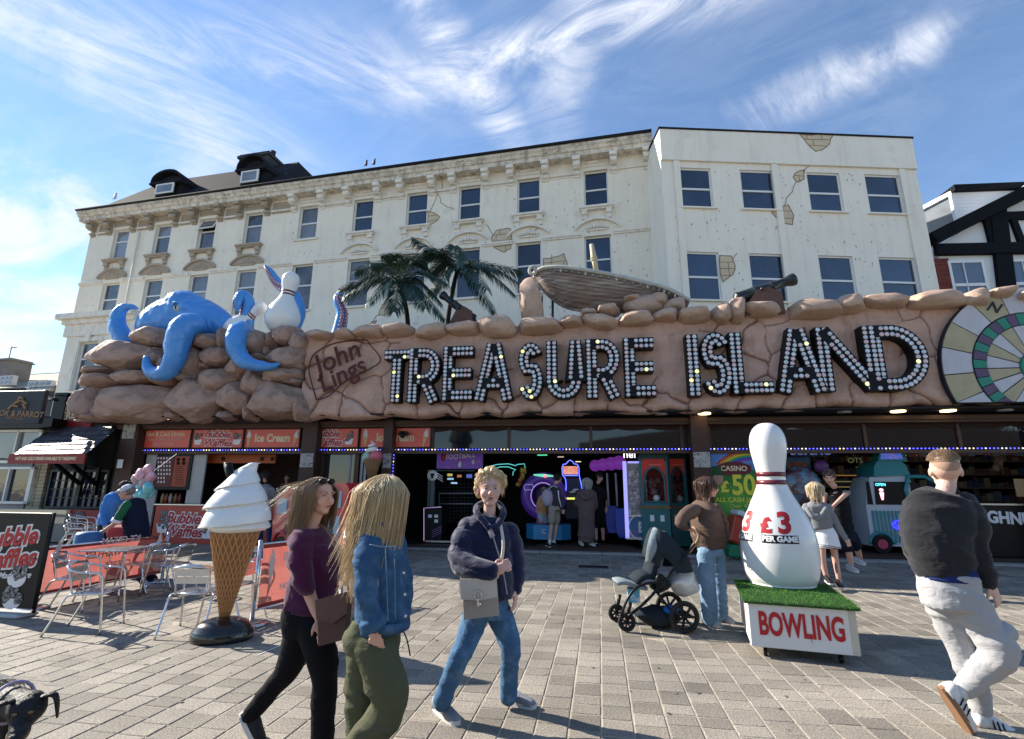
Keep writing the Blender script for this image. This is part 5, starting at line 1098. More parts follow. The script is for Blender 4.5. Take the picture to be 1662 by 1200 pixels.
q = MB(); box_px(q, 688, 716, 824, 878, -.45, .6, bev=.03); q.build('cabinet', m_blackg, fm); neon('cabinet_edge', fm, [(688, 878), (688, 825), (716, 823)], -.44, (.5, .35, .6), .35, .01)
for (x, y, s_, r_) in ((698, 838, .12, 3), (708, 838, .12, 3), (708, 846, .14, 3)): p = fp(x, y, -.44); q = MB(); q.box(p.x-.05, p.x+.05, p.y-.004, p.y, p.z-.04, p.z+.04); q.build('button_panel', m_white, fm)
q = MB()
for k in range(4): a = fp(701, 862+k*3.4, -.44); q.beam(a, a+V((.27, 0, .13)), .01, .03, up=V((0, 1, 0)))
q.build('printed_stripe', M('stripe_pink', (.35, .2, .45), .5, bump=0), fm)
obox('base_rail', 690, 760, 878, 881, -.35, .1, m_alu, fm)
nn = thing('neon_sign', 'turquoise neon outline sign hanging behind the older woman in the dark arcade', 'neon sign', FAC.P, FAC.rz)
neon('tube', nn, [(786, 764), (795, 757), (808, 754), (825, 753), (837, 756), (840, 754), (851, 753), (853, 762), (853, 768)], -1.2, (.10, .5, .5), .55); neon('tube', nn, [(800, 762), (812, 758), (825, 758), (837, 763), (833, 766), (832, 772)], -1.2, (.10, .5, .5), .4)
q = MB(); q.tube(smooth_curve([fp(843, 783, -1), fp(847, 775, -1), fp(848, 768, -1)], 5), .075, 10); q.ell(fp(849, 764, -1), (.1, .08, .09)); q.ell(fp(842, 786, -1), (.09, .08, .07)); o = q.build('hanging_toy', M('toy_red', (.22, .03, .02), .5, col2=(.5, .4, .05), vs=3, bump=0), None, FAC.P, FAC.rz); tag(o, 'red and yellow hanging toy beside the purple ride', 'toy')
# purple pod ride
pr_ = thing('pod_ride', 'round purple ride pod with a lit propeller above its seat opening', 'kiddie ride', FAC.P, FAC.rz)
c = fp(882, 805, -1.0); q = MB(); k = 40; rr = []
q.tube([c+V((.42*math.cos(2*math.pi*j/k)*1.1, 0, .47*math.sin(2*math.pi*j/k))) for j in range(k)], .17, 12, closed=True); q.build('pod_ring', M('ride_purple', (.05, .018, .16), .35, bump=0, coat=.3, emit=.06, ecol=(.1, .03, .4)), pr_)
q = MB(); q.ell(c+V((0, .35, 0)), (.5, .3, .55)); q.build('pod_shell', M('ride_dark', (.03, .012, .08), .5, bump=0), pr_); q = MB(); q.tube([c+V((.30*math.cos(2*math.pi*j/k)*1.1, -.14, .35*math.sin(2*math.pi*j/k))) for j in range(k)], .012, 5, closed=True); q.build('rim_light', M('rim_lilac', (.4, .3, .6), emit=.4, bump=0), pr_)
q = MB(); a = fp(866, 771, -.8); b = fp(898, 773, -.8); q.tube([a, a.lerp(b, .5), b], [.02, .045, .02], 8); q.build('propeller', M('prop_green', (.15, .6, .4), emit=.5, bump=0), pr_); q = MB(); q.ell(fp(885, 773, -.78), (.04, .04, .04)); q.build('hub_lamp', M('hub_red', (1, .1, .15), emit=1.5, bump=0), pr_)
neon('cloud_outline', pr_, [(852, 796), (850, 790), (854, 786), (860, 787), (864, 786), (866, 791), (864, 796), (858, 795), (852, 796)], -.8, (.25, .2, .45), .5, .008)
pl = MB(); a = fp(852, 863, -.6); b = fp(926, 863, -.6); zt = fp(885, 852, -.6).z; zb = .12
hexp = [(a.x, .95), (a.x+.22, .62), (b.x-.25, .55), (b.x, .8), (b.x-.1, 1.6), (a.x+.1, 1.7)]; vs = [(x, y, z) for z in (zb+.12, zt) for x, y in hexp]; pl.add(vs, [list(range(5, -1, -1)), list(range(6, 12))]+[[i, (i+1) % 6, (i+1) % 6+6, i+6] for i in range(6)]); plat = pl.build('ride_platform', M('platform_blue', (.03, .22, .42), .4, bump=0, coat=.2), None, FAC.P, FAC.rz); tag(plat, 'pale blue angular ride platform the child in pink stands on', 'platform')
text('C', .16, m_white, plat, ((a.x+b.x)/2-.1, .575, (zb+.15+zt)/2), (math.pi/2, 0, 0), .002)
plat.children[0].data.update()
# crown machine
cm_ = thing('crown_machine', 'arcade machine with blue neon crown and red lips print between the two adults', 'arcade machine', FAC.P, FAC.rz)
q = MB(); box_px(q, 916, 944, 775, 845, -1.2, .7, bev=.05); q.build('cabinet', M('cab_dark', (.02, .02, .04), .4, bump=0), cm_)
obox('marquee', 914, 938, 757, 770, -1.1, .1, M('marquee_print', (.5, .12, .03), .5, col2=(.7, .5, .3), vs=6, bump=0, emit=.5, ecol=(.6, .2, .1)), cm_)
neon('neon_tube', cm_, [(913, 771), (912, 760), (914, 754), (919, 753), (922, 749), (925, 747), (929, 749), (932, 753), (937, 754), (940, 760), (940, 771), (943, 785), (946, 800)], -1.05, (.08, .12, 1), 1.6); neon('neon_tube', cm_, [(913, 771), (918, 778), (919, 792), (917, 802)], -1.05, (.08, .12, 1), 1.6); neon('neon_tube', cm_, [(916, 772), (938, 772)], -1.05, (.08, .12, 1), 1.3)
q = MB()
for k in range(4): q.ell(fp(928+k*2.5, 799-k*1.8+(k % 2), -1.0), (.07, .02, .02))
q.build('glove_print', m_white, cm_)
obox('control_lights', 920, 940, 808, 811, -1.0, .05, M('ctl', (.6, .6, .1), emit=.8, bump=0, col2=(.05, .1, .8), vs=4), cm_)
# claw row with purple balls
cl_ = thing('ball_machine', 'claw machine with four purple spheres on top and blue bowed sides', 'arcade machine', FAC.P, FAC.rz)
m_ball = M('purple_ball', (.14, .03, .25), .35, var=.4, vs=12, emit=.15, ecol=(.3, .05, .5), bump=0)
for k in range(4): p = fp(966+k*13, 756-k*1.6, -1.15+k*.12); q = MB(); q.ell(p, (.16+k*.01,)*3, 16, 12); q.build('ball', m_ball, cl_)
for x in (985, 999): q = MB(); q.tube([fp(x, 768, -.9), fp(x+3, 822, -.85)], .028, 8); q.build('pole', M('pole_grey', (.3, .3, .3), .4), cl_)
m_bluec = M('machine_blue', (.02, .06, .38), .35, bump=0, coat=.3)
for (x0, x1, y0, y1, o_) in ((984, 1003, 822, 865, -1.0), (1000, 1020, 826, 873, -.8)):
    q = MB(); u0, z0 = fp(x0, y1, o_).x, fp(x0, y1, o_).z; u1 = fp(x1, y1, o_).x; z1 = fp(x0, y0, o_).z; pr = []
    for (f, s_) in ((0, .75), (.15, .9), (.5, 1), (.85, 1), (1, .95)): pr.append((f, s_))
    for (f0, s0), (f1, s1) in zip(pr, pr[1:]):
        cx_ = u1; w0 = (u1-u0)*s0; w1 = (u1-u0)*s1; zA = z0+(z1-z0)*f0; zB_ = z0+(z1-z0)*f1; q.add([(cx_-w0, -o_, zA), (cx_, -o_, zA), (cx_, -o_+.6, zA), (cx_-w0, -o_+.6, zA), (cx_-w1, -o_, zB_), (cx_, -o_, zB_), (cx_, -o_+.6, zB_), (cx_-w1, -o_+.6, zB_)], [[0, 1, 5, 4], [1, 2, 6, 5], [3, 0, 4, 7], [2, 3, 7, 6]])
    q.build('bowed_side', m_bluec, cl_)
# lit claw machine
gm_ = thing('claw_machine', 'lilac lit claw machine full of plush prizes left of the green fortune teller', 'claw machine', FAC.P, FAC.rz)
m_lil = M('lilac_light', (.45, .42, .85), .4, emit=.5, ecol=(.3, .28, .8), bump=0); m_plush = M('plush', (.35, .2, .18), .9, isl=1.2, var=.3, vs=9, bump=.3, col2=(.5, .45, .4), m2=(.48, .55))
obox('corner_post', 1013, 1019, 749, 874, -.42, .06, m_lil, gm_); obox('top_frame', 1019, 1046, 749, 752, -.42, .08, m_lil, gm_); obox('base_frame', 1019, 1052, 836, 839, -.42, .06, m_alu, gm_); obox('base_frame', 1017, 1052, 872, 876, -.42, .06, m_alu, gm_)
obox('base_panel', 1020, 1051, 839, 872, -.44, .05, M('panel_swirl', (.06, .15, .3), .5, col2=(.35, .1, .25), vs=3, bump=0), gm_); txt('E', 1041, 857, -.435, .36, m_white, gm_, off=.01); p = fp(1040, 856, -.437); q = MB(); q.tube([p+V((.3*math.cos(t), 0, .3*math.sin(t))) for t in np.linspace(.8, 6, 24)], .02, 5); q.build('swirl_print', m_white, gm_)
obox('back', 1018, 1050, 752, 838, -1.3, .05, M('claw_back', (.12, .1, .08), .7, emit=.04), gm_)
q = MB(); rq = random.Random(4)
for k in range(110): p = fp(rq.uniform(1021, 1049), rq.choice((770, 785, 800, 812, 822, 830, 834))+rq.uniform(-5, 3), -rq.uniform(.6, 1.1)); s_ = rq.uniform(.04, .09); q.ell(p, (s_, s_, s_*.9), 8, 6)
stuff(q.build('plush_prizes', m_plush, gm_)); obox('picture', 1022, 1046, 752, 765, -.6, .02, M('pic_green', (.06, .12, .05), .5, col2=(.3, .25, .05), vs=5, bump=0), gm_)
q = MB(); box_px(q, 1019, 1050, 752, 836, -.45, .004); q.build('glass', M('thin_glass', (1, 1, 1), .02, bump=0, var=0, alpha=.12, spec=1), gm_)
# fortune teller cabinets
m_tl = M('teal_cabinet', (.015, .12, .13), .4, var=.15, coat=.2); m_rw = M('arch_red', (.38, .03, .02), .4, var=.2, emit=.06)
for (x0, x1, off, lab) in ((1040, 1086, -.25, 'nearer teal fortune teller cabinet with arched window and white orb'), (1087, 1116, -.95, 'farther teal fortune teller cabinet with dark red interior')):
    t = thing('fortune_cabinet', lab, 'fortune machine', FAC.P, FAC.rz, 'teal fortune teller cabinets'); cxp = (x0+x1)/2
    u0, u1 = fp(x0, 800, off).x, fp(x1, 800, off).x; zt = fp(cxp, 745, off).z; zm = fp(cxp, 823, off).z; zb = .12; y = -off
    q = MB(); q.box(u0, u1, y, y+.75, zb, zm, bev=.01); q.build('lower_cabinet', m_tl, t)
    q = MB(); q.box(u0+.05, u1-.05, y+.6, y+.7, zm, zt); q.build('back', M('red_inside', (.12, .02, .02), .7, emit=.05), t)
    cu_ = (u0+u1)/2; hw = (u1-u0)/2; aw = hw*.72; za = zm+.12; zc = zm+(zt-zm)*.52; ap = [(cu_-aw, za), (cu_-aw, zc)]+[(cu_-aw*math.cos(R(a))*1, zc+(zt-zc-.22)*math.sin(R(a))) for a in range(10, 171, 16)]+[(cu_+aw, zc), (cu_+aw, za)]
    q = MB(); n = len(ap); out = [(u0, za), (u0, zc)]+[(cu_-hw*math.cos(R(a)) if 35 < a < 145 else (u0 if a < 90 else u1), zt) if 35 < a < 145 else ((u0 if a < 90 else u1), zc+(zt-zc)*min(1, math.sin(R(a))*1.6)) for a in range(10, 171, 16)]+[(u1, zc), (u1, za)]
    for i in range(n-1): q.add([(ap[i][0], y, ap[i][1]), (ap[i+1][0], y, ap[i+1][1]), (out[i+1][0], y, out[i+1][1]), (out[i][0], y, out[i][1])], [[0, 1, 2, 3][::-1]])
    q.build('arch_panel', m_rw, t)
    q = MB(); q.tube([(a, y-.01, b) for a, b in ap]+[(cu_-aw, y-.01, za)], .03, 6); q.box(u0, u1, y-.012, y+.05, zm, za); 
    for uu in (u0, u1-.05): q.box(uu, uu+.05, y-.02, y+.7, zm, zt)
    q.build('arch_frame', m_tl, t)
    q = MB(); q.box(u0-.03, u1+.03, y-.05, y+.75, zt, zt+.06)
    for k in range(7): uu = u0+(u1-u0)*(k+.5)/7; q.prism([(uu-.055, zt+.06), (uu+.055, zt+.06), (uu+.05, zt+.12), (uu, zt+.19), (uu-.05, zt+.12)], y-.04, y)
    q.build('crenellated_top', M('teal_dark', (.02, .07, .07), .5), t)
    q = MB(); q.box(u0-.02, u1+.02, y-.02, y+.02, zm-.04, zm+.02); q.build('gold_ledge', M('dull_gold', (.2, .11, .03), .5), t)
    q = MB(); rq = random.Random(int(x0))
    for k in range(16): q.ell((cu_+rq.uniform(-.2, .2), y+rq.uniform(.25, .5), za+rq.uniform(.1, .65)), (rq.uniform(.04, .12),)*3, 8, 6)
    q.build('mannequin', M('mann', (.16, .07, .06), .7, isl=1, vs=9), t)
    q = MB(); q.ell((cu_+.05, y+.15, za+.09), (.09,)*3); q.build('orb', M('orb_white', (.6, .58, .55), .3, bump=0), t)
    for dx in (-.15, .1): q = MB(); q.box(cu_+dx, cu_+dx+.1, y-.006, y-.001, zm-.35, zm-.2); q.build('sticker', m_white, t)
    txt('• • • • •', cxp, 755, off+.002, .1, m_cream, t)
hh = thing('led_sign', 'small white and pink LED sign reading hei above the claw machine', 'LED sign', FAC.P, FAC.rz); txt('hei', 1021.5, 738, .0, .27, M('led_white', (1, .95, 1), emit=1.0, bump=0, col2=(.5, 1, .9), vs=4, var=0), hh, off=.0)
# pink prize figures by the man in the dark
q = MB(); 
for k in range(9): q.ell(fp(975+rq.uniform(-4, 8), 815+k*6, -1.3), (.12, .1, .1), 8, 6)
o = q.build('hanging_prizes', M('magenta_prizes', (.2, .03, .12), .6, isl=.8), None, FAC.P, FAC.rz); tag(o, 'hanging magenta prizes in the dark behind the man', 'prizes'); stuff(o)
# casino poster
cp = thing('casino_poster', 'green casino banner with rainbow and big yellow figure fifty beside the column', 'banner', FAC.P, FAC.rz)
o, (a0, a1, b0, b1) = obox('banner', 1154, 1262, 730, 885, .05, .03, M('poster_green', (.05, .22, .03), .5, col2=(.12, .35, .05), vs=2, m2=(.4, .65), bump=0), cp)
y = -.056; H_ = b1-b0
q = MB(); q.box(a0, a1, y, y+.003, b1-.42, b1-.001); q.build('printed_sky', M('poster_sky', (.10, .25, .55), .5, bump=0), cp)
for k, c in enumerate(((.5, .03, .02), (.6, .22, .02), (.62, .5, .03), (.05, .3, .06), (.04, .08, .4), (.2, .04, .3))):
    q = MB(); cc = (a0+1.0, b1-1.15); r0, r1 = 1.15-k*.045, 1.15-(k+1)*.045; P = [(cc[0]+r1*math.cos(R(t)), cc[1]+r1*math.sin(R(t))) for t in range(45, 141, 6)]; P2 = [(cc[0]+r0*math.cos(R(t)), cc[1]+r0*math.sin(R(t))) for t in range(45, 141, 6)]
    for i in range(len(P)-1):
        Q = [P[i+1], P[i], P2[i], P2[i+1]]
        if all(a0 < x_ < a1 and z_ < b1-.01 for x_, z_ in Q): q.add([(x_, y-.002-.0004*k, z_) for x_, z_ in Q], [[0, 1, 2, 3]])
    q.build('rainbow_stripe', M('rb_%d' % k, c, .5, bump=0, var=0), cp)
q = MB(); q.prism([(a0+.2, b1-.55), (a1-.1, b1-.55), (a1-.5, b1-.38), (a0+1, b1-.33), (a0+.6, b1-.4)], y-.001, y); q.build('printed_hill', M('poster_hill', (.10, .18, .38), .5, bump=0), cp)
q = MB(); q.box(a0, a1, y-.0035, y-.001, b1-.8, b1-.5); q.build('printed_field', M('poster_field', (.03, .16, .03), .5, bump=0), cp)
p = fp(1191, 761, .062); q = MB(); q.prism([(p.x+.42*math.cos(R(t))*(1.05 if t % 90 else 1), p.z+.18*math.sin(R(t))) for t in range(22, 382, 45)], -.066, -.061); q.build('badge', M('badge_red', (.13, .015, .02), .4, bump=0), cp); txt('CASINO', 1191, 761, .068, .17, m_cream, cp, off=.004)
m_yel = M('poster_yellow', (.70, .62, .06), .5, bump=0, var=0)
txt('£', 1176, 791, .064, .34, m_yel, cp, off=.02); txt('50', 1207, 789, .064, .66, m_yel, cp, off=.02, sx=.85, align='CENTER'); txt('ALL CASH JACKPOTS', 1211, 812, .064, .15, m_yel, cp, off=.004); txt('Over 400 of the', 1215, 822, .064, .13, M('poster_lime', (.45, .5, .12), .5, bump=0), cp, off=.003); txt('latest and best', 1215, 829, .064, .13, MATS['poster_lime'], cp, off=.003); txt('games', 1217, 835, .064, .13, MATS['poster_lime'], cp, off=.003)
p = fp(1165, 777, .062); q = MB(); q.ell(p, (.13, .01, .16)); q.build('printed_face', M('print_skin', (.45, .25, .17), .5, bump=0), cp); q = MB(); q.box(p.x-.16, p.x+.16, -.075, -.062, p.z+.08, p.z+.12); q.box(p.x-.09, p.x+.1, -.075, -.062, p.z+.12, p.z+.3); q.build('printed_hat', M('print_green', (.015, .08, .02), .5, bump=0), cp)
txt('R BAR', 1187, 853, .064, .15, m_white, cp); 
# red slanting tub ride
p = fp(1200, 885, .5); tr = thing('tub_ride', 'slanted red box ride with white top standing on a green base', 'kiddie ride', FAC.loc(p.x, -.5, 0), FAC.rz)
T = Matrix.Translation((0, 0, .32)) @ Matrix.Rotation(R(17), 4, 'Y')
q = MB(); q.box(-.3, .45, -.3, .3, 0, .62, T=T, bev=.05); q.build('tub', M('tub_red', (.40, .04, .02), .4, coat=.2), tr); q = MB(); q.box(-.27, .47, -.33, .33, .62, .74, T=T, bev=.03); q.build('rim', M('tub_white', (.55, .6, .62), .5), tr); q = MB(); q.box(-.3, .45, -.28, .28, .05, .34, bev=.04); q.build('base', M('tub_green', (.02, .16, .08), .5), tr)
# boxing machine
bx_ = thing('boxing_machine', 'blue boxing machine with lit header behind the giant pin', 'arcade machine', FAC.P, FAC.rz)
obox('header', 1283, 1341, 727, 741, -.5, .1, M('box_head', (.015, .03, .12), .4, bump=0), bx_); txt('BOXING', 1315, 733, -.49, .25, M('box_letter', (.22, .28, .6), .4, emit=.15, bump=0), bx_, off=.01); obox('cabinet', 1276, 1322, 742, 870, -.6, .6, M('box_blue', (.02, .07, .16), .4, col2=(.04, .14, .24), vs=3), bx_)
obox('art', 1279, 1311, 750, 780, -.58, .02, M('box_art', (.30, .09, .02), .5, col2=(.12, .02, .02), vs=4, bump=0), bx_); txt('BOXER', 1296, 764, -.57, .13, m_cream, bx_); q = MB(); q.ell(fp(1300, 790, -.4), (.5, .2, .5)); q.build('dome', M('dome_art', (.10, .04, .04), .2, col2=(.10, .2, .28), vs=5, bump=0, coat=1), bx_)
q = MB(); q.ell(fp(1333, 757, -.3), (.18, .1, .16)); q.build('punch_ball', M('ball_pur', (.10, .03, .12), .4), bx_)
# shelves of goods behind the couple
sh = thing('prize_shelves', 'dim shelves of boxed prizes running along the back behind the couple', 'shelves', FAC.P, FAC.rz)
rq = random.Random(19); mg = [M('goods_%d' % i, c, .6, isl=.9, var=.3, vs=8, bump=0) for i, c in enumerate(((.12, .07, .03), (.08, .02, .012), (.05, .05, .05), (.13, .10, .05), (.015, .025, .06)))]
for k in range(6):
    z = .6+k*.36; q = MB(); q.box(1.6, 9.3, 2.6, 3.0, z-.03, z); q.build('shelf', m_woodh, sh); bs_ = [MB() for _ in mg]; u = 1.7
    while u < 9.2: w_ = rq.uniform(.07, .22); bs_[rq.randrange(5)].box(u, u+w_*.9, 2.62, 2.85, z+.002, z+rq.uniform(.1, .28)); u += w_
    for b_2, m_ in zip(bs_, mg): stuff(b_2.build('boxed_goods', m_, sh))
obox('blue_post', 1400, 1403, 764, 795, -1.2, .05, M('blue_led_post', (.03, .04, .8), emit=.5, bump=0), sh); txt('OTS', 1388, 748, -1.3, .2, M('dim_yellow', (.3, .3, .15), .5, bump=0, emit=.1), sh)
for (x0, x1, y, c) in ((1390, 1440, 758, (.3, .1, .04)), (1440, 1500, 738, (.3, .15, .06)), (1350, 1392, 771, (.25, .12, .04)), (1360, 1440, 790, (.2, .14, .05)), (1352, 1395, 781, (.15, .13, .05))): obox('lit_strip', x0, x1, y, y+1.8, -2.2, .02, M('strip_%d' % x0, c, .5, bump=0, emit=.35), sh)
for i in range(9): obox('prize_bag', 1545+i*13-(.5), 1556+i*13, 725, 738+(i % 3), -.3, .06, M('bag_%d' % (i % 3), ((.28, .26, .28), (.2, .12, .14), (.1, .18, .2))[i % 3], .5, col2=(.25, .05, .06), vs=6, bump=0), sh)
for i in range(5): obox('prize_bag', 1440+i*17, 1453+i*17, 732+i % 2*2, 742, -.9, .06, MATS['bag_%d' % (i % 3)], sh)
q = MB()
for k in range(26): q.ell(fp(1619+rq.uniform(-7, 7), 735+k*1.0+rq.uniform(-2, 2), -.5), (.05, .05, .07), 7, 5)
o = q.build('hanging_toys', M('bunch', (.13, .07, .05), .7, isl=.8), None, FAC.P, FAC.rz); tag(o, 'bunch of small brown toys hanging above the doughnut counter', 'toys'); stuff(o)
dc = thing('doughnut_counter', 'black doughnut counter with white lettering at the far right', 'counter', FAC.P, FAC.rz)
q = MB(); u0 = fp(1535, 850, -.2).x; q.box(u0, 9.4, .2, 1.1, .1, 1.25, bev=.02); q.build('counter', m_blackg, dc); q = MB(); q.box(u0-.02, 9.4, .16, 1.1, 1.252, 1.29); q.build('worktop', m_alu, dc); txt('DOUGHNUTS', 1624, 841, -.193, .36, m_white, dc, -3, off=.015, sx=.88)
q = MB(); a = fp(1650, 800, -.1); q.box(a.x, a.x+.6, .1, .12, 1.45, 1.85); q.build('tan_board', M('tan_board', (.4, .25, .12), .5), dc)
pk = thing('paper_poster', 'pale blue and yellow poster stuck behind the man in the black sweater', 'poster', FAC.P, FAC.rz); o, r_ = obox('sheet', 1577, 1601, 828, 877, -.1, .01, M('poster_pale', (.45, .52, .55), .5, bump=0), pk); obox('lower_print', 1580, 1600, 858, 876, -.094, .004, M('poster_teal', (.04, .2, .3), .5, col2=(.15, .1, .5), vs=3, bump=0), pk); obox('upper_print', 1578, 1596, 829, 836, -.094, .004, M('poster_gold', (.5, .35, .08), .5, bump=0), pk)
# ice cream van ride
p0 = fp(1412, 872, -.35); p1 = fp(1575, 872, -.2); vn = thing('van_ride', 'turquoise and white striped ice cream van kiddie ride with pink wheels', 'kiddie ride', FAC.loc(p0.x, .3, .16), FAC.rz); W_ = (p1.x-p0.x)*.78; hb = fp(1450, 770, -.35).z-.16
m_vw = M('van_white', (.42, .45, .50), .35, coat=.3); m_vt = M('van_teal', (.02, .20, .22), .35, coat=.3)
prof = [(0, .12), (0, hb*.55), (.06, hb*.8), (.18, hb*.96), (W_*.6, hb), (W_*.66, hb*.93), (W_*.74, hb*.62), (W_*.98, hb*.55), (W_, hb*.3), (W_, .12)]
q = MB(); q.prism(prof[::-1][::-1] if False else [(a, b) for a, b in prof][::-1], .02, .85); q.build('body', m_vw, vn)
q = MB(); k = 17
for i in range(k): u = .1+(W_*.9)*i/k; q.box(u, u+W_*.9/k*.55, .0, .018, .2, hb*.52)
q.build('stripes', m_vt, vn)
for (a, b) in ((.04, .16), (.22, .95), (W_*.66-.02, W_*.66+.4)):
    q = MB(); q.prism([(a, hb*.6), (b, hb*.6), (b-.02, hb*.9), (a+.03, hb*.9)] if a < 1 else [(a, hb*.6), (b, hb*.57), (b-.3, hb*.88), (a, hb*.9)], .005, .019); q.build('window', m_blackg, vn)
for u in (.22, W_*.76):
    for yy in (-.03, .80): q = MB(); q.tube([(u, yy, .17), (u, yy+.1, .17)], .21, 20, sm=False); wh = q.build('wheel', m_blackg, vn); q = MB(); q.tube([(u, yy-.012, .17), (u, yy+.0, .17)], .11, 16, sm=False); q.build('hub', M('hub_pink', (.45, .05, .10), .4), wh)
    q = MB(); q.tube([(u+.26*math.cos(t), -.01, .17+.26*math.sin(t)) for t in np.linspace(0, math.pi, 12)], .035, 6); q.build('wheel_arch', m_vt, vn)
q = MB(); 
q.prism([(.25, hb*.97), (1.05, hb*.99), (1.0, hb*1.12), (.9, hb*1.17), (.36, hb*1.17), (.28, hb*1.1)], -.04, .8); q.build('roof_canopy', m_vt, vn); q = MB(); q.prism([(.42, hb*1.17), (1.08, hb*1.17), (1.02, hb*1.36), (.9, hb*1.4), (.5, hb*1.36)], .02, .3); rs_ = q.build('roof_sign', m_vt, vn); q = MB(); q.prism([(.48, hb*1.2), (.98, hb*1.2), (.94, hb*1.32), (.52, hb*1.32)], .0, .019); q.build('sign_screen', M('van_screen', (.05, .1, .4), emit=.4, bump=0, col2=(.5, .15, .1), vs=6), rs_)
q = MB(); q.tube([(.7+.2*math.cos(t), -.012, hb*.34+.1*math.sin(t)) for t in np.linspace(0, 6.28, 16)], .02, 5, closed=True); 
for k in range(6): q.ell((.57+k*.05, -.012, hb*.34+.03*(-1)**k), (.03, .01, .03), 8, 6)
q.build('blue_lamp', M('van_blue', (.03, .03, 1), emit=1.3, bump=0), vn)
q = MB(); q.prism([(.36, hb*.66), (.40, hb*.66), (.43, hb*.76), (.33, hb*.76)][::1], -.004, .004); q.ell((.38, 0, hb*.79), (.05, .006, .04), 10, 6); q.build('neon_cone', M('van_neon', (1, .3, .4), emit=1.6, bump=0, col2=(.9, .9, .1), vs=9), vn); text('OPEN', .09, M('neon_cyan', (.1, .7, .9), emit=1.5, bump=0, var=0), vn, (.38, -.002, hb*.86))
q = MB(); q.tube([(W_*.6, .0, hb*.55), (W_*.57, -.01, hb*.8), (W_*.63, -.01, hb*.97), (W_*.85, -.01, hb*.97), (W_*1.0, -.01, hb*.88)], .05, 8); q.build('window_arch', m_vt, vn)
# doormats
for (x0, x1) in ((870, 1030), (1390, 1490)):
    a = fp(x0, 890, -.3).x; b = fp(x1, 890, -.3).x; q = MB(); q.box(a, b, .15, 1.3, .102, .112); o = q.build('doormat', M('brown_mat', (.06, .035, .022), .95, bump=.5, bs=80), None, FAC.P, FAC.rz); tag(o, 'brown mat on the arcade floor %s' % ('under the couple and child' if x0 < 1000 else 'before the ice cream van ride'), 'mat')
# ================================================================== LEFT NEIGHBOURS
m_canv = M('slate_shingle', (.055, .06, .08), .45, isl=.7, var=.2, vs=6, bump=.3, coat=.1)
cn = thing('canopy', 'slate tiled canopy with red takeaway board over the dark cafe window', 'canopy', FAC.P, FAC.rz)
A = fp(85, 694, .1); B = fp(196, 692, .1); Cc = fp(18, 741, 1.3); D_ = fp(141, 737, 1.3)
top0, top1, bot0, bot1 = A, B, Cc, D_
shm = None; rows = 6
for r__ in range(rows):
    for c__ in range(9):
        f0, f1 = r__/rows, (r__+1)/rows; g0 = (c__+(.5 if r__ % 2 else 0))/9; g1 = min(1, g0+1/9)
        if g0 >= 1: continue
        def pt(g, f): return top0.lerp(top1, g).lerp(bot0.lerp(bot1, g), f)
        a, b, c, d = pt(g0+.004, f1), pt(g1-.004, f1), pt(g1-.004, f0), pt(g0+.004, f0); nrm = (b-a).cross(d-a).normalized()*.02
        q = MB(); q.add([a+nrm*1.3, b+nrm*1.3, c+nrm*.2, d+nrm*.2, a, b, c, d], [[0, 1, 2, 3], [0, 4, 5, 1], [1, 5, 6, 2], [3, 7, 4, 0]]); q.build('shingle', m_canv, cn)
q = MB(); q.add([A, B, D_, Cc, A-V((0, 0, .06)), B-V((0, 0, .06)), D_-V((0, 0, .06)), Cc-V((0, 0, .06))], [[0, 3, 2, 1], [4, 5, 6, 7], [0, 4, 7, 3], [1, 2, 6, 5]]); 
q.add([B+V((.02, 0, 0)), D_+V((.02, 0, 0)), V((D_.x+.02, D_.y, D_.z-.3)), V((B.x+.02, B.y, D_.z-.4))], [[0, 1, 2, 3]]); q.build('canopy_frame', m_blackg, cn)
q = MB(); zt = D_.z; q.box(Cc.x, D_.x+.02, -1.36, -1.31, zt-.26, zt-.0); fb = q.build('fascia_board', M('board_red', (.22, .012, .014), .45), cn); text('HOT AND COLD DRINKS AVAILABLE TO TAKEAWAY', .125, m_cream, fb, ((Cc.x+D_.x)/2, -1.362, zt-.13), ext=.002, off=.004, sx=(D_.x-Cc.x)/3.75)
for x in (45, 170): 
    a = fp(x, 760, .1); q = MB(); bx0 = Cc.x+1.0 if x < 100 else B.x-.5; q.beam((bx0, -1.0, zt-.2), (bx0, -.05, zt-.8), .09, .09); q.beam((bx0, -.05, zt-.1), (bx0, -.05, zt-1.1), .09, .09); q.build('bracket', m_blackg, cn)
cf = thing('cafe_shopfront', 'dark green cafe window with small panes and cream brick pier under the canopy', 'shopfront', FAC.P, FAC.rz)
m_cbr = M('cream_brick', (.42, .36, .25), .8, isl=.35, var=.15); a = fp(50, 780, .0); b = fp(205, 780, .0)
q = MB(); q.box(fp(-120, 780, 0).x, fp(20, 780, 0).x, 0, .3, 0, 3.0); q.box(fp(20, 780, 0).x, -16.6, .05, .3, 0, 3.6); q.build('wall', M('dark_wall', (.03, .03, .035), .7), cf)
q = MB(); pu = fp(57, 800, .05).x; z = .1
while z < 2.5: 
    for c__ in (0, 1): qq = MB(); qq.box(pu-.23+c__*.24, pu-.0+c__*.24-.01, -.05, .05, z, z+.095, bev=.004); qq.build('brick', m_cbr, cf)
    z += .105
m_dkg = M('dark_green_frame', (.012, .02, .025), .4)
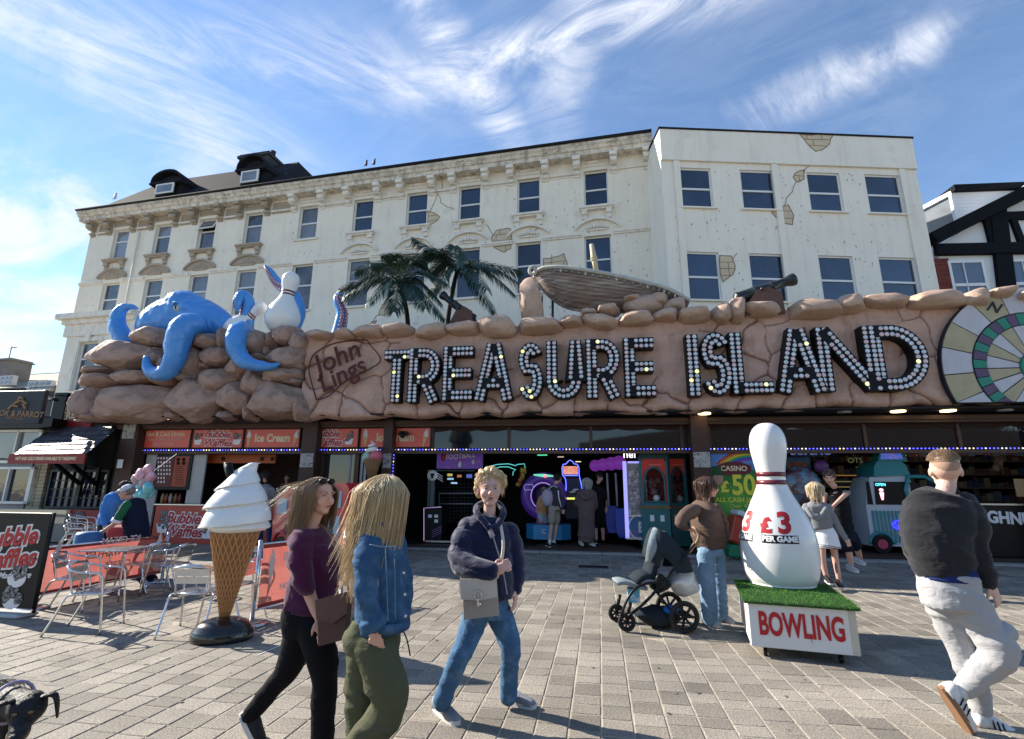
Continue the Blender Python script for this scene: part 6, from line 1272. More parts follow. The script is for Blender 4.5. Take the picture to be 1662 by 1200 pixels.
for (x0, x1) in ((82, 126), (132, 172)):
    q = MB(); u0, u1 = fp(x0, 790, .02).x, fp(x1, 790, .02).x; z0, z1 = fp(100, 822, .02).z, fp(100, 766, .02).z
    for (p0, p1, r0, r1) in ((u0-.06, u0, z0, z1), (u1, u1+.06, z0, z1), (u0-.06, u1+.06, z1, z1+.06), (u0-.06, u1+.06, z0-.06, z0)): q.box(p0, p1, -.06, .04, r0, r1)
    for k in range(1, 4): uu = u0+(u1-u0)*k/4; q.box(uu-.012, uu+.012, -.03, .02, z0, z1)
    for k in range(1, 4): zz_ = z0+(z1-z0)*k/4; q.box(u0, u1, -.032, .018, zz_-.012, zz_+.012)
    wf = q.build('window', m_dkg, cf); q = MB(); q.box(u0, u1, .02, .025, z0, z1); q.build('pane', m_glass, wf)
q = MB()
for k in range(3): p = fp(140+k*7, 776, .1); q.tube([p, p+V((-.05, 0, -.45))], .012, 5)
q.build('door_handle', M('bright_rail', (.6, .55, .45), .2, 1), cf)
sg = thing('enjoy_sign', 'red sign reading ENJOY HERE above the slate canopy', 'sign', FAC.P, FAC.rz); o, r_ = obox('panel', 86, 150, 652, 693, .05, .08, MATS['board_red'], sg); txt('ENJOY', 107, 664, .056, .30, m_cream, sg, 6, off=.012); txt('HERE', 106, 676, .056, .30, m_cream, sg, 6, off=.012)
hs_ = thing('pub_sign', 'dark hanging pub sign reading HOOK & PARROT in gold', 'sign', FAC.P, FAC.rz); o, r_ = obox('panel', -12, 68, 634, 688, 1.6, .12, M('sign_dark', (.012, .013, .02), .5), hs_, bev=.02); m_gd = M('sign_gold', (.26, .15, .07), .5, bump=0)
txt('HOOK & PARROT', 26, 672, 1.606, .22, m_gd, hs_, -3, off=.003); txt('• FREE HOUSE •', 24, 679, 1.606, .1, m_gd, hs_, -3)
q = MB(); 
for a_, b_ in (((14, 664), (24, 655)), ((24, 655), (36, 650)), ((36, 650), (44, 656)), ((30, 652), (32, 645)), ((32, 645), (38, 647)), ((38, 655), (42, 664)), ((20, 658), (30, 660))): q.tube([fp(*a_, 1.61), fp(*b_, 1.61)], .035, 6)
q.build('painted_bird', m_gd, hs_); q = MB(); q.beam(fp(-10, 633, 1.55), fp(95, 650, .2), .06, .08); q.tube([fp(70, 640, 1.5), fp(100, 642, .1)], .02, 6); q.build('bracket', m_blackg, hs_)
q = MB(); q.ell(fp(75, 648, .9), (.17, .12, .08)); q.build('lamp', m_alu, hs_)
pb = thing('pub', 'pale grey pub front with white framed window at the far left edge', 'pub', FAC.P, FAC.rz)
q = MB(); ug0, ug1 = fp(-160, 780, -.05).x, fp(72, 780, .0).x-.5; q.box(ug0, ug1, -.02, 4, 0, 3.55); q.build('wall', M('pub_wall', (.30, .31, .33), .8, var=.15), pb)
for (y0, y1) in ((698, 752), (758, 818)):
    u0, u1 = fp(-60, 760, .1).x, fp(58, 760, .1).x; z0, z1 = fp(20, y1, .1).z, fp(20, y0, .1).z; q = MB()
    for (p0, p1, r0, r1) in ((u0, u0+.07, z0, z1), (u1-.12, u1, z0, z1), (u0, u1, z1-.07, z1), (u0, u1, z0, z0+.07), ((u0+u1)/2+.4, (u0+u1)/2+.45, z0, z1)): q.box(p0, p1, -.14, -.021, r0, r1)
    wf = q.build('window', m_upvc, pb); q = MB(); q.box(u0+.07, u1-.12, -.05, -.03, z0+.07, z1-.07); q.build('pane', m_glassL if y0 < 750 else m_glass, wf)
q = MB(); u1 = fp(95, 690, .3).x; q.box(ug0, u1, -.5, -.03, 3.2, 3.45); q.build('fascia', m_blackg, pb); q = MB(); q.box(fp(72, 720, .1).x, fp(92, 720, .1).x, -.1, .3, 2.3, 4.3); q.build('pier', m_blackg, pb)
q = MB(); q.tube([fp(-5, 745, .6), fp(60, 748, .6)], .03, 6); q.build('rail', m_blackg, pb)
# low bar front with posters under the windows at left
lf = thing('street_bar', 'low dark street bar with red panels and a cream top edge', 'bar front', FAC.P, FAC.rz); p = fp(-40, 845, .9)
obox('top', -60, 108, 827, 834, .95, .5, m_cream, lf); obox('panel', -60, 52, 834, 905, .9, .2, m_blackg, lf); obox('panel', 53, 80, 832, 880, .92, .2, MATS['board_red'], lf); obox('panel', 82, 105, 836, 880, .9, .1, M('bar_grey', (.2, .19, .17), .5), lf); obox('panel', 107, 160, 828, 880, .85, .1, MATS['board_red'], lf)
obox('sticker', 88, 104, 840, 850, .91, .01, M('sticker_cream', (.6, .5, .35), .5), lf)
for x in (50, 127): p = fp(x, 848 if x < 100 else 842, .93 if x < 100 else .86); q = MB(); q.lathe([(0, 0), (.2, 0), (.2, .01)], 22, T=Matrix.Translation(p) @ Matrix.Rotation(math.pi/2, 4, 'X')); q.lathe([(0, .012), (.15, .012), (.15, .013)], 22, T=Matrix.Translation(p) @ Matrix.Rotation(math.pi/2, 4, 'X')); q.build('round_logo', M('logo_pink', (.5, .3, .28), .5, bump=0) if x < 100 else M('logo_grey', (.12, .1, .1), .5, bump=0), lf)
# far house
FH = Fr(at(60, 620, 34), 14); fh = thing('far_house', 'distant terraced house with chimney, dark tiled wall and white dormer windows', 'house', FH.P, FH.rz)
def hx(x, y, d=0): u, z = FH.px(x, y, d); return V((u, d, z))
a, b = hx(-60, 600), hx(160, 630); q = MB(); q.box(a.x, b.x, 0, 8, 0, hx(50, 632).z); q.build('wall', M('far_dark_wall', (.06, .065, .075), .8, isl=.3), fh)
q = MB(); z0 = hx(50, 632).z-.0; za = hx(27, 603).z; q.add([(a.x-.3, -.4, z0), (b.x+.3, -.4, z0), (b.x, 4, za+.9), (a.x, 4, za+.9)], [[0, 1, 2, 3]]); q.box(a.x, b.x, 3.9, 4.1, z0, za+.9); q.build('roof', M('lichen_roof', (.27, .25, .2), .85, var=.3, vs=3), fh)
q = MB(); c0 = hx(2, 590, 1); c1 = hx(27, 590, 1); q.box(c0.x, c1.x, .6, 2, z0-1, hx(14, 584, 1).z); q.box(c0.x-.1, c1.x+.1, .5, 2.1, hx(14, 588, 1).z, hx(14, 586, 1).z); q.build('chimney', M('far_chimney', (.2, .18, .16), .9, var=.3, vs=3), fh)
q = MB(); p = hx(14, 584, 1); q.tube([(p.x, 1, p.z), (p.x, 1, p.z+1)], .03, 4); q.tube([(p.x-.7, 1, p.z+.9), (p.x+.5, 1, p.z+.9)], .03, 4); q.build('aerial', m_blackg, fh)
for (x0, x1, y0, y1) in ((-10, 22, 609, 626), (42, 84, 617, 636)):
    a = hx(x0, y1, -.3); b = hx(x1, y0, -.3); q = MB(); q.box(a.x, b.x, -.3, 0, a.z, b.z); wf = q.build('window', M('far_white', (.5, .5, .5), .6, bump=0), fh)
    for k in range(4):
        w_ = (b.x-a.x)/4; q = MB(); q.box(a.x+k*w_+.08, a.x+(k+1)*w_-.08, -.33, -.302, a.z+.1, (a.z+b.z)/2-.05); q.box(a.x+k*w_+.08, a.x+(k+1)*w_-.08, -.33, -.302, (a.z+b.z)/2+.05, b.z-.1); q.build('pane', m_glassL, wf)
# ================================================================== STREET OBJECTS
def gat(p, x, y): return at(x, y, p.y) - V((p.x, p.y, 0))
# ---- giant cone
base = G(349, 1043); base.y += .12
ic = thing('giant_cone', 'giant soft serve ice cream cone model on a shiny black oval foot', 'cone model', (base.x, base.y, 0), R(12))
q = MB(); pr = [(0, .0), (.99, 0), (1.0, .03), (1.0, .09), (.96, .115), (.95, .12), (.93, .125), (.86, .17), (.7, .215), (.45, .245), (.2, .255), (0, .255)]
q.lathe([(r_*.262, z*.8) for r_, z in pr], 40, sx=1.12, sy=.92); q.build('foot', M('foot_black', (.012, .012, .012), .22, coat=.6, bump=.05, bs=5), ic)
z0 = .19; zc = at(368, 862, base.y).z; zt = at(384, 743, base.y).z; rc_ = .235; lean = (at(372, 855, base.y).x-base.x)/zc*.0
q = MB(); q.lathe([(.03, z0), (.045, z0+.02), (rc_*.97, zc-.02), (rc_, zc), (0, zc)], 40); q.build('waffle_cone', M('waffle_brown', (.27, .11, .035), .6, var=.2, vs=7, bump=.4, bs=30), ic)
q = MB(); nh = 23
for sgn in (-1, 1):
    for k in range(nh):
        P = []
        for j in range(15):
            t = j/14; r_ = .047+(rc_-.05)*t; a = 2*math.pi*k/nh+sgn*t*1.9*(1+.35*(1-t)); P.append((r_*math.cos(a), r_*math.sin(a), z0+.02+(zc-z0-.03)*t))
        q.tube(P, lerp_list([.003, .0058, .0075], 15), 5)
stuff(q.build('waffle_ridges', M('waffle_ridge', (.50, .25, .10), .6, var=.15), ic))
vs = []; fs = []; nz_, nt2 = 90, 72
for i in range(nz_+1):
    h = i/nz_; Rz = np.interp(h, [0, .04, .10, .3, .42, .55, .68, .80, .90, 1], [.19, .27, .315, .30, .275, .235, .17, .115, .062, .012])
    for j in range(nt2):
        a = 2*math.pi*j/nt2; ph = (h*4.1-a/(2*math.pi)+.15) % 1.0; lip = (1-ph)**1.3*.17*min(1, h*9)+.08*math.sin(ph*math.pi)
        fl = .07*math.exp(-((a-math.pi+.3)/.6)**2)*math.exp(-((ph)/.25)**2); r_ = Rz*(.90+lip+fl*2.4+.03*math.sin(3*a+h*8)*(1-h)); r_ *= 1-.2*max(0, 1-h*12)
        off = .07*max(0, (h-.55))**1.0; tip = max(0, h-.82)
        vs.append((r_*math.cos(a)+off*1.3+tip*.62, r_*math.sin(a), zc-.03+(zt-zc+.03)*h-(.0+1.9*max(0, h-.93)**1.3)-.035*(1-ph)*min(1, h*6)*(1-h)))
for i in range(nz_):
    for j in range(nt2): fs.append([i*nt2+j, i*nt2+(j+1) % nt2, (i+1)*nt2+(j+1) % nt2, (i+1)*nt2+j])
fs.append(list(range(nt2-1, -1, -1))); fs.append([nz_*nt2+j for j in range(nt2)])
q = MB(); q.add(vs, fs, 0, True); q.build('soft_serve', M('soft_serve_white', (.78, .77, .74), .3, var=.04, bump=.05, bs=4, coat=.35, sub=.05), ic)
q = MB(); a_ = at(352, 780, base.y)-base; b_2 = at(341, 757, base.y)-base; a_.z += CZ*0; 
ta = V((-.10, .02, at(350, 782, base.y).z)); tb = V((-.17, .03, at(341, 753, base.y).z)); q.tube([ta, tb], .045, 12, sm=True); q.ell(tb, (.045, .045, .02), 12, 8); q.build('chocolate_flake', m_blackg, ic)
# ---- bowling plinth and pin
A = G(1220, 1049, .09); B = G(1397, 1066, .09); A.z = B.z = 0; ztop = at(1212, 975, A.y).z; BLk = G(1191, 943, ztop); ux = (B-A).normalized(); rzb = math.atan2(ux.y, ux.x); uy = V((-ux.y, ux.x, 0)); Lb = (B-A).length; Db = max(.6, min(1.5, (V((BLk.x, BLk.y, 0))-A).dot(uy)))
bw = thing('bowling_plinth', 'white wooden box on castors reading BOWLING in red with fake grass top', 'plinth', A, rzb)
m_bx = M('plinth_white', (.66, .66, .64), .45, var=.07, vs=2, bump=.1, bs=8)
q = MB(); q.box(0, Lb, 0, Db, .09, ztop-.02, bev=.004); q.build('box', m_bx, bw)
q = MB(); q.box(Lb-.055, Lb+.004, -.006, -.001, .095, ztop-.025); q.build('edge_strip', M('strip_cream', (.5, .46, .38), .5), bw)
m_brd = M('bowling_red', (.42, .015, .02), .45, bump=0, var=.08)
text('BOWLING', .275, m_brd, bw, (Lb*.49, -.003, (.09+ztop)/2-.0), ext=.002, off=.009, sx=Lb*.78/1.27*1.02)
q = MB(); 
for (a, b, c, d) in ((.25, ztop-.1, .31, ztop-.17), (Lb-.42, .28, Lb-.36, .16)): q.beam((a, -.003, b), (b*0+c, -.003, d), .002, .006, up=V((0, 1, 0)))
q.build('scratch', M('scratch', (.12, .12, .12), .8), bw)
T_ = Matrix.Rotation(-math.pi/2, 3, 'Z')
q = MB(); q.lathe([(.12, 0), (.16, 0), (.16, .002)], 20, T=Matrix.Translation((-.002, Db*.5, (.09+ztop)/2)) @ Matrix.Rotation(-math.pi/2, 4, 'Y')); q.build('side_print', M('side_pink', (.55, .3, .28), .5, bump=0), bw)
q = MB(); q.box(-.04, Lb+.04, -.05, Db+.04, ztop-.018, ztop+.012, bev=.01); q.build('turf_mat', M('turf_dark', (.018, .06, .012), .95, var=.3, vs=20, bump=.6, bs=120), bw)
q = MB(); rg = random.Random(2)
for k in range(15000):
    x = rg.uniform(-.05, Lb+.05); y = rg.uniform(-.06, Db+.05); z = ztop+.008; h = rg.uniform(.008, .022); dx, dy = rg.uniform(-.012, .012), rg.uniform(-.014, .008)
    if y < -.04: z -= rg.uniform(0, .03)
    a = rg.uniform(0, 3.1); w_ = .0022; q.add([(x-math.cos(a)*w_, y-math.sin(a)*w_, z), (x+math.cos(a)*w_, y+math.sin(a)*w_, z), (x+dx, y+dy, z+h)], [[0, 1, 2]])
stuff(q.build('turf_blades', M('turf_green', (.07, .20, .025), .8, isl=1.1, var=.2, vs=8, bump=0), bw))
for (cx_, cy_) in ((.12, .08), (Lb-.14, .08), (.12, Db-.1), (Lb-.14, Db-.1)):
    q = MB(); q.tube([(cx_-.015, cy_, .038), (cx_+.015, cy_, .038)], .038, 14, sm=False); q.box(cx_-.03, cx_+.03, cy_-.03, cy_+.03, .078, .089); q.build('castor', m_blackg, bw)
PIN[:7] = [(0, 0), (.43, 0), (.47, .03), (.515, .12), (.545, .25), (.56, .38), (.56, .50)]
pc = G(1270, 948, ztop+.012)
pz = at(1243, 687, pc.y).z-ztop-.012; ps = pz/2.395; bp_n = thing('giant_pin', 'giant white bowling pin with two red neck bands and £3 per game lettering', 'bowling pin', (pc.x, pc.y, ztop+.012), rzb)
fat = .5*(at(1334, 890, pc.y).x-at(1209, 890, pc.y).x)/(.56*ps); fat = max(.85, min(1.1, fat*.92)); pin(bp_n, ps, fat=fat)
def wrap(o, ang, zc_, kx=1.0):
    bm = bmesh.new(); bm.from_mesh(o.data); bmesh.ops.triangulate(bm, faces=bm.faces)
    for _ in range(4):
        es = [e for e in bm.edges if e.calc_length() > .03]
        if es: bmesh.ops.subdivide_edges(bm, edges=es, cuts=1)
        bmesh.ops.triangulate(bm, faces=bm.faces)
    bm.to_mesh(o.data); bm.free()
    for v in o.data.vertices:
        x, z = v.co.x*kx, v.co.y; zz = zc_+z; r_ = pin_r(zz/ps)*ps*fat; th = ang+x/r_; e = .003+v.co.z*.5
        v.co = V((math.cos(th)*(r_+e), math.sin(th)*(r_+e), zz))
    o.rotation_euler = (0, 0, 0); o.location = (0, 0, 0)
angc = math.atan2(-pc.y, -pc.x)-rzb
for da in (.06, -1.15):
    for s_, sz, zc_, m_, dx in (('£', .21, .60*1.0, m_brd, -.13), ('3', .30, .625, m_brd, .06)):
        o = text(s_, sz, m_, bp_n, ext=.001, off=.012); 
        for v in o.data.vertices: v.co.x += dx
        wrap(o, angc+da, zc_*ps/.71)
    vs = []; fs = []; n_ = 14
    for i in range(n_+1):
        for j in (0, 1): vs.append((-.185+.37*i/n_, -.042+.084*j, 0))
    for i in range(n_): fs.append([2*i, 2*i+2, 2*i+3, 2*i+1])
    q = MB(); q.add(vs, fs); o = q.build('black_bar', m_blackg, bp_n); wrap(o, angc+da, .475*ps/.71)
    o = text('PER GAME', .078, m_white, bp_n, ext=.001, off=.004); 
    for v in o.data.vertices: v.co.z += .006
    wrap(o, angc+da, .475*ps/.71)
# ---- cafe furniture
ch = None
def make_chair(loc, rz, lab):
    global ch
    if ch is not None:
        c = copy_tree(ch); c.location = loc; c.rotation_euler = (0, 0, rz); c['label'] = lab; return c
    t = thing('cafe_chair', lab, 'chair', loc, rz, 'aluminium chairs outside the kiosk'); r_ = .0125
    for s in (-1, 1):
        q = MB(); q.tube(smooth_curve([(.27, s*.27, 0), (.235, s*.262, .3), (.20, s*.262, .55), (.18, s*.262, .64), (.12, s*.262, .675), (0, s*.262, .68)], 4), r_, 8); q.build('leg', m_chrome, t)
        q = MB(); q.tube(smooth_curve([(-.33, s*.25, 0), (-.22, s*.245, .25), (-.15, s*.24, .42), (.0, s*.24, .44), (.2, s*.24, .44)], 4), r_, 8); q.build('leg', m_chrome, t)
    q = MB(); q.tube(smooth_curve([(0, -.262, .68), (-.12, -.262, .70), (-.22, -.2, .74), (-.26, -.08, .76), (-.26, .08, .76), (-.22, .2, .74), (-.12, .262, .70), (0, .262, .68)], 4), r_, 8); q.build('arm_rail', m_chrome, t)
    q = MB(); q.tube(smooth_curve([(-.13, -.19, .43), (-.17, -.19, .6), (-.22, -.19, .76)], 3), r_*.9, 8); q.tube(smooth_curve([(-.13, .19, .43), (-.17, .19, .6), (-.22, .19, .76)], 3), r_*.9, 8); q.tube([(-.22, -.19, .76), (-.24, 0, .775), (-.22, .19, .76)], r_*.9, 8); q.build('back_frame', m_chrome, t)
    for x in (.17, .065, -.04): q = MB(); q.box(x-.043, x+.043, -.215, .215, .448, .457, bev=.003); q.build('seat_slat', m_alu, t)
    for x_ in (.215, -.12): q = MB(); q.tube([(x_, -.23, .44), (x_, .23, .44)], r_, 8); q.build('seat_rail', m_chrome, t)
    for z in (.60, .69): 
        q = MB(); q.prism([(-.185, z-.037), (.185, z-.037), (.185, z+.037), (-.185, z+.037)], -.004, .004, T=Matrix.Translation((-.165-(z-.55)*.33, 0, 0)) @ Matrix.Rotation(math.pi/2, 4, 'Z')); q.build('back_slat', m_alu, t)
    ch = t; return t
for (x, y, r_, lab) in ((152, 960, 12, 'nearest aluminium cafe chair at the left facing right in full sun'), (120, 937, 18, 'aluminium cafe chair tucked behind the nearest one at the left of the table'), (236, 915, 172, 'aluminium cafe chair right of the table turned left against the red banner'),
                        (280, 917, 178, 'second aluminium chair right of the table, nearer the giant cone'), (321, 962, 96, 'aluminium cafe chair with its back to us just left of the giant cone'), (383, 950, 170, 'aluminium cafe chair half hidden behind the giant cone and barrier post')):
    p = G(x, y, .385); make_chair((p.x, p.y, 0), R(r_), lab).scale = (.89,)*3
for k in range(3):
    p = G(118, 905); c = make_chair((p.x+.03*k, p.y, .11*k), R(20), ('lowest', 'middle', 'top')[k]+' chair of the stack standing behind the long red banner')
p = G(150, 903); make_chair((p.x, p.y, 0), R(30), 'single aluminium chair right of the chair stack behind the long red banner')
def table(x, y, lab, s=.7):
    p = G(x, y, .63); t = thing('cafe_table', lab, 'table', (p.x, p.y, 0), R(5)); q = MB(); q.box(-s/2, s/2, -s/2, s/2, .70, .722, bev=.008); q.build('table_top', m_alu, t); t.scale = (.9,)*3
    for sx in (-1, 1):
        for sy in (-1, 1): q = MB(); q.tube(smooth_curve([(sx*s*.44, sy*s*.44, 0), (sx*s*.36, sy*s*.36, .4), (sx*s*.38, sy*s*.38, .69)], 3), .014, 8); q.build('leg', m_chrome, t)
table(192, 892, 'square aluminium cafe table between the chairs before the red banner', .72)
table(398, 892, 'aluminium cafe table behind the giant cone beside the red barrier')
# ---- barriers
m_ban = M('banner_mesh', (.50, .115, .09), .6, var=.08, bump=.3, bs=200, alpha=.86)
nt_, b_, L_ = nodes(m_ban); tl_ = N(nt_, 'ShaderNodeBsdfTranslucent'); tl_.inputs[0].default_value = (.50, .15, .13, 1); ms_ = N(nt_, 'ShaderNodeMixShader'); ms_.inputs[0].default_value = .33
ou_ = [n for n in nt_.nodes if n.type == 'OUTPUT_MATERIAL'][0]; L_(b_.outputs[0], ms_.inputs[1]); L_(tl_.outputs[0], ms_.inputs[2]); L_(ms_.outputs[0], ou_.inputs[0]); m_ban2 = M('banner_edge', (.30, .03, .025), .6, var=.1); m_blet = M('banner_letter', (.68, .50, .45), .6, bump=0, var=0)
def barrier(a, b, lab, words, mirror_, h=.98):
    a = V((a.x, a.y, 0)); b = V((b.x, b.y, 0)); d = b-a; Ln = d.length; t = thing('cafe_barrier', lab, 'barrier', a, math.atan2(d.y, d.x))
    for u in (0, Ln):
        q = MB(); q.tube([(u, 0, .02), (u, 0, h)], .024, 12, sm=True); q.ell((u, 0, h), (.024, .024, .012), 12, 6); po = q.build('post', m_chrome, t); q = MB(); q.lathe([(0, 0), (.19, 0), (.19, .012), (.16, .025), (.05, .04), (0, .04)], 28, (u, 0, 0)); q.build('post_base', m_chrome, po)
    for z in (h-.04, .14): q = MB(); q.tube([(0, 0, z), (Ln, 0, z)], .011, 8); q.build('crossbar', m_chrome, t)
    n = 40; m = 14; q = MB()
    vs = [(.05+(Ln-.1)*i/n, -.004+.022*math.sin(i*.7)*math.sin(j/m*3.1)+.014*noise.noise(V((i*.2, j*.3, Ln))), .14+(h-.18)*j/m+.015*math.sin(i/n*math.pi)*(-1 if j == m else (1 if j == 0 else 0))) for j in range(m+1) for i in range(n+1)]
    fs = [[j*(n+1)+i, j*(n+1)+i+1, (j+1)*(n+1)+i+1, (j+1)*(n+1)+i] for j in range(m) for i in range(n)]
    q.add(vs, fs, 0, True)
    for k, f in enumerate(fs):
        if k//n in (0, m-1): q.m[k] = 1
    q.build('banner', [m_ban, m_ban2], t)
    for i, (s_, z, sz) in enumerate(words):
        if mirror_: o = text(s_, sz, m_blet, t, (Ln*.55, -.032, z), ext=.001, off=.003, sx=-1)
        else: o = text(s_, sz, m_blet, t, (Ln*.56, -.032, z), ext=.001, off=.003)
    for u in (.17, Ln-.2): 
        q = MB(); q.prism([(u, .38), (u+.05, .60), (u-.05, .60)], -.034, -.030); q.ell((u, -.032, .64), (.055, .004, .045), 12, 6); q.ell((u, -.032, .70), (.04, .004, .04), 12, 6); q.ell((u, -.032, .755), (.02, .004, .03), 12, 6); q.build('cone_print', m_blet, t)
    return t
barrier(G(50, 988), G(262, 944), 'long red banner barrier behind the chairs with its lettering seen reversed', (('ICE CREAM', .72, .13), ('BUBBLE WAFFLES', .55, .13), ('CREPES', .38, .13)), True, at(74, 884, G(54, 988).y).z)
barrier(G(408, 1013), G(553, 972), 'short red banner barrier between the giant cone and the purple top woman', (('BUBBLE WAFFLES', .68, .13), ('CREPES', .52, .13), ('HOT AND COLD DRINKS', .34, .09)), False, at(415, 878, G(408, 1013).y).z)
# ---- A-board at left
p0 = G(-70, 996); p1 = G(52, 1003); ab = thing('pavement_sign', 'black pavement sign reading Bubble Waffles Made Here at the far left', 'sign board', (p0.x, p0.y, 0), math.atan2(p1.y-p0.y, p1.x-p0.x)); Lw = (p1-p0).length; hh_ = at(25, 832, p1.y).z
q = MB(); q.box(0, Lw, -.02, .02, .09, hh_, bev=.01); q.build('panel', m_blackg, ab); q = MB(); q.box(.05, Lw-.05, -.12, .12, 0, .05, bev=.02); q.build('foot', M('foot_grey', (.4, .4, .4), .5), ab); q = MB(); q.tube([(Lw+.01, 0, .05), (Lw+.01, 0, hh_+.0)], .018, 8); q.build('frame', m_blackg, ab)
for i, s_ in enumerate(('Bubble', 'Waffles')):
    for off, m_, yy in ((.03, m_white, -.022), (.009, m_lred, -.026)): text(s_, .29, m_, ab, (Lw*.5, yy, hh_-.30-i*.25), (math.pi/2, -R(5), 0), .001, .2, off)
text('Made Here', .1, m_white, ab, (Lw*.68, -.022, hh_-.72), (math.pi/2, -R(3), 0), .001, .3, .002)
for k in range(2):
    zz = .44-k*.24; q = MB(); q.prism([(Lw*.72+.13*math.cos(R(a)), zz-.02+.10*math.sin(R(a))) for a in range(180, 361, 20)]+[(Lw*.72+.13, zz), (Lw*.72-.13, zz)], -.026, -.021); q.build('bowl_print', m_white, ab)
    q = MB(); rg = random.Random(k)
    for j in range(16): q.ell((Lw*.72+rg.uniform(-.12, .12), -.026, zz+rg.uniform(-.03, .12)), (.035, .005, .035), 8, 5)
    stuff(q.build('waffle_print', m_cup, ab))
p = G(72, 965); q = MB(); q.lathe([(.17, 0), (.18, .02), (.18, .75), (.15, .8)], 20); o = q.build('blue_drum', M('drum_blue', (.03, .12, .28), .5), None, (p.x, p.y+.6, 0)); tag(o, 'tall blue bin half hidden behind the black pavement sign', 'bin')
# ---- candy floss bags
p = at(234, 790, 11.2); cf_ = thing('candyfloss_bunch', 'hanging bunch of pink and turquoise candy floss bags by the kiosk wall', 'candy floss', (p.x, p.y, p.z)); rg = random.Random(5)
for (x, y, c) in ((228, 770, 0), (241, 762, 0), (244, 774, 0), (222, 778, 1), (234, 783, 1), (228, 792, 2), (240, 792, 2), (233, 803, 2), (243, 800, 2), (226, 803, 2)):
    a = at(x, y, 11.2+rg.uniform(-.1, .1))-p; q = MB(); q.ell(a, (.11, .09, .12), 14, 10); me = q.mesh('bag', [M('floss_pink', (.62, .25, .30), .3, col2=(.7, .45, .48), vs=9, bump=.4, bs=12, coat=.5), M('floss_mauve', (.42, .30, .32), .3, bump=.4, bs=12, coat=.5), M('floss_teal', (.14, .42, .45), .3, bump=.4, bs=12, coat=.5)][c])
    for v in me.vertices: v.co += V((noise.noise(v.co*9), noise.noise(v.co*9+V((5, 0, 0))), noise.noise(v.co*9+V((0, 5, 0)))))*.02
    link('bag', me, cf_)
q = MB(); q.tube([(0, 0, .2), (0, .9, .75)], .008, 5); q.build('string', m_white, cf_)
# ---- bus ride
a = G(438, 897); b = G(557, 910); d = b-a; bus = thing('bus_ride', 'red double decker bus kiddie ride with pale blue windows behind the purple top woman', 'kiddie ride', a, math.atan2(d.y, d.x)); Lg = d.length; hB = at(556, 784, b.y).z; hA = at(440, 800, a.y).z; wB = .75
m_bus = M('bus_red', (.48, .02, .03), .3, coat=.4, bump=0, var=.06); m_bw = M('bus_window', (.30, .38, .46), .3, bump=0, var=.15, vs=2)
q = MB(); pr = [(0, .25), (Lg, .25), (Lg, hB-.12), (Lg-.12, hB), (Lg*.4, hB-.02), (.2, hA+.02), (0, hA-.15)]; q.prism(pr, 0, wB); q.build('body', m_bus, bus)
for i in range(5):
    u0 = .1+i*(Lg-.2)/5; u1 = u0+(Lg-.2)/5*.78; zt = hA-.13+(hB-hA)*i/5; zb = zt-.36
    q = MB(); q.box(u0, u1, -.012, -.001, zb, zt, bev=.03); q.build('window', m_bw, bus)
    if i in (2, 3, 4): q = MB(); q.box(u0, u1, -.012, -.001, zb-.62, zb-.17, bev=.03); q.build('window', m_bw if i > 2 else m_blackg, bus)
    if i == 1: q = MB(); q.box(u0-.1, u1, -.012, -.001, zb-.85, zb-.15); q.build('doorway', m_blackg, bus)
for (z0_, z1_) in ((hB-.5, hB-.14), (hB-1.15, hB-.62)): q = MB(); q.box(Lg+.001, Lg+.012, .08, wB-.08, z0_, z1_, bev=.01); q.build('front_window', m_bw, bus)
for u in (.35, Lg-.35):
    q = MB(); q.tube([(u+.24*math.cos(t), -.01, .25+.24*math.sin(t)) for t in np.linspace(0, math.pi, 12)], .04, 6); q.build('wheel_arch', m_bus, bus); q = MB(); q.tube([(u, -.02, .2), (u, .08, .2)], .19, 20, sm=False); q.build('wheel', m_blackg, bus)
o = text('BUS', .12, m_white, bus, (Lg+.014, wB/2, hB-.56), (math.pi/2, 0, math.pi/2), .001); q = MB(); q.box(-.1, Lg+.1, -.05, wB+.05, 0, .08); q.build('ride_base', m_blackg, bus)
o = link('lettering', o.data, bus, (Lg*.72, -.014, hB-.59)); o.rotation_euler = (math.pi/2, 0, 0)
# ---- pram
PY = 6.28; pg = G(1070, 1035); pg.y = PY
pm_ = thing('pram', 'black and grey pushchair with brown handle, black wheels and a silver shopping bag', 'pushchair', (at(1070, 1035, PY).x, PY, 0))
def pp(x, y, dy=0): 
    v = at(x, y, PY+dy); return V((v.x-pm_.location.x, dy, v.z))
m_fab = M('pram_fabric', (.022, .03, .038), .85, bump=.4, bs=120, var=.15); m_fabg = M('pram_grey', (.22, .26, .28), .85, bump=.4, bs=120, var=.1); m_tyre = M('tyre', (.015, .015, .015), .75, bump=.3, bs=80)
def wheel(par, c, r_, w_, sp):
    q = MB(); T = Matrix.Translation(c) @ Matrix.Rotation(math.pi/2, 4, 'X'); k = 32
    q.tube([T @ V((math.cos(2*math.pi*j/k)*(r_-w_*.5), math.sin(2*math.pi*j/k)*(r_-w_*.5), 0)) for j in range(k)], w_*.5, 10, closed=True); wh = q.build('wheel', m_tyre, par)
    q = MB(); q.tube([T @ V((math.cos(2*math.pi*j/k)*(r_-w_*1.05), math.sin(2*math.pi*j/k)*(r_-w_*1.05), 0)) for j in range(k)], w_*.28, 8, closed=True); q.tube([T @ V((0, 0, -w_*.5)), T @ V((0, 0, w_*.5))], r_*.16, 12)
    for s_ in range(sp): a = 2*math.pi*s_/sp; q.beam(T @ V((0, 0, 0)), T @ V((math.cos(a)*(r_-w_), math.sin(a)*(r_-w_), 0)), w_*.5, r_*.16, up=V((0, 1, 0)))
    q.build('rim', m_blackg, wh)
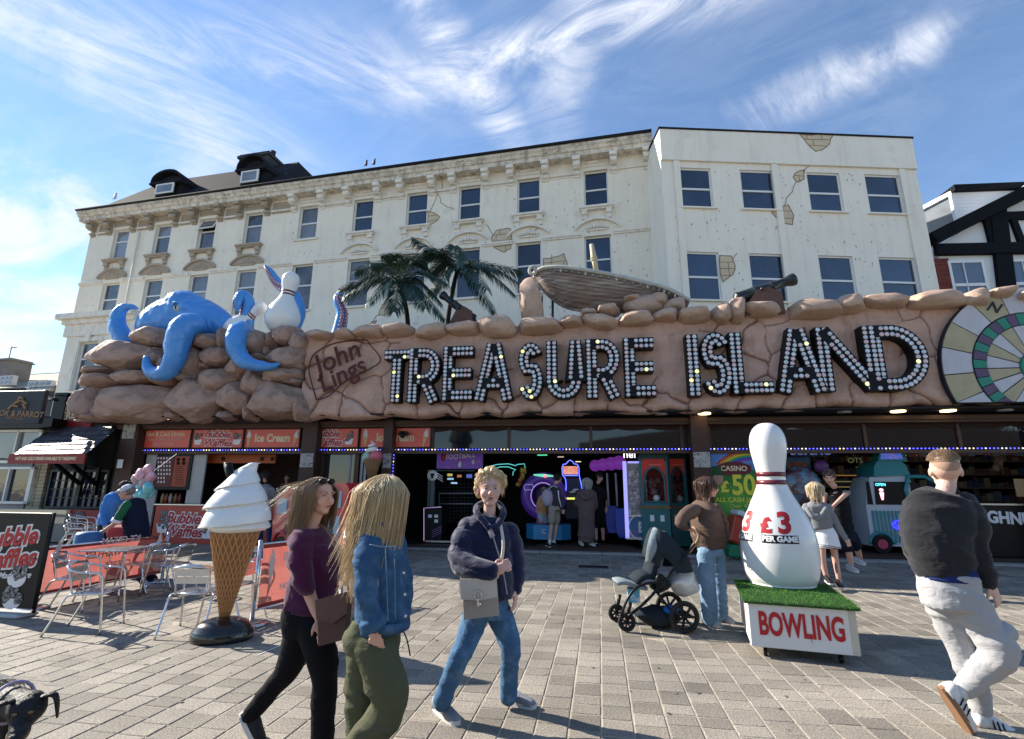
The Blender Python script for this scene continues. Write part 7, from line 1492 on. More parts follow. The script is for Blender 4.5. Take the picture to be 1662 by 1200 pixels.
zr = .165
for dy in (-.27, .27): p = pp(1112, 1020, dy) if dy < 0 else pp(1112, 1018, -.0); p = V((pp(1112, 1020, -.27).x, dy, zr)); wheel(pm_, p, zr, .042, 7); rw = p
for (x, y, dy) in ((1018, 1026, -.22), (1001, 1004, .22)): p = V((pp(x, y, dy).x, dy, .098)); wheel(pm_, p, .098, .036, 7); q = MB(); q.tube([p, p+V((.03, 0, .13)), p+V((.05, 0, .2))], .02, 8); q.build('fork', m_blackg, pm_)
xr = pp(1112, 1020).x; xf = pp(1010, 1010).x
for dy in (-.24, .24):
    q = MB(); q.tube(smooth_curve([pp(1018, 1002, dy), pp(1050, 975, dy), pp(1085, 935, dy), pp(1118, 895, dy), pp(1130, 882, dy)], 4), .017, 8); q.build('frame_tube', m_blackg, pm_)
    q = MB(); q.tube(smooth_curve([pp(1008, 1000, dy), pp(1020, 970, dy), pp(1040, 950, dy), pp(1075, 945, dy)], 4), .015, 8); q.tube([V((xr, dy*1.1, zr)), pp(1092, 995, dy), pp(1065, 960, dy)], .014, 8); q.build('frame_tube', m_blackg, pm_)
q = MB(); q.tube([V((xr, -.27, zr)), V((xr, .27, zr))], .015, 8); q.build('axle', m_blackg, pm_)
q = MB(); q.tube(smooth_curve([pp(1118, 897, -.24), pp(1131, 880, -.24), pp(1134, 868, -.24), pp(1128, 858, -.22), pp(1121, 856, -.1), pp(1121, 856, .1), pp(1126, 858, .22), pp(1134, 868, .24), pp(1118, 897, .24)], 5), .017, 10); q.build('handle', M('handle_tan', (.25, .15, .08), .6), pm_)
# seat shell
q = MB()
def slab(q, pts, w0, w1, th, mi=0):      # side profile polyline lofted across the width
    P = smooth_curve(pts, 4); q.tube(P, [(w0+(w1-w0)*i/(len(P)-1), th) for i in range(len(P))], 14, mi, upv=(0, 1, 0) if False else None)
def shell(name, pts, hw, th, mat):
    P = smooth_curve(pts, 4); vs = []; fs = []; n = len(P)
    for i, p in enumerate(P):
        d = (P[min(i+1, n-1)]-P[max(i-1, 0)]).normalized(); nr = V((-d.z, 0, d.x)); h = hw[i*(len(hw)-1)//(n-1)] if hasattr(hw, '__len__') else hw
        for (yy, tt) in ((-1, 0), (-.95, 1), (.95, 1), (1, 0), (.95, -1), (-.95, -1)): vs.append(p+V((0, yy*h, 0))+nr*tt*th)
    for i in range(n-1):
        for j in range(6): fs.append([i*6+j, i*6+(j+1) % 6, (i+1)*6+(j+1) % 6, (i+1)*6+j])
    fs += [list(range(5, -1, -1)), [(n-1)*6+j for j in range(6)]]; q = MB(); q.add(vs, fs, 0, True); return q.build(name, mat, pm_)
shell('footrest', [pp(998, 944), pp(1010, 943), pp(1032, 950), pp(1045, 952)], .17, .018, m_fabg)
shell('seat', [pp(1028, 943), pp(1042, 932), pp(1062, 935), pp(1078, 945), pp(1060, 955)], .19, .03, m_fab)
shell('backrest', [pp(1052, 932), pp(1060, 905), pp(1066, 885), pp(1068, 872)], .19, .035, m_fab)
shell('seat_liner', [pp(1060, 930, -.05), pp(1067, 905, -.05), pp(1072, 880, -.05)], .10, .045, m_fabg)
for dy in (-.22, .22): q = MB(); q.ell(pp(1072, 945, dy), (.06, .03, .09), 16, 10); q.build('hinge', m_blackg, pm_)
# hood: canopy as fan of ribs
vs = []; fs = []; na, nb = 10, 12; C_ = pp(1068, 925)
hp_ = [(1046, 905), (1052, 875), (1060, 857), (1075, 862), (1088, 873), (1100, 886), (1112, 900), (1120, 925)]
Ph = smooth_curve([pp(x, y) for x, y in hp_], 3)
for i, p in enumerate(Ph):
    for j in range(nb+1):
        t = -math.pi/2+math.pi*j/nb; yy = .25*math.sin(t); f = .35+.65*math.cos(t)**.5 if abs(math.cos(t)) > 1e-6 else .35
        vs.append(C_+(p-C_)*f+V((0, yy, 0)))
n = nb+1
for i in range(len(Ph)-1):
    for j in range(nb): fs.append([i*n+j, i*n+j+1, (i+1)*n+j+1, (i+1)*n+j])
q = MB(); q.add(vs, fs, 0, True)
for k in range(len(fs)):
    if k//nb < 7: q.m[k] = 1 if False else 0
hd = q.build('hood', [m_fab, m_fabg], pm_); sm_ = hd.modifiers.new('s', 'SOLIDIFY'); sm_.thickness = .008
q = MB(); P = smooth_curve([pp(1047, 912, -.2), pp(1051, 885, -.235), pp(1058, 860, -.15), pp(1062, 856, 0), pp(1058, 860, .15)], 5); 
vs = []; 
for p in P: vs += [p, p+V((.13, -.01, -.04))]
q.add(vs, [[2*i, 2*i+1, 2*i+3, 2*i+2] for i in range(len(P)-1)], 0, True); o = q.build('hood_visor', m_fabg, pm_); sm_ = o.modifiers.new('s', 'SOLIDIFY'); sm_.thickness = .01
q = MB(); q.add([pp(1062, 872, -.19), pp(1075, 868, -.245), pp(1062, 925, -.2), pp(1056, 925, -.19)], [[0, 1, 2, 3]]); 
# bags
bag = MB(); bag.ell(pp(1110, 945, -.02), (.17, .15, .155), 24, 18); me = bag.mesh('shopping_bag', M('silver_bag', (.62, .63, .62), .3, bump=.5, bs=14, var=.25, vs=9, coat=.2))
for v in me.vertices: v.co += V((noise.noise(v.co*7), noise.noise(v.co*7+V((4, 0, 0))), noise.noise(v.co*7+V((0, 4, 0)))))*.05
o = link('shopping_bag', me, None, pm_.location); tag(o, 'crumpled silver shopping bag hanging from the pram handle', 'bag')
q = MB()
for s_ in (-1, 1): q.tube([pp(1102, 928, -.1*s_), pp(1118, 895, -.2*s_)], .006, 5)
q.build('handle_loop', MATS['silver_bag'], o)
bk = MB(); bk.ell(pp(1066, 998), (.26, .19, .10), 24, 14); me = bk.mesh('basket', m_fab)
for v in me.vertices: v.co += V((0, 0, noise.noise(v.co*6)))*.05
link('basket', me, pm_)
q = MB(); q.box(-.02, .11, -.08, .1, 0, .14); o = q.build('wipes_pack', M('pack_blue', (.08, .35, .50), .35, col2=(.5, .55, .6), vs=14, m2=(.55, .6), bump=.1), None, pm_.location+pp(1022, 976)+V((0, 0, 0)), R(-8)); tag(o, 'light blue packet in the front of the pram basket', 'packet')
q = MB(); q.ell((0, 0, 0), (.09, .07, .05), 12, 8); o = q.build('cloth', M('cloth_blue', (.02, .14, .5), .8, bump=.4), None, pm_.location+pp(1089, 990, -.12)); tag(o, 'bright blue cloth poking out at the back of the pram basket', 'cloth')
# ---- small marks on the ground
a = G(419, 1064, .0); b = G(470, 1042, .0); q = MB(); q.beam(V((a.x, a.y, .004)), V((b.x, b.y, .004)), .012, .003); o = q.build('straw', m_white); tag(o, 'thin white straw lying on the paving right of the cone foot', 'straw')
# ================================================================== PEOPLE
def skinm(name, c): return M(name, c, .5, var=.10, vs=9, bump=.1, bs=90, spec=.35, sub=.12)
sk_f = skinm('skin_fair', (.56, .33, .25)); sk_t = skinm('skin_tanned', (.50, .28, .20)); sk_p = skinm('skin_pale', (.62, .39, .31))
m_eyew = M('eye_white_shaded', (.33, .28, .25), .2, bump=0); m_eyed = M('eye_dark', (.02, .015, .012), .1, bump=0); m_lip = M('lip', (.36, .12, .11), .45, bump=0); m_brow = M('brow_hair', (.14, .08, .04), .8, bump=0)  # eye whites carry socket shade in their darkened colour
def hmat(name, c, iso=.9): return M(name, c, .42, var=.25, vs=14, bump=0, isl=iso, spec=.5)
def frame(o, f, up=V((0, 0, 1))):
    f = V(f).normalized(); r_ = f.cross(up).normalized(); u = r_.cross(f)
    return Matrix.Translation(o) @ Matrix((( r_.x, f.x, u.x, 0), (r_.y, f.y, u.y, 0), (r_.z, f.z, u.z, 0), (0, 0, 0, 1)))
def head_geo(mb, T, s=1, male=False):
    S_ = T @ Matrix.Scale(s, 4) @ Matrix.Diagonal((1.06, 1, .97, 1)); e = lambda c, r_, nu=20, nv=14: mb.ell(c, r_, nu, nv, 0, S_)
    e((0, -.015, .028), (.076, .094, .088), 28, 18); e((0, .022, -.02), (.064, .068, .078)); j = .056 if male else .05
    e((0, .03, -.065), (j, .052, .045)); e((0, .062, -.092), (.026, .024, .02)); 
    for s_ in (-1, 1): e((s_*.036, .058, -.028), (.026, .026, .028)); e((s_*.077, -.008, -.008), (.010, .020, .031)); e((s_*.030, .080, .030), (.024, .012, .009))
    mb.tube([S_ @ V((0, .085, .026)), S_ @ V((0, .097, .0)), S_ @ V((0, .112, -.022))], [.009*s, .0105*s, .0135*s], 10); e((0, .103, -.028), (.0175, .012, .0095)); e((0, .086, -.056), (.023, .012, .013))
def face_bits(par, T, s=1, brow=None, glasses=False):
    S_ = T @ Matrix.Scale(s, 4) @ Matrix.Diagonal((1.06, 1, .97, 1))
    for s_ in (-1, 1):
        q = MB(); q.ell((s_*.030, .0785, .010), (.0125, .008, .0046), 12, 8, 0, S_); ey = q.build('eye', m_eyew, par); q = MB(); q.ell((s_*.031, .0858, .010), (.0052, .003, .0042), 10, 8, 0, S_); q.build('iris', m_eyed, ey)
        q = MB(); q.tube([S_ @ V((s_*.014, .0905, .026)), S_ @ V((s_*.030, .0925, .032)), S_ @ V((s_*.047, .080, .026))], [.0022*s, .0034*s, .0018*s], 6); q.build('eyebrow', brow or m_brow, par)
    q = MB(); q.ell((0, .0965, -.0525), (.019, .0045, .004), 12, 6, 0, S_); q.ell((0, .0965, -.060), (.017, .005, .0045), 12, 6, 0, S_); q.build('lips', m_lip, par)
def hand_geo(mb, w, d, n, s=1, curl=.5, side=1):
    d = V(d).normalized(); n = V(n); n = (n-d*n.dot(d)).normalized(); x = d.cross(n)*side      # d fingers, n back of hand
    c = w+d*.045*s; T = Matrix.Translation(c) @ Matrix(((x.x, d.x, n.x, 0), (x.y, d.y, n.y, 0), (x.z, d.z, n.z, 0), (0, 0, 0, 1)))
    mb.ell((0, 0, 0), (.040*s, .050*s, .016*s), 14, 10, 0, T)
    for k, (ox, ln) in enumerate(((-.033, .062), (-.011, .074), (.012, .070), (.034, .055))):
        p = w+d*.082*s+x*ox*s; dd = d.copy(); P = [p]
        for j in range(3):
            a = curl*(.5+.5*j)*.9; dd = (dd*math.cos(a)-n*math.sin(a)).normalized() if j else (dd*math.cos(a*.5)-n*math.sin(a*.5)).normalized(); nn = n; P.append(P[-1]+dd*ln*s*(.42, .33, .25)[j])
        mb.tube(P, [.0092*s, .0088*s, .008*s, .0065*s], 8); mb.ell(P[-1], (.0065*s,)*3, 8, 6)
    p = w+d*.02*s-x*.032*s; dd = (d*.75-x*.6-n*.25).normalized(); mb.tube([w+d*.01*s-x*.012*s, p, p+dd*.035*s, p+(dd+d*.5-n*.3).normalized()*.06*s], [.013*s, .0125*s, .010*s, .0075*s], 8)
def wrinkle(a=.006, f=7, seed=0):
    def fn(p):
        q = V((p.x*.6, p.y*.6, p.z*1.5+p.x*.5))*f+V((seed, seed*2, 0)); n = noise.noise(q+V((noise.noise(q*.5)*1.5, 0, 0))); return a*(1-2.2*abs(n))+a*.22*noise.noise(q*2.5)
    return fn
def limb(mb, pts, rad, n=14, k=4, upv=None):
    rad = [r_*.87 for r_ in rad]
    P = smooth_curve(pts, k); rr = lerp_list(rad, len(P)); mb.tube(P, rr, n, upv=upv); 
    for i in (0, -1): r_ = rr[i]; r_ = max(r_) if hasattr(r_, '__len__') else r_; mb.ell(P[i], (r_*.98,)*3, 12, 8)
def torso_tube(mb, secs, lat):            # secs: (point, half width, half depth); lat = lateral direction
    P = []; W_ = []; D_ = []
    for p, a, b in secs: P.append(p); W_.append(a*.86); D_.append(b*.86)
    Q = smooth_curve(P, 4); w_ = lerp_list(W_, len(Q)); d_ = lerp_list(D_, len(Q)); n = 24; vs = []; fs = []
    for i, p in enumerate(Q):
        dz = (Q[min(i+1, len(Q)-1)]-Q[max(i-1, 0)]).normalized(); x = (V(lat)-dz*V(lat).dot(dz)).normalized(); y = dz.cross(x)
        for j in range(n):
            t = 2*math.pi*j/n; c, s = math.cos(t), math.sin(t); vs.append(p+x*w_[i]*math.copysign(abs(c)**.85, c)+y*d_[i]*math.copysign(abs(s)**.85, s))
    for i in range(len(Q)-1):
        for j in range(n): fs.append([i*n+j, i*n+(j+1) % n, (i+1)*n+(j+1) % n, (i+1)*n+j])
    fs += [list(range(n-1, -1, -1)), [(len(Q)-1)*n+j for j in range(n)]]; mb.add(vs, fs, 0, True)
def hair_cap(q, T, s, back=.0, fr=.03): q.ell((0, -.026, .034), (.084*s, .098*s, .090*s), 24, 16, 0, T)
def hair_strands(par, T, s, mat, n, length, wind, seed, r0=.006, face_clear=.9, spread=.02, curl=0, lift=.0, part=0):
    rg = random.Random(seed); q = MB(); inv = T.to_3x3(); wl = inv.inverted() @ V(wind) if wind else V((0, 0, 0)); down = inv.inverted() @ V((0, 0, -1))
    for i in range(n):
        while True:
            a = rg.uniform(0, 2*math.pi); e = rg.uniform(-.25, 1.45); d = V((math.cos(a)*math.cos(e), math.sin(a)*math.cos(e), math.sin(e)))
            if d.y > .25 and d.z < face_clear-.25*abs(d.x): continue
            break
        c = V((0, -.022, .032)); p0 = V((c.x+d.x*.080, c.y+d.y*.095, c.z+d.z*.088))*1.0; P = [p0]; L_ = length*rg.uniform(.62, 1.12); m = 8 if length > .15 else 4
        az = V((d.x, d.y, 0)); 
        if d.y > 0: az = V((math.copysign(max(.35, abs(d.x)), d.x), d.y*.35, 0))
        az = az.normalized() if az.length > .05 else V((rg.uniform(-1, 1), -1, 0)).normalized(); cur = p0; st = L_/m
        for j in range(m):
            rel = cur-c; hug = V((rel.x/.084, rel.y/.099, rel.z/.092)); 
            v = down*(.9 if rel.z < .02 else .35)+az*(max(0, rel.z)/.09*.72)+wl*((j+1)/m)**1.2
            v = v.normalized()*st; cur = cur+v+V((rg.uniform(-1, 1), rg.uniform(-1, 1), rg.uniform(-1, 1)))*spread*st*3
            if curl: cur = cur+V((math.sin(j*2.3+i), math.cos(j*2.1+i*1.3), math.sin(j*1.7+i*.7)))*curl
            rel = cur-c; k = (rel.x/.086)**2+(rel.y/.101)**2+(rel.z/.094)**2
            if k < 1.0 : cur = c+rel/math.sqrt(k)*1.0
            P.append(cur)
        m1 = len(P); q.tube([T @ (p*s) for p in P], [r0*s*(1, 1.1, 1, .9, .8, .7, .55, .4, .2)[min(8, int(jj/(m1-1)*8))] for jj in range(m1)], 5, caps=False)
    return stuff(q.build('hair_strands', mat, par))
def shoe(par, heel, toe, mat, sole, s=1, up=V((0, 0, 1)), stripes=False, ank=None, name='shoe'):
    heel = V(heel); toe = V(toe); d = (toe-heel).normalized(); x = d.cross(V(up)).normalized(); u = x.cross(d); L_ = (toe-heel).length; T = Matrix.Translation(heel) @ Matrix(((x.x, d.x, u.x, 0), (x.y, d.y, u.y, 0), (x.z, d.z, u.z, 0), (0, 0, 0, 1)))
    q = MB(); prof = [(0, .030, .062), (.08, .036, .068), (.25, .036, .068), (.4, .038, .062), (.6, .043, .048), (.8, .045, .036), (.93, .036, .028), (1, .018, .02)]; vs = []; fs = []; n = 16
    for f, w_, h in prof:
        for j in range(n):
            t = 2*math.pi*j/n; c, s_ = math.cos(t), math.sin(t); vs.append(T @ V((c*w_*s, f*L_, (.022+max(0, s_)**.8*h)*s if s_ > 0 else .018*s)))
    for i in range(len(prof)-1):
        for j in range(n): fs.append([i*n+j, i*n+(j+1) % n, (i+1)*n+(j+1) % n, (i+1)*n+j])
    fs += [list(range(n-1, -1, -1)), [(len(prof)-1)*n+j for j in range(n)]]; q.add(vs, fs, 0, True); o = q.build(name, mat, par)
    q = MB(); vs = []; k = 22
    for z in (0, .026):
        for j in range(k):
            t = 2*math.pi*j/k; yy = .5-.53*math.cos(t); w_ = (.036+.012*max(0, yy-.3))*abs(math.sin(t))**.6*math.copysign(1, math.sin(t)); vs.append(T @ V((w_*1.12*s, yy*L_, z*s)))
    q.add(vs, [list(range(k)), [2*k-1-i for i in range(k)]]+[[i, i+k, (i+1) % k+k, (i+1) % k] for i in range(k)]); q.build('sole', sole, o)
    if stripes:
        for k in range(3):
            for sx in (-1, 1): 
                f = .36+.11*k; q = MB(); q.tube([T @ V((sx*.041*s, f*L_, .03*s)), T @ V((sx*.037*s, (f-.07)*L_, .068*s))], .005*s, 6, flat=.6); q.build('side_stripe', m_blackg, o)
    return o
def panel(mb, pts, th, push=0):
    n = len(pts); c = sum(pts, V())/n; nr = (pts[1]-pts[0]).cross(pts[2]-pts[0]).normalized(); 
    if nr.y > 0: nr = -nr
    vs = [p+nr*(th/2+push) for p in pts]+[p-nr*(th/2-push) for p in pts]; mb.add(vs, [list(range(n)), [2*n-1-i for i in range(n)]]+[[i, i+n, (i+1) % n+n, (i+1) % n] for i in range(n)])
def mk(par, name, mb, vox, mat, sm=2, disp=None):
    return link(name, remesh(mb, vox, mat, sm, disp), par)
def person(lab, origin):
    return thing('person', lab, 'person', origin)
def PX(t, Y0):       # pixel -> point local to the person
    o = t.location
    return lambda x, y, d=0: at(x, y, Y0+d)-o
X_ = V((1, 0, 0)); Z_ = V((0, 0, 1))
# ---------------------------------------------------------------- 1 purple top woman
Y0 = 3.42; t = person('woman in a plum top and black trousers with a brown bag at her hip', (at(505, 1100, Y0).x, Y0, 0)); P = PX(t, Y0)
body = MB(); H_ = P(519, 806); fd = V((.86, -.50, -.05)); T1 = frame(H_, fd); head_geo(body, T1, 1.0)
fw = V((.93, -.1, 0)); lat = V((.1, .93, 0)).normalized()
limb(body, [P(517, 826), P(508, 845), P(503, 862)], [.050, .052, .065], upv=None)
limb(body, [P(486, 880, -.10), P(490, 915, -.13), P(499, 952, -.13), P(510, 985, -.15), P(517, 1003, -.16)], [.05, .045, .046, .036, .027]); hand_geo(body, P(519, 1005, -.16), V((.35, -.05, -.93)), V((.6, -.78, .1)), 1.0, .75, -1)
limb(body, [P(540, 880, .12), P(556, 930, .15), P(562, 945, .12)], [.05, .04, .028]); hand_geo(body, P(561, 942, .1), V((.3, -.3, .8)), V((.8, -.5, 0)), .95, 1.2)
torso_tube(body, [(P(503, 870), .13, .10), (P(508, 920), .14, .12), (P(505, 1000), .15, .13)], lat)
limb(body, [P(508, 1010, -.08), P(527, 1090, -.09), P(526, 1200, -.08)], [.08, .06, .04]); limb(body, [P(488, 1022, .08), P(464, 1090, .1), P(404, 1162, .12)], [.07, .05, .036])
mk(t, 'body', body, .0075, sk_f, 2)
face_bits(t, T1, 1.0)
tp = MB(); torso_tube(tp, [(P(503, 856), .12, .07), (P(502, 872), .185, .115), (P(507, 905), .17, .155), (P(510, 935), .165, .16), (P(506, 965), .155, .165), (P(502, 990), .165, .175)], lat)
limb(tp, [P(493, 873, -.10), P(486, 900, -.16), P(489, 925, -.18), P(497, 951, -.175)], [.078, .078, .068, .062]); limb(tp, [P(520, 873, .14), P(545, 905, .18), P(556, 928, .16)], [.075, .066, .056])
mk(t, 'top', tp, .011, M('plum_knit', (.060, .012, .045), .85, bump=.35, bs=70, var=.15, sheen=.2), 1, wrinkle(.013, 8, 1))
tr_ = MB(); torso_tube(tr_, [(P(502, 985), .16, .17), (P(500, 1010), .165, .18), (P(499, 1030), .15, .16)], lat)
limb(tr_, [P(510, 1020, -.07), P(524, 1070, -.09), P(527, 1110, -.09), P(524, 1160, -.09), P(523, 1215, -.08), P(522, 1238, -.08)], [.115, .098, .082, .075, .07, .068]); limb(tr_, [P(488, 1022, .08), P(477, 1062, .09), P(464, 1090, .1), P(438, 1122, .11), P(406, 1160, .12)], [.115, .098, .080, .066, .055])
mk(t, 'trousers', tr_, .011, M('black_denim', (.008, .008, .010), .8, bump=.3, bs=120, var=.2), 2, wrinkle(.007, 6, 2))
m_shb = M('shoe_black', (.010, .010, .012), .6, bump=.2); m_solew = M('sole_white', (.55, .55, .53), .6, bump=0)
shoe(t, P(390, 1160, .12), P(422, 1218, .12), m_shb, m_solew, 1.05, V((.85, 0, .5))); shoe(t, P(512, 1236, -.08), P(566, 1250, -.1), m_shb, m_solew)
hm = hmat('hair_lightbrown', (.20, .13, .075), .45); q = MB(); hair_cap(q, T1, 1); q.build('hair', hm, t)
hair_strands(t, T1, 1, hm, 1300, .38, V((-.16, .05, 0)), 3, .002, .86, .010); hair_strands(t, T1, 1, hmat('hair_streak', (.34, .24, .14)), 50, .34, V((-1.2, .2, .25)), 4, .0016, .8, .04)
q = MB()
for s_ in (-1, 1): q.ell((s_*.034, .052, .098), (.028, .018, .020), 14, 8, 0, T1)
q.tube([T1 @ V((-.06, .04, .095)), T1 @ V((-.085, -.06, .05))], .003, 6); q.tube([T1 @ V((.06, .04, .095)), T1 @ V((.085, -.06, .05))], .003, 6); o = q.build('sunglasses', m_blackg, None, t.location); tag(o, 'dark sunglasses pushed up on the hair of the plum top woman', 'sunglasses')
bagm = M('brown_leather', (.075, .03, .022), .55, bump=.3, bs=40, var=.2)
b0 = thing('shoulder_bag', 'dark brown leather bag hanging at the hip of the plum top woman', 'bag', t.location); o3 = P
q = MB(); panel(q, [P(519, 976, -.19), P(521, 1048, -.22), P(563, 1037, -.24), P(569, 962, -.2)], .06); q.build('bag_body', bagm, b0); q = MB(); panel(q, [P(517, 974, -.19), P(519, 1006, -.21), P(545, 1012, -.22), P(567, 996, -.22), P(570, 960, -.2)], .012, .042); q.build('flap', M('brown_leather2', (.10, .042, .03), .5, bump=.3, bs=40, var=.2), b0)
q = MB(); q.tube(smooth_curve([P(566, 965, -.18), P(562, 930, -.17), P(548, 890, -.16), P(530, 860, -.08), P(518, 852, .0)], 4), .007, 6); q.build('strap', M('tan_strap', (.20, .11, .06), .6, bump=0), b0)
# ---------------------------------------------------------------- 2 blonde denim woman
Y0 = 3.05; t = person('blonde woman in a blue denim jacket and olive trousers looking away, hand in pocket', (at(610, 1100, Y0).x, Y0, 0)); P = PX(t, Y0)
body = MB(); H_ = P(631, 806); fd = V((.75, .62, .0)); T1 = frame(H_, fd); head_geo(body, T1, 1.0); lat = V((.25, -.9, 0)).normalized()
limb(body, [P(625, 830), P(620, 850), P(618, 865)], [.05, .052, .06])
limb(body, [P(600, 880, -.14), P(602, 940, -.2), P(606, 1005, -.2)], [.05, .045, .03]); hand_geo(body, P(607, 1010, -.19), V((.15, .1, -1)), V((-.2, -.95, 0)), 1, .4)
limb(body, [P(640, 880, .15), P(650, 960, .2), P(650, 1010, .2)], [.05, .04, .03]); torso_tube(body, [(P(618, 880), .13, .1), (P(618, 950), .12, .1), (P(606, 1040), .14, .12)], lat)
limb(body, [P(608, 1048, -.07), P(628, 1130, -.09), P(590, 1205, -.08), P(572, 1250, -.08)], [.07, .06, .05, .04]); limb(body, [P(600, 1048, .08), P(591, 1130, .09), P(598, 1250, .1)], [.07, .06, .05]); mk(t, 'body', body, .0075, sk_f, 2); face_bits(t, T1)
m_den = M('denim_jacket', (.036, .085, .165), .85, bump=.5, bs=150, var=.22, vs=14, col2=(.065, .13, .22), m2=(.46, .7))
jk = MB(); torso_tube(jk, [(P(619, 852), .10, .07), (P(618, 872), .18, .12), (P(618, 910), .19, .15), (P(618, 950), .185, .155), (P(620, 990), .18, .16), (P(621, 1022), .185, .165)], lat)
limb(jk, [P(606, 872, -.10), P(596, 905, -.18), P(594, 950, -.215), P(599, 985, -.22), P(607, 1012, -.21)], [.082, .076, .066, .056, .05]); limb(jk, [P(636, 874, .13), P(652, 930, .17), P(654, 990, .18)], [.08, .065, .055]); jk.tube([P(603, 1004, -.212), P(609, 1018, -.205)], [.062, .064], 14)
jk.tube(smooth_curve([P(598, 864, -.1), P(612, 850, -.13), P(632, 852, -.1), P(650, 868, 0)], 4), [.02, .03, .03, .03, .03, .03, .03, .03, .03, .03, .03, .025, .02][:13], 10)
jo = mk(t, 'denim_jacket', jk, .010, m_den, 1, wrinkle(.010, 7, 5))
q = MB()
for x, y, d in ((643, 897, -.19), (655, 930, -.17), (657, 965, -.17), (658, 1000, -.17)): q.ell(P(x, y, d), (.009, .006, .009), 10, 6)
stuff(q.build('buttons', m_alu, jo)); q = MB(); m_sm = M('denim_seam', (.11, .17, .25), .9, bump=0)
for pp_ in ([P(600, 884, -.285), P(622, 888, -.30), P(652, 886, -.255)], [P(640, 886, -.285), P(641, 940, -.28), P(642, 1005, -.275)], [P(626, 890, -.295), P(628, 950, -.29), P(630, 1008, -.29)]): q.tube(smooth_curve(pp_, 4), .0028, 5)
stuff(q.build('seams', m_sm, jo)); q = MB(); panel(q, [P(631, 893, -.285), P(631, 903, -.29), P(643, 907, -.285), P(653, 902, -.265), P(653, 892, -.265)], .012); q.build('pocket_flap', m_den, jo); q = MB(); q.tube(smooth_curve([P(590, 1010, -.14), P(620, 1022, -.20), P(655, 1018, -.13)], 4), .012, 6, flat=2.2); q.build('waistband', m_den, jo)
q = MB(); q.tube(smooth_curve([P(655, 1025, -.05), P(661, 1040, -.08), P(666, 1065, -.1)], 4), .004, 5); q.build('cord', m_blackg, jo)
tr_ = MB(); torso_tube(tr_, [(P(608, 1005), .155, .145), (P(604, 1030), .165, .165), (P(602, 1055), .16, .165)], lat)
limb(tr_, [P(608, 1048, -.07), P(620, 1090, -.09), P(632, 1130, -.09), P(622, 1165, -.08), P(590, 1205, -.08), P(572, 1235, -.08)], [.125, .118, .105, .098, .10, .10]); limb(tr_, [P(600, 1048, .08), P(590, 1100, .09), P(592, 1160, .09), P(598, 1230, .1)], [.12, .11, .105, .11])
mk(t, 'trousers', tr_, .011, M('olive_cotton', (.085, .088, .052), .85, bump=.3, bs=60, var=.12), 2, wrinkle(.014, 5, 7))
m_sho = M('shoe_cream', (.4, .37, .3), .6); shoe(t, P(552, 1250, -.08), P(590, 1285, -.08), m_sho, m_solew); shoe(t, P(590, 1252, .1), P(640, 1262, .1), m_sho, m_solew)
hm = hmat('hair_blonde', (.50, .36, .19), .4); q = MB(); hair_cap(q, T1, 1.03); q.build('hair', hm, t); hair_strands(t, T1, 1.05, hm, 1900, .52, V((-.17, -.03, .0)), 9, .0019, .9, .010)
hair_strands(t, T1, 1.05, hmat('hair_blonde_light', (.68, .54, .33)), 190, .50, V((-.4, -.08, .05)), 10, .0015, .8, .025); hair_strands(t, T1, 1.05, hmat('hair_blonde_dark', (.28, .18, .09)), 300, .48, V((-.2, 0, 0)), 12, .0018, .9, .012)
# ---------------------------------------------------------------- 3 older woman
Y0 = 3.92; t = person('older woman with short fair hair, navy padded jacket and blue jeans facing us', (at(785, 1100, Y0).x, Y0, 0)); P = PX(t, Y0)
body = MB(); H_ = P(795, 795); fd = V((.12, -.99, -.03)); T1 = frame(H_, fd); head_geo(body, T1, 1.07); lat = V((.95, .3, 0)).normalized()
limb(body, [P(795, 818), P(794, 835), P(792, 850)], [.050, .052, .06])
limb(body, [P(752, 870, -.03), P(745, 912, -.12), P(770, 928, -.26), P(800, 928, -.30)], [.05, .045, .04, .028]); hand_geo(body, P(801, 928, -.30), V((.75, -.1, .35)), V((.1, -.95, .2)), 1, 1.3)
limb(body, [P(830, 870, .05), P(838, 915, .06), P(837, 956, .02)], [.05, .042, .028]); hand_geo(body, P(837, 957, .02), V((-.05, -.25, -1)), V((.9, -.2, 0)), 1.0, .5, -1)
torso_tube(body, [(P(792, 860), .14, .1), (P(790, 920), .13, .1), (P(791, 985), .15, .12)], lat); limb(body, [P(775, 1000, -.05), P(748, 1066, -.12), P(718, 1140, -.1)], [.07, .05, .036]); limb(body, [P(812, 1000, .05), P(826, 1043, .02), P(826, 1128, .1)], [.07, .05, .036])
sk_o = skinm('skin_older', (.60, .36, .29)); mk(t, 'body', body, .007, sk_o, 2); face_bits(t, T1, 1.07, M('brow_pale', (.25, .16, .10), .8, bump=0))
m_puf = M('navy_quilt', (.010, .013, .045), .5, bump=.35, bs=30, var=.2, vs=5, sheen=.3)
jk = MB(); torso_tube(jk, [(P(792, 838), .10, .09), (P(790, 850), .17, .12), (P(789, 864), .225, .14), (P(788, 890), .215, .16), (P(789, 920), .215, .175), (P(790, 950), .22, .18), (P(790, 970), .215, .175)], lat)
limb(jk, [P(761, 860, -.02), P(752, 883, -.08), P(749, 908, -.13), P(766, 922, -.22), P(797, 927, -.30)], [.10, .105, .10, .084, .06]); limb(jk, [P(826, 866, .04), P(834, 895, .06), P(838, 925, .06), P(837, 953, .03)], [.088, .082, .074, .058])
def quilt(p):
    k = abs(math.sin((p.z+.12*p.x)*math.pi/.12)); return .017*k**.5-.008+.005*noise.noise(p*14)
jo = mk(t, 'padded_jacket', jk, .0095, m_puf, 2, quilt)
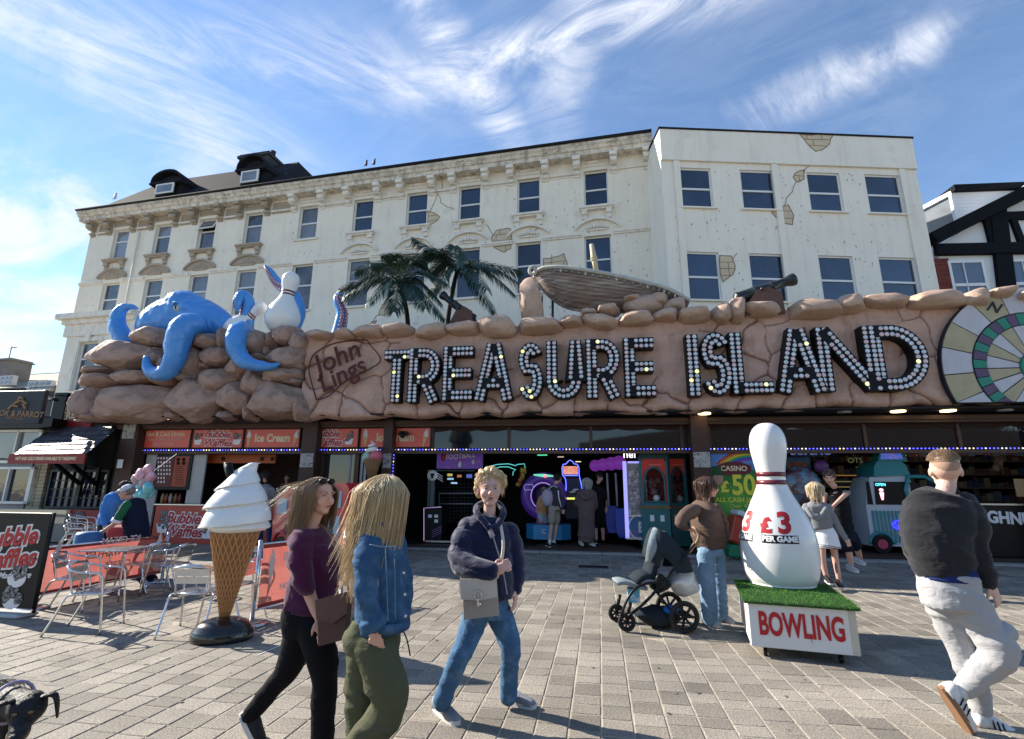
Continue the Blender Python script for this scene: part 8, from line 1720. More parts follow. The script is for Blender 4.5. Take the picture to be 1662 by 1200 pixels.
q = MB(); c0 = smooth_curve([P(774, 822, .03), P(774, 833, -.07), P(787, 848, -.12), P(797, 860, -.14)], 4); c1 = smooth_curve([P(815, 824, .06), P(817, 834, -.03), P(810, 848, -.09), P(801, 860, -.14)], 4)
q.tube(c0, [(.028, .018)]*len(c0), 10); q.tube(c1, [(.027, .018)]*len(c1), 10); q.tube(smooth_curve([P(774, 822, .03), P(786, 816, .11), P(806, 816, .12), P(815, 824, .06)], 4), .024, 10); link('collar', remesh(q, .009, m_puf, 2), jo)
q = MB(); q.tube(smooth_curve([P(800, 870, -.165), P(809, 900, -.185), P(818, 935, -.185), P(823, 965, -.165)], 4), .005, 6, flat=1); q.build('zip', M('zip_grey', (.3, .3, .32), .4), jo)
q = MB(); q.tube(smooth_curve([P(792, 852, -.125), P(797, 866, -.145), P(800, 872, -.15)], 3), .02, 8); q.build('blouse', M('blouse_print', (.5, .4, .42), .8, col2=(.15, .1, .15), vs=40, bump=0), t)
m_jean = M('blue_jeans', (.06, .13, .235), .85, bump=.35, bs=120, var=.2, vs=12, col2=(.11, .20, .32), m2=(.46, .72))
tr_ = MB(); torso_tube(tr_, [(P(791, 960), .16, .13), (P(791, 985), .17, .14), (P(791, 1003), .16, .13)], lat)
limb(tr_, [P(772, 1000, -.04), P(760, 1035, -.09), P(746, 1066, -.13), P(734, 1095, -.11), P(717, 1140, -.08)], [.105, .092, .078, .068, .066]); limb(tr_, [P(811, 998, .04), P(823, 1030, .03), P(829, 1055, .01), P(827, 1090, .07), P(825, 1130, .1)], [.105, .09, .078, .068, .066])
mk(t, 'jeans', tr_, .009, m_jean, 1, wrinkle(.007, 6, 3))
m_shg = M('shoe_grey', (.23, .24, .26), .8, bump=.4, bs=150); fl = lambda p: V((p.x, p.y, 0))-t.location
shoe(t, fl(G(706, 1150)), fl(G(742, 1178)), m_shg, m_solew, 1.05); shoe(t, fl(G(818, 1138)), fl(G(868, 1151)), m_shg, m_solew, 1.05)
hm = hmat('hair_curly_fair', (.44, .30, .15), .3); q = MB(); rg = random.Random(8); hair_cap(q, T1, 1.08)
for k in range(190):
    a = rg.uniform(0, 6.28); e = rg.uniform(-.8, 1.5); d = V((math.cos(a)*math.cos(e), math.sin(a)*math.cos(e), math.sin(e)))
    if d.y > (.2 if d.z > -.1 else .02) and d.z < .60: continue
    k_ = rg.uniform(1.0, 1.28); q.ell((d.x*.092*k_, -.022+d.y*.092*k_, .040+d.z*.088*k_), (rg.uniform(.014, .028),)*3, 10, 8, 0, T1)
link('hair', remesh(q, .006, hm, 1, lambda p: .006*noise.noise(p*38)+.004*noise.noise(p*90)), t)
for m_, sd_2, n_s in ((hm, 21, 420), (hmat('hair_fair_tip', (.62, .48, .29)), 22, 420)): hair_strands(t, T1, 1.17, m_, n_s, .055, V((.2, 0, 0)), sd_2, .0026, .66, .16, .008)
bg2 = thing('handbag', 'beige leather crossbody handbag with a silver ring clasp on the older woman', 'bag', t.location); m_bei = M('beige_leather', (.56, .48, .39), .5, bump=.25, bs=40, var=.12); m_bei2 = M('taupe_leather', (.38, .32, .26), .6, bump=.25, bs=40, var=.12)
q = MB(); panel(q, [P(751, 941, -.25), P(754, 1005, -.27), P(810, 998, -.27), P(806, 939, -.25)], .075); q.build('bag_body', m_bei2, bg2); q = MB(); panel(q, [P(749, 939, -.25), P(750, 971, -.26), P(778, 974, -.265), P(808, 968, -.26), P(806, 937, -.25)], .014, .05); q.build('flap', m_bei, bg2)
c = P(776, 967, -.34); q = MB(); q.tube([c+V((.024*math.cos(a), 0, .026*math.sin(a))) for a in np.linspace(0, 6.28, 18)], .0045, 6, closed=True); q.box(c.x-.006, c.x+.006, c.y-.004, c.y+.004, c.z-.06, c.z-.02); q.build('ring_clasp', m_alu, bg2); q = MB(); q.lathe([(0, 0), (.017, 0), (.017, .008)], 12, T=Matrix.Translation(P(777, 981, -.325)) @ Matrix.Rotation(math.pi/2, 4, 'X')); q.build('stud', m_alu, bg2)
q = MB(); q.tube(smooth_curve([P(806, 939, -.26), P(813, 915, -.24), P(817, 885, -.215), P(814, 860, -.15), P(812, 846, -.04)], 4), .011, 6, flat=.35); q.build('strap', m_bei, bg2); q = MB(); q.tube(smooth_curve([P(750, 941, -.22), P(748, 930, -.15), P(749, 922, -.08)], 4), .009, 6, flat=.35); q.build('strap', m_bei, bg2)
# ---------------------------------------------------------------- 4 pram woman
Y0 = 6.45; t = person('brown haired woman in a loose brown sweatshirt and pale jeans holding the pram handle', (at(1155, 1010, Y0).x, Y0, 0)); P = PX(t, Y0)
body = MB(); H_ = P(1150, 792); fd = V((.93, -.15, -.08)); T1 = frame(H_, fd); head_geo(body, T1, 1.0); lat = V((.35, -.9, 0)).normalized()
limb(body, [P(1147, 806), P(1145, 818), P(1145, 828)], [.05, .05, .06]); limb(body, [P(1126, 832, -.15), P(1106, 850, -.22), P(1117, 858, -.22)], [.05, .045, .03]); hand_geo(body, P(1114, 858, -.23), V((.75, .2, -.25)), V((0, -.4, .9)), 1, 1.0)
limb(body, [P(1165, 835, .15), P(1168, 870, .15)], [.05, .04]); torso_tube(body, [(P(1146, 835), .14, .1), (P(1150, 890), .14, .12)], lat); limb(body, [P(1148, 900, -.08), P(1150, 955, -.08), P(1153, 1005, -.08)], [.07, .05, .04]); limb(body, [P(1164, 900, .08), P(1167, 950, .08), P(1174, 1000, .1)], [.07, .05, .04]); mk(t, 'body', body, .009, sk_t, 2); face_bits(t, T1)
tp = MB(); torso_tube(tp, [(P(1144, 815), .12, .09), (P(1143, 826), .22, .14), (P(1146, 848), .235, .19), (P(1150, 870), .23, .20), (P(1153, 884), .20, .185), (P(1154, 890), .18, .16)], lat); limb(tp, [P(1128, 828, -.12), P(1111, 838, -.2), P(1105, 850, -.24), P(1112, 857, -.24)], [.09, .085, .07, .045]); limb(tp, [P(1162, 828, .12), P(1172, 850, .16), P(1176, 872, .12)], [.09, .08, .06])
mk(t, 'sweatshirt', tp, .012, M('brown_sweat', (.115, .078, .062), .9, bump=.3, bs=90, var=.12), 2, wrinkle(.012, 6, 8))
tr_ = MB(); torso_tube(tr_, [(P(1153, 880), .16, .14), (P(1153, 900), .18, .15)], lat); limb(tr_, [P(1146, 900, -.08), P(1147, 935, -.1), P(1150, 970, -.1), P(1152, 1004, -.08)], [.115, .105, .10, .105]); limb(tr_, [P(1163, 900, .08), P(1166, 935, .08), P(1169, 970, .08), P(1170, 998, .1)], [.11, .095, .088, .09]); mk(t, 'jeans', tr_, .012, M('pale_jeans', (.19, .30, .42), .85, bump=.3, bs=90, var=.3, vs=4), 2, wrinkle(.010, 7, 4))
fl = lambda p: V((p.x, p.y, 0))-t.location; m_shw = M('shoe_white', (.42, .42, .44), .6, bump=.3, bs=60, var=.3, vs=20); shoe(t, fl(G(1146, 1012)), fl(G(1170, 1020)), m_shw, m_solew, 1.05); shoe(t, fl(G(1164, 1004)), fl(G(1190, 1013)), m_shw, m_solew, 1.05)
hm = hmat('hair_brown', (.085, .042, .026)); q = MB(); hair_cap(q, T1, 1.08); q.build('hair', hm, t); hair_strands(t, T1, 1.08, hm, 480, .17, V((-.15, 0, 0)), 31, .006, .8, .03)
q = MB()
for s_ in (-1, 1): q.ell((s_*.034, .086, .012), (.027, .012, .020), 12, 8, 0, T1)
q.tube([T1 @ V((-.06, .078, .015)), T1 @ V((-.085, -.01, .01))], .004, 6); q.tube([T1 @ V((.06, .078, .015)), T1 @ V((.085, -.01, .01))], .004, 6); o = q.build('sunglasses', M('glasses_red', (.10, .015, .02), .2, bump=0, coat=.5), None, t.location); tag(o, 'dark red sunglasses worn by the woman at the pram', 'sunglasses')
# ---------------------------------------------------------------- 5 man right
Y0 = 3.72; t = person('man in a black sweatshirt and grey cargo joggers walking away, hand in pocket', (at(1560, 1100, Y0).x, Y0, 0)); P = PX(t, Y0)
body = MB(); H_ = P(1534, 765); fd = V((.42, .9, .0)); T1 = frame(H_, fd); head_geo(body, T1, 1.09, True); lat = V((.88, -.35, 0)).normalized()
limb(body, [P(1537, 785), P(1533, 802), P(1530, 818)], [.064, .066, .075]); limb(body, [P(1576, 835, -.03), P(1590, 885, -.06), P(1606, 945, -.06)], [.06, .05, .034]); hand_geo(body, P(1607, 948, -.06), V((.35, .05, -.9)), V((.35, -.9, 0)), 1.08, .45, -1)
limb(body, [P(1488, 835, .1), P(1490, 890, .16), P(1500, 930, .3)], [.06, .05, .034]); hand_geo(body, P(1502, 932, .3), V((.2, .3, -.9)), V((-.9, 0, 0)), 1.05, .8)
torso_tube(body, [(P(1530, 830), .17, .11), (P(1535, 930), .14, .11)], lat); limb(body, [P(1528, 975, .06), P(1562, 1055, .08), P(1592, 1160, .1)], [.08, .06, .05]); limb(body, [P(1566, 975, -.05), P(1618, 1058, -.11), P(1562, 1122, .0)], [.08, .06, .05]); mk(t, 'body', body, .0075, sk_p, 2)
tp = MB(); torso_tube(tp, [(P(1531, 800), .12, .09), (P(1528, 816), .215, .13), (P(1524, 845), .235, .155), (P(1524, 880), .225, .155), (P(1530, 912), .20, .15), (P(1535, 930), .19, .145)], lat)
limb(tp, [P(1565, 822, -.02), P(1578, 850, -.06), P(1586, 882, -.08), P(1596, 915, -.08), P(1605, 944, -.06)], [.10, .092, .080, .068, .050]); limb(tp, [P(1490, 824, .08), P(1482, 860, .14), P(1486, 895, .2), P(1498, 925, .3)], [.095, .085, .07, .05]); tp.tube([P(1548, 798, .06), P(1534, 795, -.03), P(1520, 800, .04)], .03, 8)
mk(t, 'sweatshirt', tp, .012, M('black_sweat', (.022, .022, .025), .95, bump=.3, bs=100, var=.12, sheen=.15), 1, wrinkle(.017, 6, 11))
q = MB(); torso_tube(q, [(P(1536, 922), .185, .15), (P(1539, 942), .20, .165)], lat); q.build('tshirt_hem', M('navy_cloth', (.02, .03, .12), .9), t)
m_jog = M('grey_joggers', (.36, .355, .36), .95, bump=.35, bs=110, var=.1, sheen=.1)
tr_ = MB(); torso_tube(tr_, [(P(1536, 932), .19, .155), (P(1541, 960), .195, .165), (P(1545, 985), .195, .17)], lat)
limb(tr_, [P(1528, 975, .06), P(1548, 1020, .08), P(1562, 1055, .08), P(1578, 1100, .1), P(1592, 1148, .1)], [.125, .11, .098, .088, .066]); limb(tr_, [P(1566, 975, -.05), P(1600, 1020, -.08), P(1622, 1058, -.12), P(1600, 1085, -.06), P(1566, 1118, .0)], [.13, .118, .112, .088, .064])
jo = mk(t, 'joggers', tr_, .011, m_jog, 2, wrinkle(.013, 5.5, 13)); q = MB(); c = P(1620, 1028, -.2); q.ell(P(1622, 1025, -.10), (.085, .10, .07), 16, 12); q.build('cargo_pocket', m_jog, jo)
m_wh = M('trainer_white', (.62, .62, .62), .5, bump=.1); m_gum = M('sole_gum', (.24, .13, .07), .7)
q = MB(); q.tube([P(1566, 1112, .0), P(1552, 1133, .0)], [.052, .046], 14); q.build('sock', m_solew, t); q = MB(); q.tube([P(1593, 1140, .1), P(1596, 1172, .1)], [.05, .046], 14); q.build('sock', m_solew, t)
shoe(t, P(1524, 1118, .0), P(1572, 1192, .0), m_wh, m_gum, 1.2, V((.85, -.1, .5)), True); fl = lambda p: V((p.x, p.y, 0))-t.location; shoe(t, P(1580, 1180, .1), P(1654, 1203, .06), m_wh, m_gum, 1.2, Z_, True)
hm = hmat('hair_fade', (.22, .135, .075), .5); q = MB(); q.ell((0, -.020, .066), (.083, .100, .076), 24, 16, 0, T1); hc_ = q.build('hair', hm, t); q2 = MB(); q2.ell((0, -.020, .036), (.0855, .103, .088), 24, 16, 0, T1); q2.build('faded_sides', M('hair_stubble', (.36, .23, .155), .8, bump=.4, bs=200), hc_); q = MB(); rg = random.Random(3)
for k in range(2200):
    a = rg.uniform(0, 6.28); e = rg.uniform(.1, 1.5); d = V((math.cos(a)*math.cos(e), math.sin(a)*math.cos(e), math.sin(e))); p = V((d.x*.084, -.020+d.y*.101, .066+d.z*.077)); q.tube([T1 @ p, T1 @ (p+d*.013+V((rg.uniform(-.006, .006), .012, .003)))], [.002, .0007], 3, caps=False)
stuff(q.build('hair_strands', hm, t))
# ---------------------------------------------------------------- generic smaller figures
def figure(lab, Y0, head, scale, fd, lat, tors, arms, legs, top, bot, skin, hair, hl=.0, hw=None, hn=120, feet=None, shoem=None, vox=.016, hands=True, topw=(.2, .13), coat=None, hs=1.0, bare=0, ox=None, ztop=None, sleeve=1.0, legr=(.085, .06, .05), loc=None, curl=0):
    t = person(lab, loc or (at(head[0], head[1], Y0).x, Y0, 0)); P = PX(t, Y0); H_ = P(*head); T1 = frame(H_, V(fd)); body = MB(); head_geo(body, T1, scale); s = scale; lt = V(lat).normalized()
    limb(body, [H_+V((0, 0, -.07*s)), H_*.3+P(*tors[0])*.7+V((0, 0, .02))], [.05*s, .06*s]); tp = MB()
    pts = [P(*x) for x in tors]; n = len(pts); ws = [.5, 1.0, .98, .93, .95, 1.0][:n] if n < 7 else [1]*n
    sec = [(p, topw[0]*s*w_, topw[1]*s*(w_+.1)) for p, w_ in zip(pts, ws)]; torso_tube(tp, sec, lt); torso_tube(body, [(p, a*.8, b*.8) for p, a, b in sec], lt)
    for a in arms:
        Q = [P(*x) for x in a]; limb(body, Q, [.045*s, .04*s, .028*s]); m = max(2, round(len(Q)*sleeve)); 
        if sleeve > 0:
            Qs = Q if sleeve >= 1 else [Q[0], Q[0].lerp(Q[1], min(1, sleeve*2))]
            limb(tp, Qs, [.075*s, .062*s, .045*s] if sleeve >= 1 else [.075*s, .07*s])
        hand_geo(body, Q[-1], (Q[-1]-Q[-2]), V((0, -1, .1)), s, .6)
    bt = MB()
    for a in legs:
        Q = [P(*x) for x in a]; limb(body, Q, [.07*s, .055*s, .04*s]); 
        if bare < 1:
            Qb = Q if bare == 0 else [Q[0], Q[0].lerp(Q[1], bare)]
            limb(bt, Qb, [legr[0]*s*1.2, legr[1]*s*1.25, legr[2]*s*1.3] if bare == 0 else [legr[0]*s*1.25, legr[0]*s*1.25])
    link('body', remesh(body, vox*.75, skin, 2), t); link('top', remesh(tp, vox, top, 2, wrinkle(.009, 7, Y0)), t)
    if bare < 1: torso_tube(bt, [(pts[-1]+V((0, 0, .03)), topw[0]*s*.85, topw[1]*s), (pts[-1]+V((0, 0, -.10*s)), topw[0]*s*.9, topw[1]*s*1.05)], lt); link('trousers', remesh(bt, vox, bot, 2, wrinkle(.008, 7, Y0+1)), t)
    q = MB(); hair_cap(q, T1, s*1.05); q.build('hair', hair, t)
    if hl: hair_strands(t, T1, s*1.05, hair, hn, hl, hw or V((0, 0, 0)), int(Y0*10), (.0075 if hl > .1 else .004)*s, .8, .03, curl)
    face_bits(t, T1, s)
    for f in (feet or []): shoe(t, P(*f[0]), P(*f[1]), shoem or m_shb, m_solew, 1.0*s)
    return t, P, T1
# 6 girl in grey hoodie, 7 man in black vest
m_hood = M('grey_hoodie', (.20, .205, .215), .95, bump=.3, bs=60, var=.15)
t, P, T1 = figure('blonde woman in a grey cropped hoodie and white skirt with a tattooed calf', 8.75, (1322, 795), .98, (.25, .96, 0), (.95, -.3, 0), [(1325, 815), (1326, 822), (1330, 840), (1334, 858)], [[(1343, 824, -.05), (1357, 850, -.05), (1372, 874, -.1)], [(1309, 824, .05), (1305, 850, .1), (1322, 862, .25)]],
    [[(1334, 885, -.03), (1336, 915, 0), (1344, 944, 0)], [(1352, 885, .0), (1357, 915, 0), (1363, 948, 0)]], m_hood, m_hood, sk_f, hmat('hair_ash_blonde', (.55, .44, .28), .7), .24, V((0, 0, 0)), 150, [((1340, 942, -.05), (1350, 950, -.3)), ((1358, 948, -.05), (1367, 957, -.3))], m_shb, .014, bare=1)
q = MB(); torso_tube(q, [(P(1337, 855), .14, .12), (P(1341, 870), .19, .16), (P(1344, 889), .215, .18)], V((.95, -.3, 0))); q.build('skirt', M('white_skirt', (.72, .72, .74), .8, bump=.3, bs=30), t); q = MB(); q.tube(smooth_curve([P(1309, 825, -.12), P(1318, 838, -.22), P(1330, 840, -.22), P(1341, 825, -.15)], 4), .035, 8); q.build('hood', m_hood, t)
for z in (1, 2): 
    q = MB(); torso_tube(q, [(P(1344, 883+z*2.4), .213+z*.0015, .178+z*.0015), (P(1344, 884+z*2.4), .214+z*.0015, .179+z*.0015)], V((.95, -.3, 0))); q.build('hem_stripe', m_blackg, t)
m_tat = M('tattoo_ink', (.12, .12, .13), .6, bump=0, col2=(.25, .17, .14), vs=30)
q = MB(); q.ell(P(1357, 922, -.04), (.022, .012, .09), 10, 8); q.build('tattoo', m_tat, t)
q = MB(); q.tube([P(1376, 877, -.12), P(1380, 880, -.14)], .004, 5); o = q.build('cigarette', m_white, None, t.location); tag(o, 'white cigarette held by the blonde woman in the grey hoodie', 'cigarette')
t, P, T1 = figure('muscular man in a black vest with a shoulder tattoo leaning towards the blonde woman', 9.3, (1346, 775), 1.08, (-.55, -.75, -.35), (.8, .5, 0), [(1357, 798), (1360, 804), (1365, 828), (1370, 858), (1372, 868)], [[(1376, 800, -.05), (1369, 806, -.3), (1352, 822, -.35)], [(1340, 803, .1), (1338, 830, .15), (1345, 860, .15)]],
    [[(1368, 870, -.1), (1378, 898, -.15), (1382, 922, -.1)], [(1382, 870, .1), (1392, 893, .15), (1397, 912, .3)]], M('vest_black', (.012, .012, .014), .9, bump=.2), M('shorts_navy', (.012, .014, .025), .9, bump=.2), sk_f, hmat('hair_dark_brown', (.05, .03, .022), .6), .05, V((0, 0, 0)), 260,
    [((1376, 924, -.05), (1392, 930, -.35)), ((1386, 912, .3), (1404, 918, .1))], m_shw, .014, sleeve=0, bare=.65)
q = MB(); q.ell(P(1373, 801, -.17), (.06, .045, .055), 12, 8); q.build('tattoo', m_tat, t); 
# 8-11 in the arcade (depth of the floor line there)
def dY(x, dep):    # world Y at column x, dep metres inside the front line
    d = ray(x, 800); q = FAC.P+FAC.uy*dep; k = (q-C0).dot(FAC.uy)/d.dot(FAC.uy); return (C0+d*k).y
t, P, T1 = figure('man in a dark hoodie with white sleeve stripe and beige shorts, wearing a backpack', dY(904, .35), (906, 777), 1.02, (.7, .7, 0), (.7, -.7, 0), [(900, 789), (899, 794), (899, 808), (900, 822)], [[(906, 795, -.1), (910, 812, -.12), (913, 826, -.12)], [(894, 795, .1), (897, 812, .15), (903, 820, .2)]],
    [[(896, 825, -.06), (895, 852, -.05), (891, 880, 0)], [(904, 825, .08), (903, 852, .05), (899, 882, .1)]], M('hoodie_dark', (.045, .045, .055), .9), M('shorts_beige', (.30, .26, .21), .9), sk_f, hmat('hair_short_dark', (.03, .022, .018), .5), .04, V((0, 0, 0)), 160, [((886, 886, 0), (893, 889, -.2)), ((897, 886, .1), (907, 890, -.1))], m_shb, .018, bare=.75)
q = MB(); q.tube([P(906, 796, -.2), P(907, 808, -.22), P(911, 823, -.2)], .015, 6); q.build('sleeve_stripe', m_white, t)
o_ = t.location; q = MB(); q.ell(P(889, 808, -.05), (.17, .13, .23), 16, 12); o = q.build('backpack', M('backpack_pink', (.42, .30, .36), .6, col2=(.30, .35, .45), vs=6, bump=.2), None, o_); tag(o, 'shiny pink and lilac backpack worn by the man in the dark hoodie', 'backpack'); 
q = MB(); q.tube(smooth_curve([P(889, 796, -.15), P(897, 789, -.15), P(905, 792, -.15)], 4), .02, 6); q.build('strap', MATS['backpack_pink'], o)
for x, y, d in ((892, 881, 0), (899, 883, .1)): q = MB(); q.tube([P(x, y-6, d), P(x, y+3, d)], .045, 10); q.build('sock', m_white, t)
t, P, T1 = figure('small child in a pink multicoloured dress standing on the pale blue ride platform', dY(880, .8), (883, 797), .78, (.1, .95, 0), (.95, 0, 0), [(882, 806), (881, 810), (881, 822), (882, 834), (882, 842)], [[(876, 811, 0), (872, 824, 0), (873, 834, 0)], [(888, 811, 0), (890, 822, 0), (890, 830, 0)]],
    [[(880, 838, 0), (879, 848, 0), (879, 855, 0)], [(886, 838, 0), (885, 848, 0), (885, 855, 0)]], M('dress_pink', (.50, .22, .26), .8, col2=(.55, .30, .10), vs=5, m2=(.48, .54)), m_white, sk_f, hmat('hair_child', (.25, .15, .09), .6), .12, V((0, 0, 0)), 80, None, None, .014, bare=1, topw=(.19, .15), loc=None)
q = MB(); torso_tube(q, [(P(881, 828), .13, .11), (P(881, 850), .20, .16)], V((1, 0, 0))); q.build('skirt', M('dress_multi', (.55, .10, .15), .8, col2=(.25, .40, .45), vs=7, m2=(.47, .53)), t)
for x in (879, 885): q = MB(); q.ell(P(x, 855.5, -.03), (.045, .09, .035), 10, 6); q.build('pink_shoe', M('shoe_pink', (.45, .12, .18), .6), t)
m_coat = M('coat_mauve', (.12, .085, .085), .9, bump=.2, var=.15)
t, P, T1 = figure('woman with long white hair in an ankle length mauve hooded coat seen from behind', dY(952, .3), (953, 784), 1.0, (.2, .97, 0), (.96, -.15, 0), [(952, 794), (952, 799), (952, 815), (952, 840), (952, 862), (951, 873)], [[(940, 802, 0), (935, 818, .05), (942, 826, .2)], [(964, 802, 0), (967, 820, .05), (962, 832, .2)]],
    [[(946, 860, 0), (945, 872, 0), (944, 880, 0)], [(958, 860, 0), (959, 872, 0), (961, 880, 0)]], m_coat, m_coat, sk_f, hmat('hair_white', (.40, .39, .37), .4), .24, V((0, 0, 0)), 140, [((940, 881, 0), (946, 886, -.2)), ((955, 883, 0), (966, 887, -.15))], M('shoe_cream2', (.35, .33, .3), .7), .018, topw=(.255, .19))
q = MB(); q.tube(smooth_curve([P(942, 799, -.12), P(947, 808, -.22), P(957, 808, -.22), P(963, 799, -.12)], 4), .05, 8); q.build('hood', m_coat, t)
t, P, T1 = figure('man in black standing in shadow beside the purple topped claw machine', dY(975, .9), (973, 775), 1.03, (.6, -.3, -.4), (.9, .3, 0), [(970, 789), (970, 794), (970, 812), (972, 832)], [[(960, 797, 0), (957, 815, 0), (962, 830, 0)], [(981, 797, 0), (985, 812, 0), (984, 824, 0)]],
    [[(967, 838, 0), (967, 858, 0), (968, 876, 0)], [(977, 838, 0), (978, 858, 0), (979, 876, 0)]], M('tee_black', (.012, .012, .012), .9), M('short_black', (.01, .01, .01), .9), sk_f, hmat('hair_black', (.012, .011, .011), .5), .04, V((0, 0, 0)), 120, [((962, 880, 0), (968, 883, -.2))], m_shb, .02, bare=.7, sleeve=.4)
# kiosk people
t, P, T1 = figure('kiosk worker in a pale apron standing far inside the bubble waffle kiosk', dY(465, 1.6), (467, 776), .95, (-.5, -.8, 0), (.9, -.3, 0), [(464, 787), (464, 791), (463, 806), (463, 830)], [[(457, 793, 0), (453, 808, -.1), (450, 815, -.2)], [(471, 793, 0), (474, 808, 0), (472, 820, 0)]],
    [[(460, 835, 0), (460, 860, 0), (460, 885, 0)], [(468, 835, 0), (468, 860, 0), (468, 885, 0)]], M('apron_pale', (.35, .3, .36), .9, col2=(.12, .05, .08), vs=4), m_shb, sk_f, hmat('hair_worker', (.10, .06, .05), .5), .04, V((0, 0, 0)), 90, None, None, .02)
t, P, T1 = figure('customer in a white netted top and dark jeans at the kiosk behind the giant cone', dY(429, -.55), (430, 772), .96, (-.1, .97, 0), (.97, .1, 0), [(430, 786), (430, 792), (430, 808), (430, 828)], [[(418, 795, 0), (414, 812, .1), (418, 822, .3)], [(442, 795, 0), (446, 812, .1), (442, 822, .3)]],
    [[(424, 835, 0), (423, 862, 0), (422, 888, 0)], [(436, 835, 0), (437, 862, 0), (438, 888, 0)]], M('net_top', (.35, .35, .36), .9, col2=(.05, .05, .06), vs=38, m2=(.49, .52)), M('jeans_dark', (.025, .05, .12), .9), sk_f, hmat('hair_cust', (.015, .012, .012), .5), .16, V((0, 0, 0)), 80, [((418, 893, 0), (422, 897, -.2)), ((434, 893, 0), (438, 897, -.2))], m_shw, .016)
# men at left behind the banner
t, P, T1 = figure('man in a bright blue shirt standing behind the man in the cap', 9.6, (206, 792), 1.0, (.7, .6, 0), (.6, -.8, 0), [(190, 803), (186, 808), (178, 822), (172, 842), (172, 852)], [[(176, 808, -.1), (168, 830, -.15), (170, 852, -.2)], [(196, 812, .15), (204, 828, .2), (212, 838, .2)]],
    [[(170, 855, -.05), (176, 895, 0), (172, 935, 0)], [(180, 855, .1), (186, 895, .1), (184, 935, .1)]], M('shirt_blue', (.06, .20, .50), .8, bump=.2, var=.08), M('trs_dark', (.02, .02, .03), .9), sk_f, hmat('hair_dk2', (.02, .016, .014), .5), .04, V((0, 0, 0)), 120, [((166, 938, 0), (180, 942, -.1))], m_shw, .016)
m_vest = M('vest_navy', (.012, .016, .035), .8, bump=.2)
t, P, T1 = figure('man in a patterned white cap, navy gilet and green polo leaning on the banner rail', 8.9, (206, 800), 1.03, (-.85, -.2, -.15), (.2, .95, 0), [(212, 814), (214, 819), (218, 838), (222, 862), (222, 885)], [[(206, 822, -.15), (188, 848, -.25), (168, 862, -.3)], [(222, 822, .15), (220, 850, .2), (205, 868, .2)]],
    [[(214, 890, -.1), (222, 922, -.1), (234, 946, -.1)], [(226, 890, .1), (238, 922, .1), (252, 946, .1)]], m_vest, M('trs_navy', (.015, .018, .035), .9), sk_t, hmat('hair_gr', (.15, .13, .12), .4), 0, None, 0, [((228, 948, -.1), (242, 954, -.3)), ((248, 948, .1), (262, 954, -.1))], m_shw, .015, sleeve=0, topw=(.21, .17))
q = MB(); limb(q, [P(207, 820, -.15), P(198, 832, -.2), P(190, 845, -.25)], [.085, .078, .072]); link('green_sleeve', remesh(q, .014, M('polo_green', (.01, .10, .045), .8), 2, wrinkle(.008, 8)), t); q = MB(); q.tube([P(191, 843, -.25), P(188, 848, -.25)], .076, 12); q.build('white_cuff', m_white, t)
q = MB(); q.ell((0, -.015, .055), (.092, .108, .085), 20, 12, 0, T1); q.ell((0, .10, .045), (.06, .07, .012), 14, 8, 0, T1); o = q.build('cap', M('cap_pattern', (.55, .58, .62), .8, col2=(.15, .2, .28), vs=22, m2=(.5, .56), bump=0), None, t.location); tag(o, 'white and grey patterned cap worn by the man in the navy gilet', 'cap')
q = MB(); q.box(-.2, .25, -.2, .2, 0, .2, bev=.03); p = at(205, 872, 9.0); o = q.build('red_bag', M('bag_red', (.30, .03, .04), .6, bump=.2), None, p); tag(o, 'red bag beside the man in the navy gilet', 'bag')
# ---------------------------------------------------------------- dog
g = G(20, 1190, .38); dog = thing('dog', 'black and grey dog with a folded ear and tan muzzle at the bottom left corner', 'dog', (g.x, g.y, 0)); o = dog.location
def D(x, y, z): v = G(x, y, z); return V((v.x-o.x, v.y-o.y, z))
hd = D(44, 1150, .46); fx = V((.45, -.75, -.45)).normalized(); T1 = frame(hd, fx); q = MB()
bk_ = V((-.85, .42, 0)).normalized()
q.ell((0, 0, 0), (.075, .085, .068), 20, 14, 0, T1); q.tube([T1 @ V((0, .05, -.01)), T1 @ V((0, .12, -.02)), T1 @ V((0, .165, -.022))], [.048, .036, .028], 14); q.ell((0, .165, -.02), (.027, .022, .024), 12, 8, 0, T1)
nk = hd+bk_*.16+V((0, 0, .0)); sh = hd+bk_*.30+V((0, 0, -.05)); hp2 = hd+bk_*.82+V((0, 0, -.06)); limb(q, [hd, nk, sh], [.07, .078, .10]); limb(q, [sh, sh.lerp(hp2, .35), sh.lerp(hp2, .7), hp2], [.12, .135, .115, .105])
side = V((bk_.y, -bk_.x, 0))
for s_ in (-1, 1):
    a = sh+side*s_*.075+V((0, 0, -.05)); limb(q, [a, a+bk_*.02+V((0, 0, -.14)), V((a.x, a.y, .05))-bk_*.01], [.05, .032, .022]); q.ell(V((a.x, a.y, .022))-bk_*.03, (.032, .04, .022), 10, 6)
    a = hp2+side*s_*.075+V((0, 0, -.03)); limb(q, [a, a-bk_*.05+V((0, 0, -.13)), a+bk_*.09+V((0, 0, -.22)), V((a.x, a.y, .04))+bk_*.05], [.07, .048, .026, .021]); q.ell(V((a.x, a.y, .022))+bk_*.03, (.03, .04, .022), 10, 6)
limb(q, [hp2+bk_*.08, hp2+bk_*.2+V((0, 0, .06)), hp2+bk_*.32+V((0, 0, .16))], [.03, .02, .01])
m_dog = M('dog_fur', (.010, .010, .012), .55, bump=.5, bs=90, var=.3, col2=(.045, .045, .05), vs=6, m2=(.55, .7)); link('body', remesh(q, .009, m_dog, 2, lambda p: .003*noise.noise(p*60)), dog)
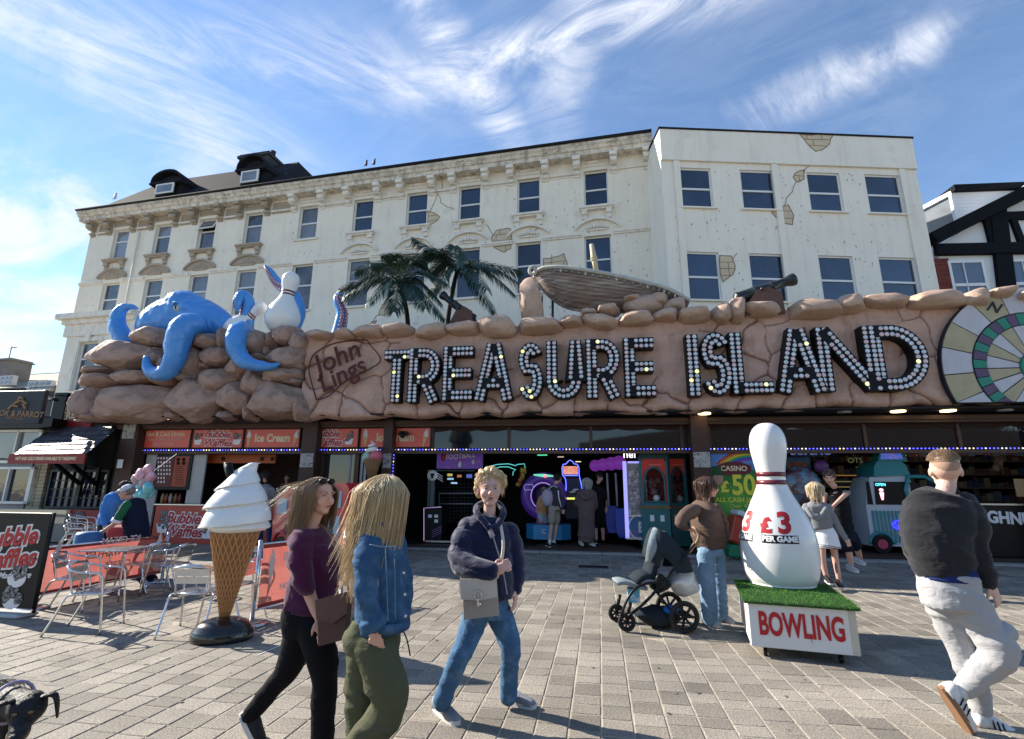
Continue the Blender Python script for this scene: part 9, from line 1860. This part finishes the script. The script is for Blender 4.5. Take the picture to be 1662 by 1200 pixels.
for s_, e1, e2 in ((1, V((.11, .02, .05)), V((.125, .045, -.055))), (-1, V((-.10, .0, .05)), V((-.12, .03, -.05)))):
    q = MB(); P_ = smooth_curve([T1 @ V((s_*.05, -.01, .045)), T1 @ e1, T1 @ e2], 4); q.tube(P_, lerp_list([.022, .024, .022, .010], len(P_)), 10, flat=.45); q.build('ear', m_dog, dog)
    q = MB(); q.ell((s_*.03, .068, .022), (.010, .008, .010), 10, 8, 0, T1); q.build('eye', m_eyed, dog); q = MB(); q.ell((s_*.028, .07, .042), (.011, .006, .007), 8, 6, 0, T1); q.build('tan_brow', M('dog_tan', (.22, .12, .06), .8), dog)
    q = MB(); q.ell((s_*.024, .105, -.030), (.018, .045, .016), 12, 8, 0, T1); q.build('tan_muzzle', MATS['dog_tan'], dog)
q = MB(); q.ell((0, .188, -.012), (.014, .008, .010), 10, 8, 0, T1); q.build('nose', m_blackg, dog)
q = MB(); rg = random.Random(6)
for k in range(5000):
    f = rg.random(); c = sh.lerp(hp2, f*1.0); a = rg.uniform(-1.5, 1.5); r_ = .125; n = side*math.sin(a)+V((0, 0, math.cos(a))); p = c+n*r_; q.tube([p, p+bk_*.03+n*.006+side*rg.uniform(-.006, .006)], [.0014, .0004], 3, caps=False)
stuff(q.build('back_fur', M('fur_grey', (.16, .16, .16), .6, bump=0, isl=1.2), dog))
q = MB(); q.tube([nk+V((.0, 0, 0))+ (side*math.cos(a)+V((0, 0, math.sin(a))))*.088 for a in np.linspace(0, 6.28, 20)], .008, 6, closed=True); o2 = q.build('collar', M('collar_lilac', (.35, .3, .42), .5), None, dog.location); tag(o2, 'pale lilac collar on the black dog', 'collar')

def fold_(m_):       # soft creases in cloth
    nt, b, L = nodes(m_)
    for n_ in nt.nodes:
        if n_.type == 'BUMP':
            n_.inputs['Distance'].default_value = .022; n_.inputs['Strength'].default_value = .55; z_ = n_.inputs['Height'].links[0].from_node; z_.inputs['Scale'].default_value = 11; z_.inputs['Detail'].default_value = 7; z_.inputs['Distortion'].default_value = 1.2
            mp = N(nt, 'ShaderNodeMapping'); mp.inputs['Scale'].default_value = (.8, .8, 1.5); mp.inputs['Rotation'].default_value = (.3, .4, 0); L(z_.inputs['Vector'].links[0].from_socket, mp.inputs[0]); L(mp.outputs[0], z_.inputs['Vector'])
for k_, m_ in MATS.items():
    if any(w_ in k_ for w_ in ('knit', 'denim', 'jeans', 'sweat', 'jogger', 'hoodie', 'cotton', 'coat', 'vest', 'shirt', 'tee_', 'trs', 'short', 'pram', 'cloth', 'quilt', 'felt', 'dress')): m_.node_tree.nodes['Principled BSDF'].inputs['Specular IOR Level'].default_value = .1; fold_(m_)
q = MB(); rg = random.Random(77)
for k in range(420):
    x = rg.uniform(-9, 8); y = rg.uniform(2.5, 12.4); r_ = rg.uniform(.008, .022); q.add([(x+r_*math.cos(a*1.05)*rg.uniform(.8, 1.1), y+r_*math.sin(a*1.05)*.9, .0035+.0002*(k % 5)) for a in range(6)], [[0, 1, 2, 3, 4, 5]])
o = stuff(q.build('gum_spots', M('gum_grey', (.13, .12, .105), .9, bump=0, isl=1.3, var=.2))); tag(o, 'flattened gum and dirt spots scattered over the paving', 'gum spots')
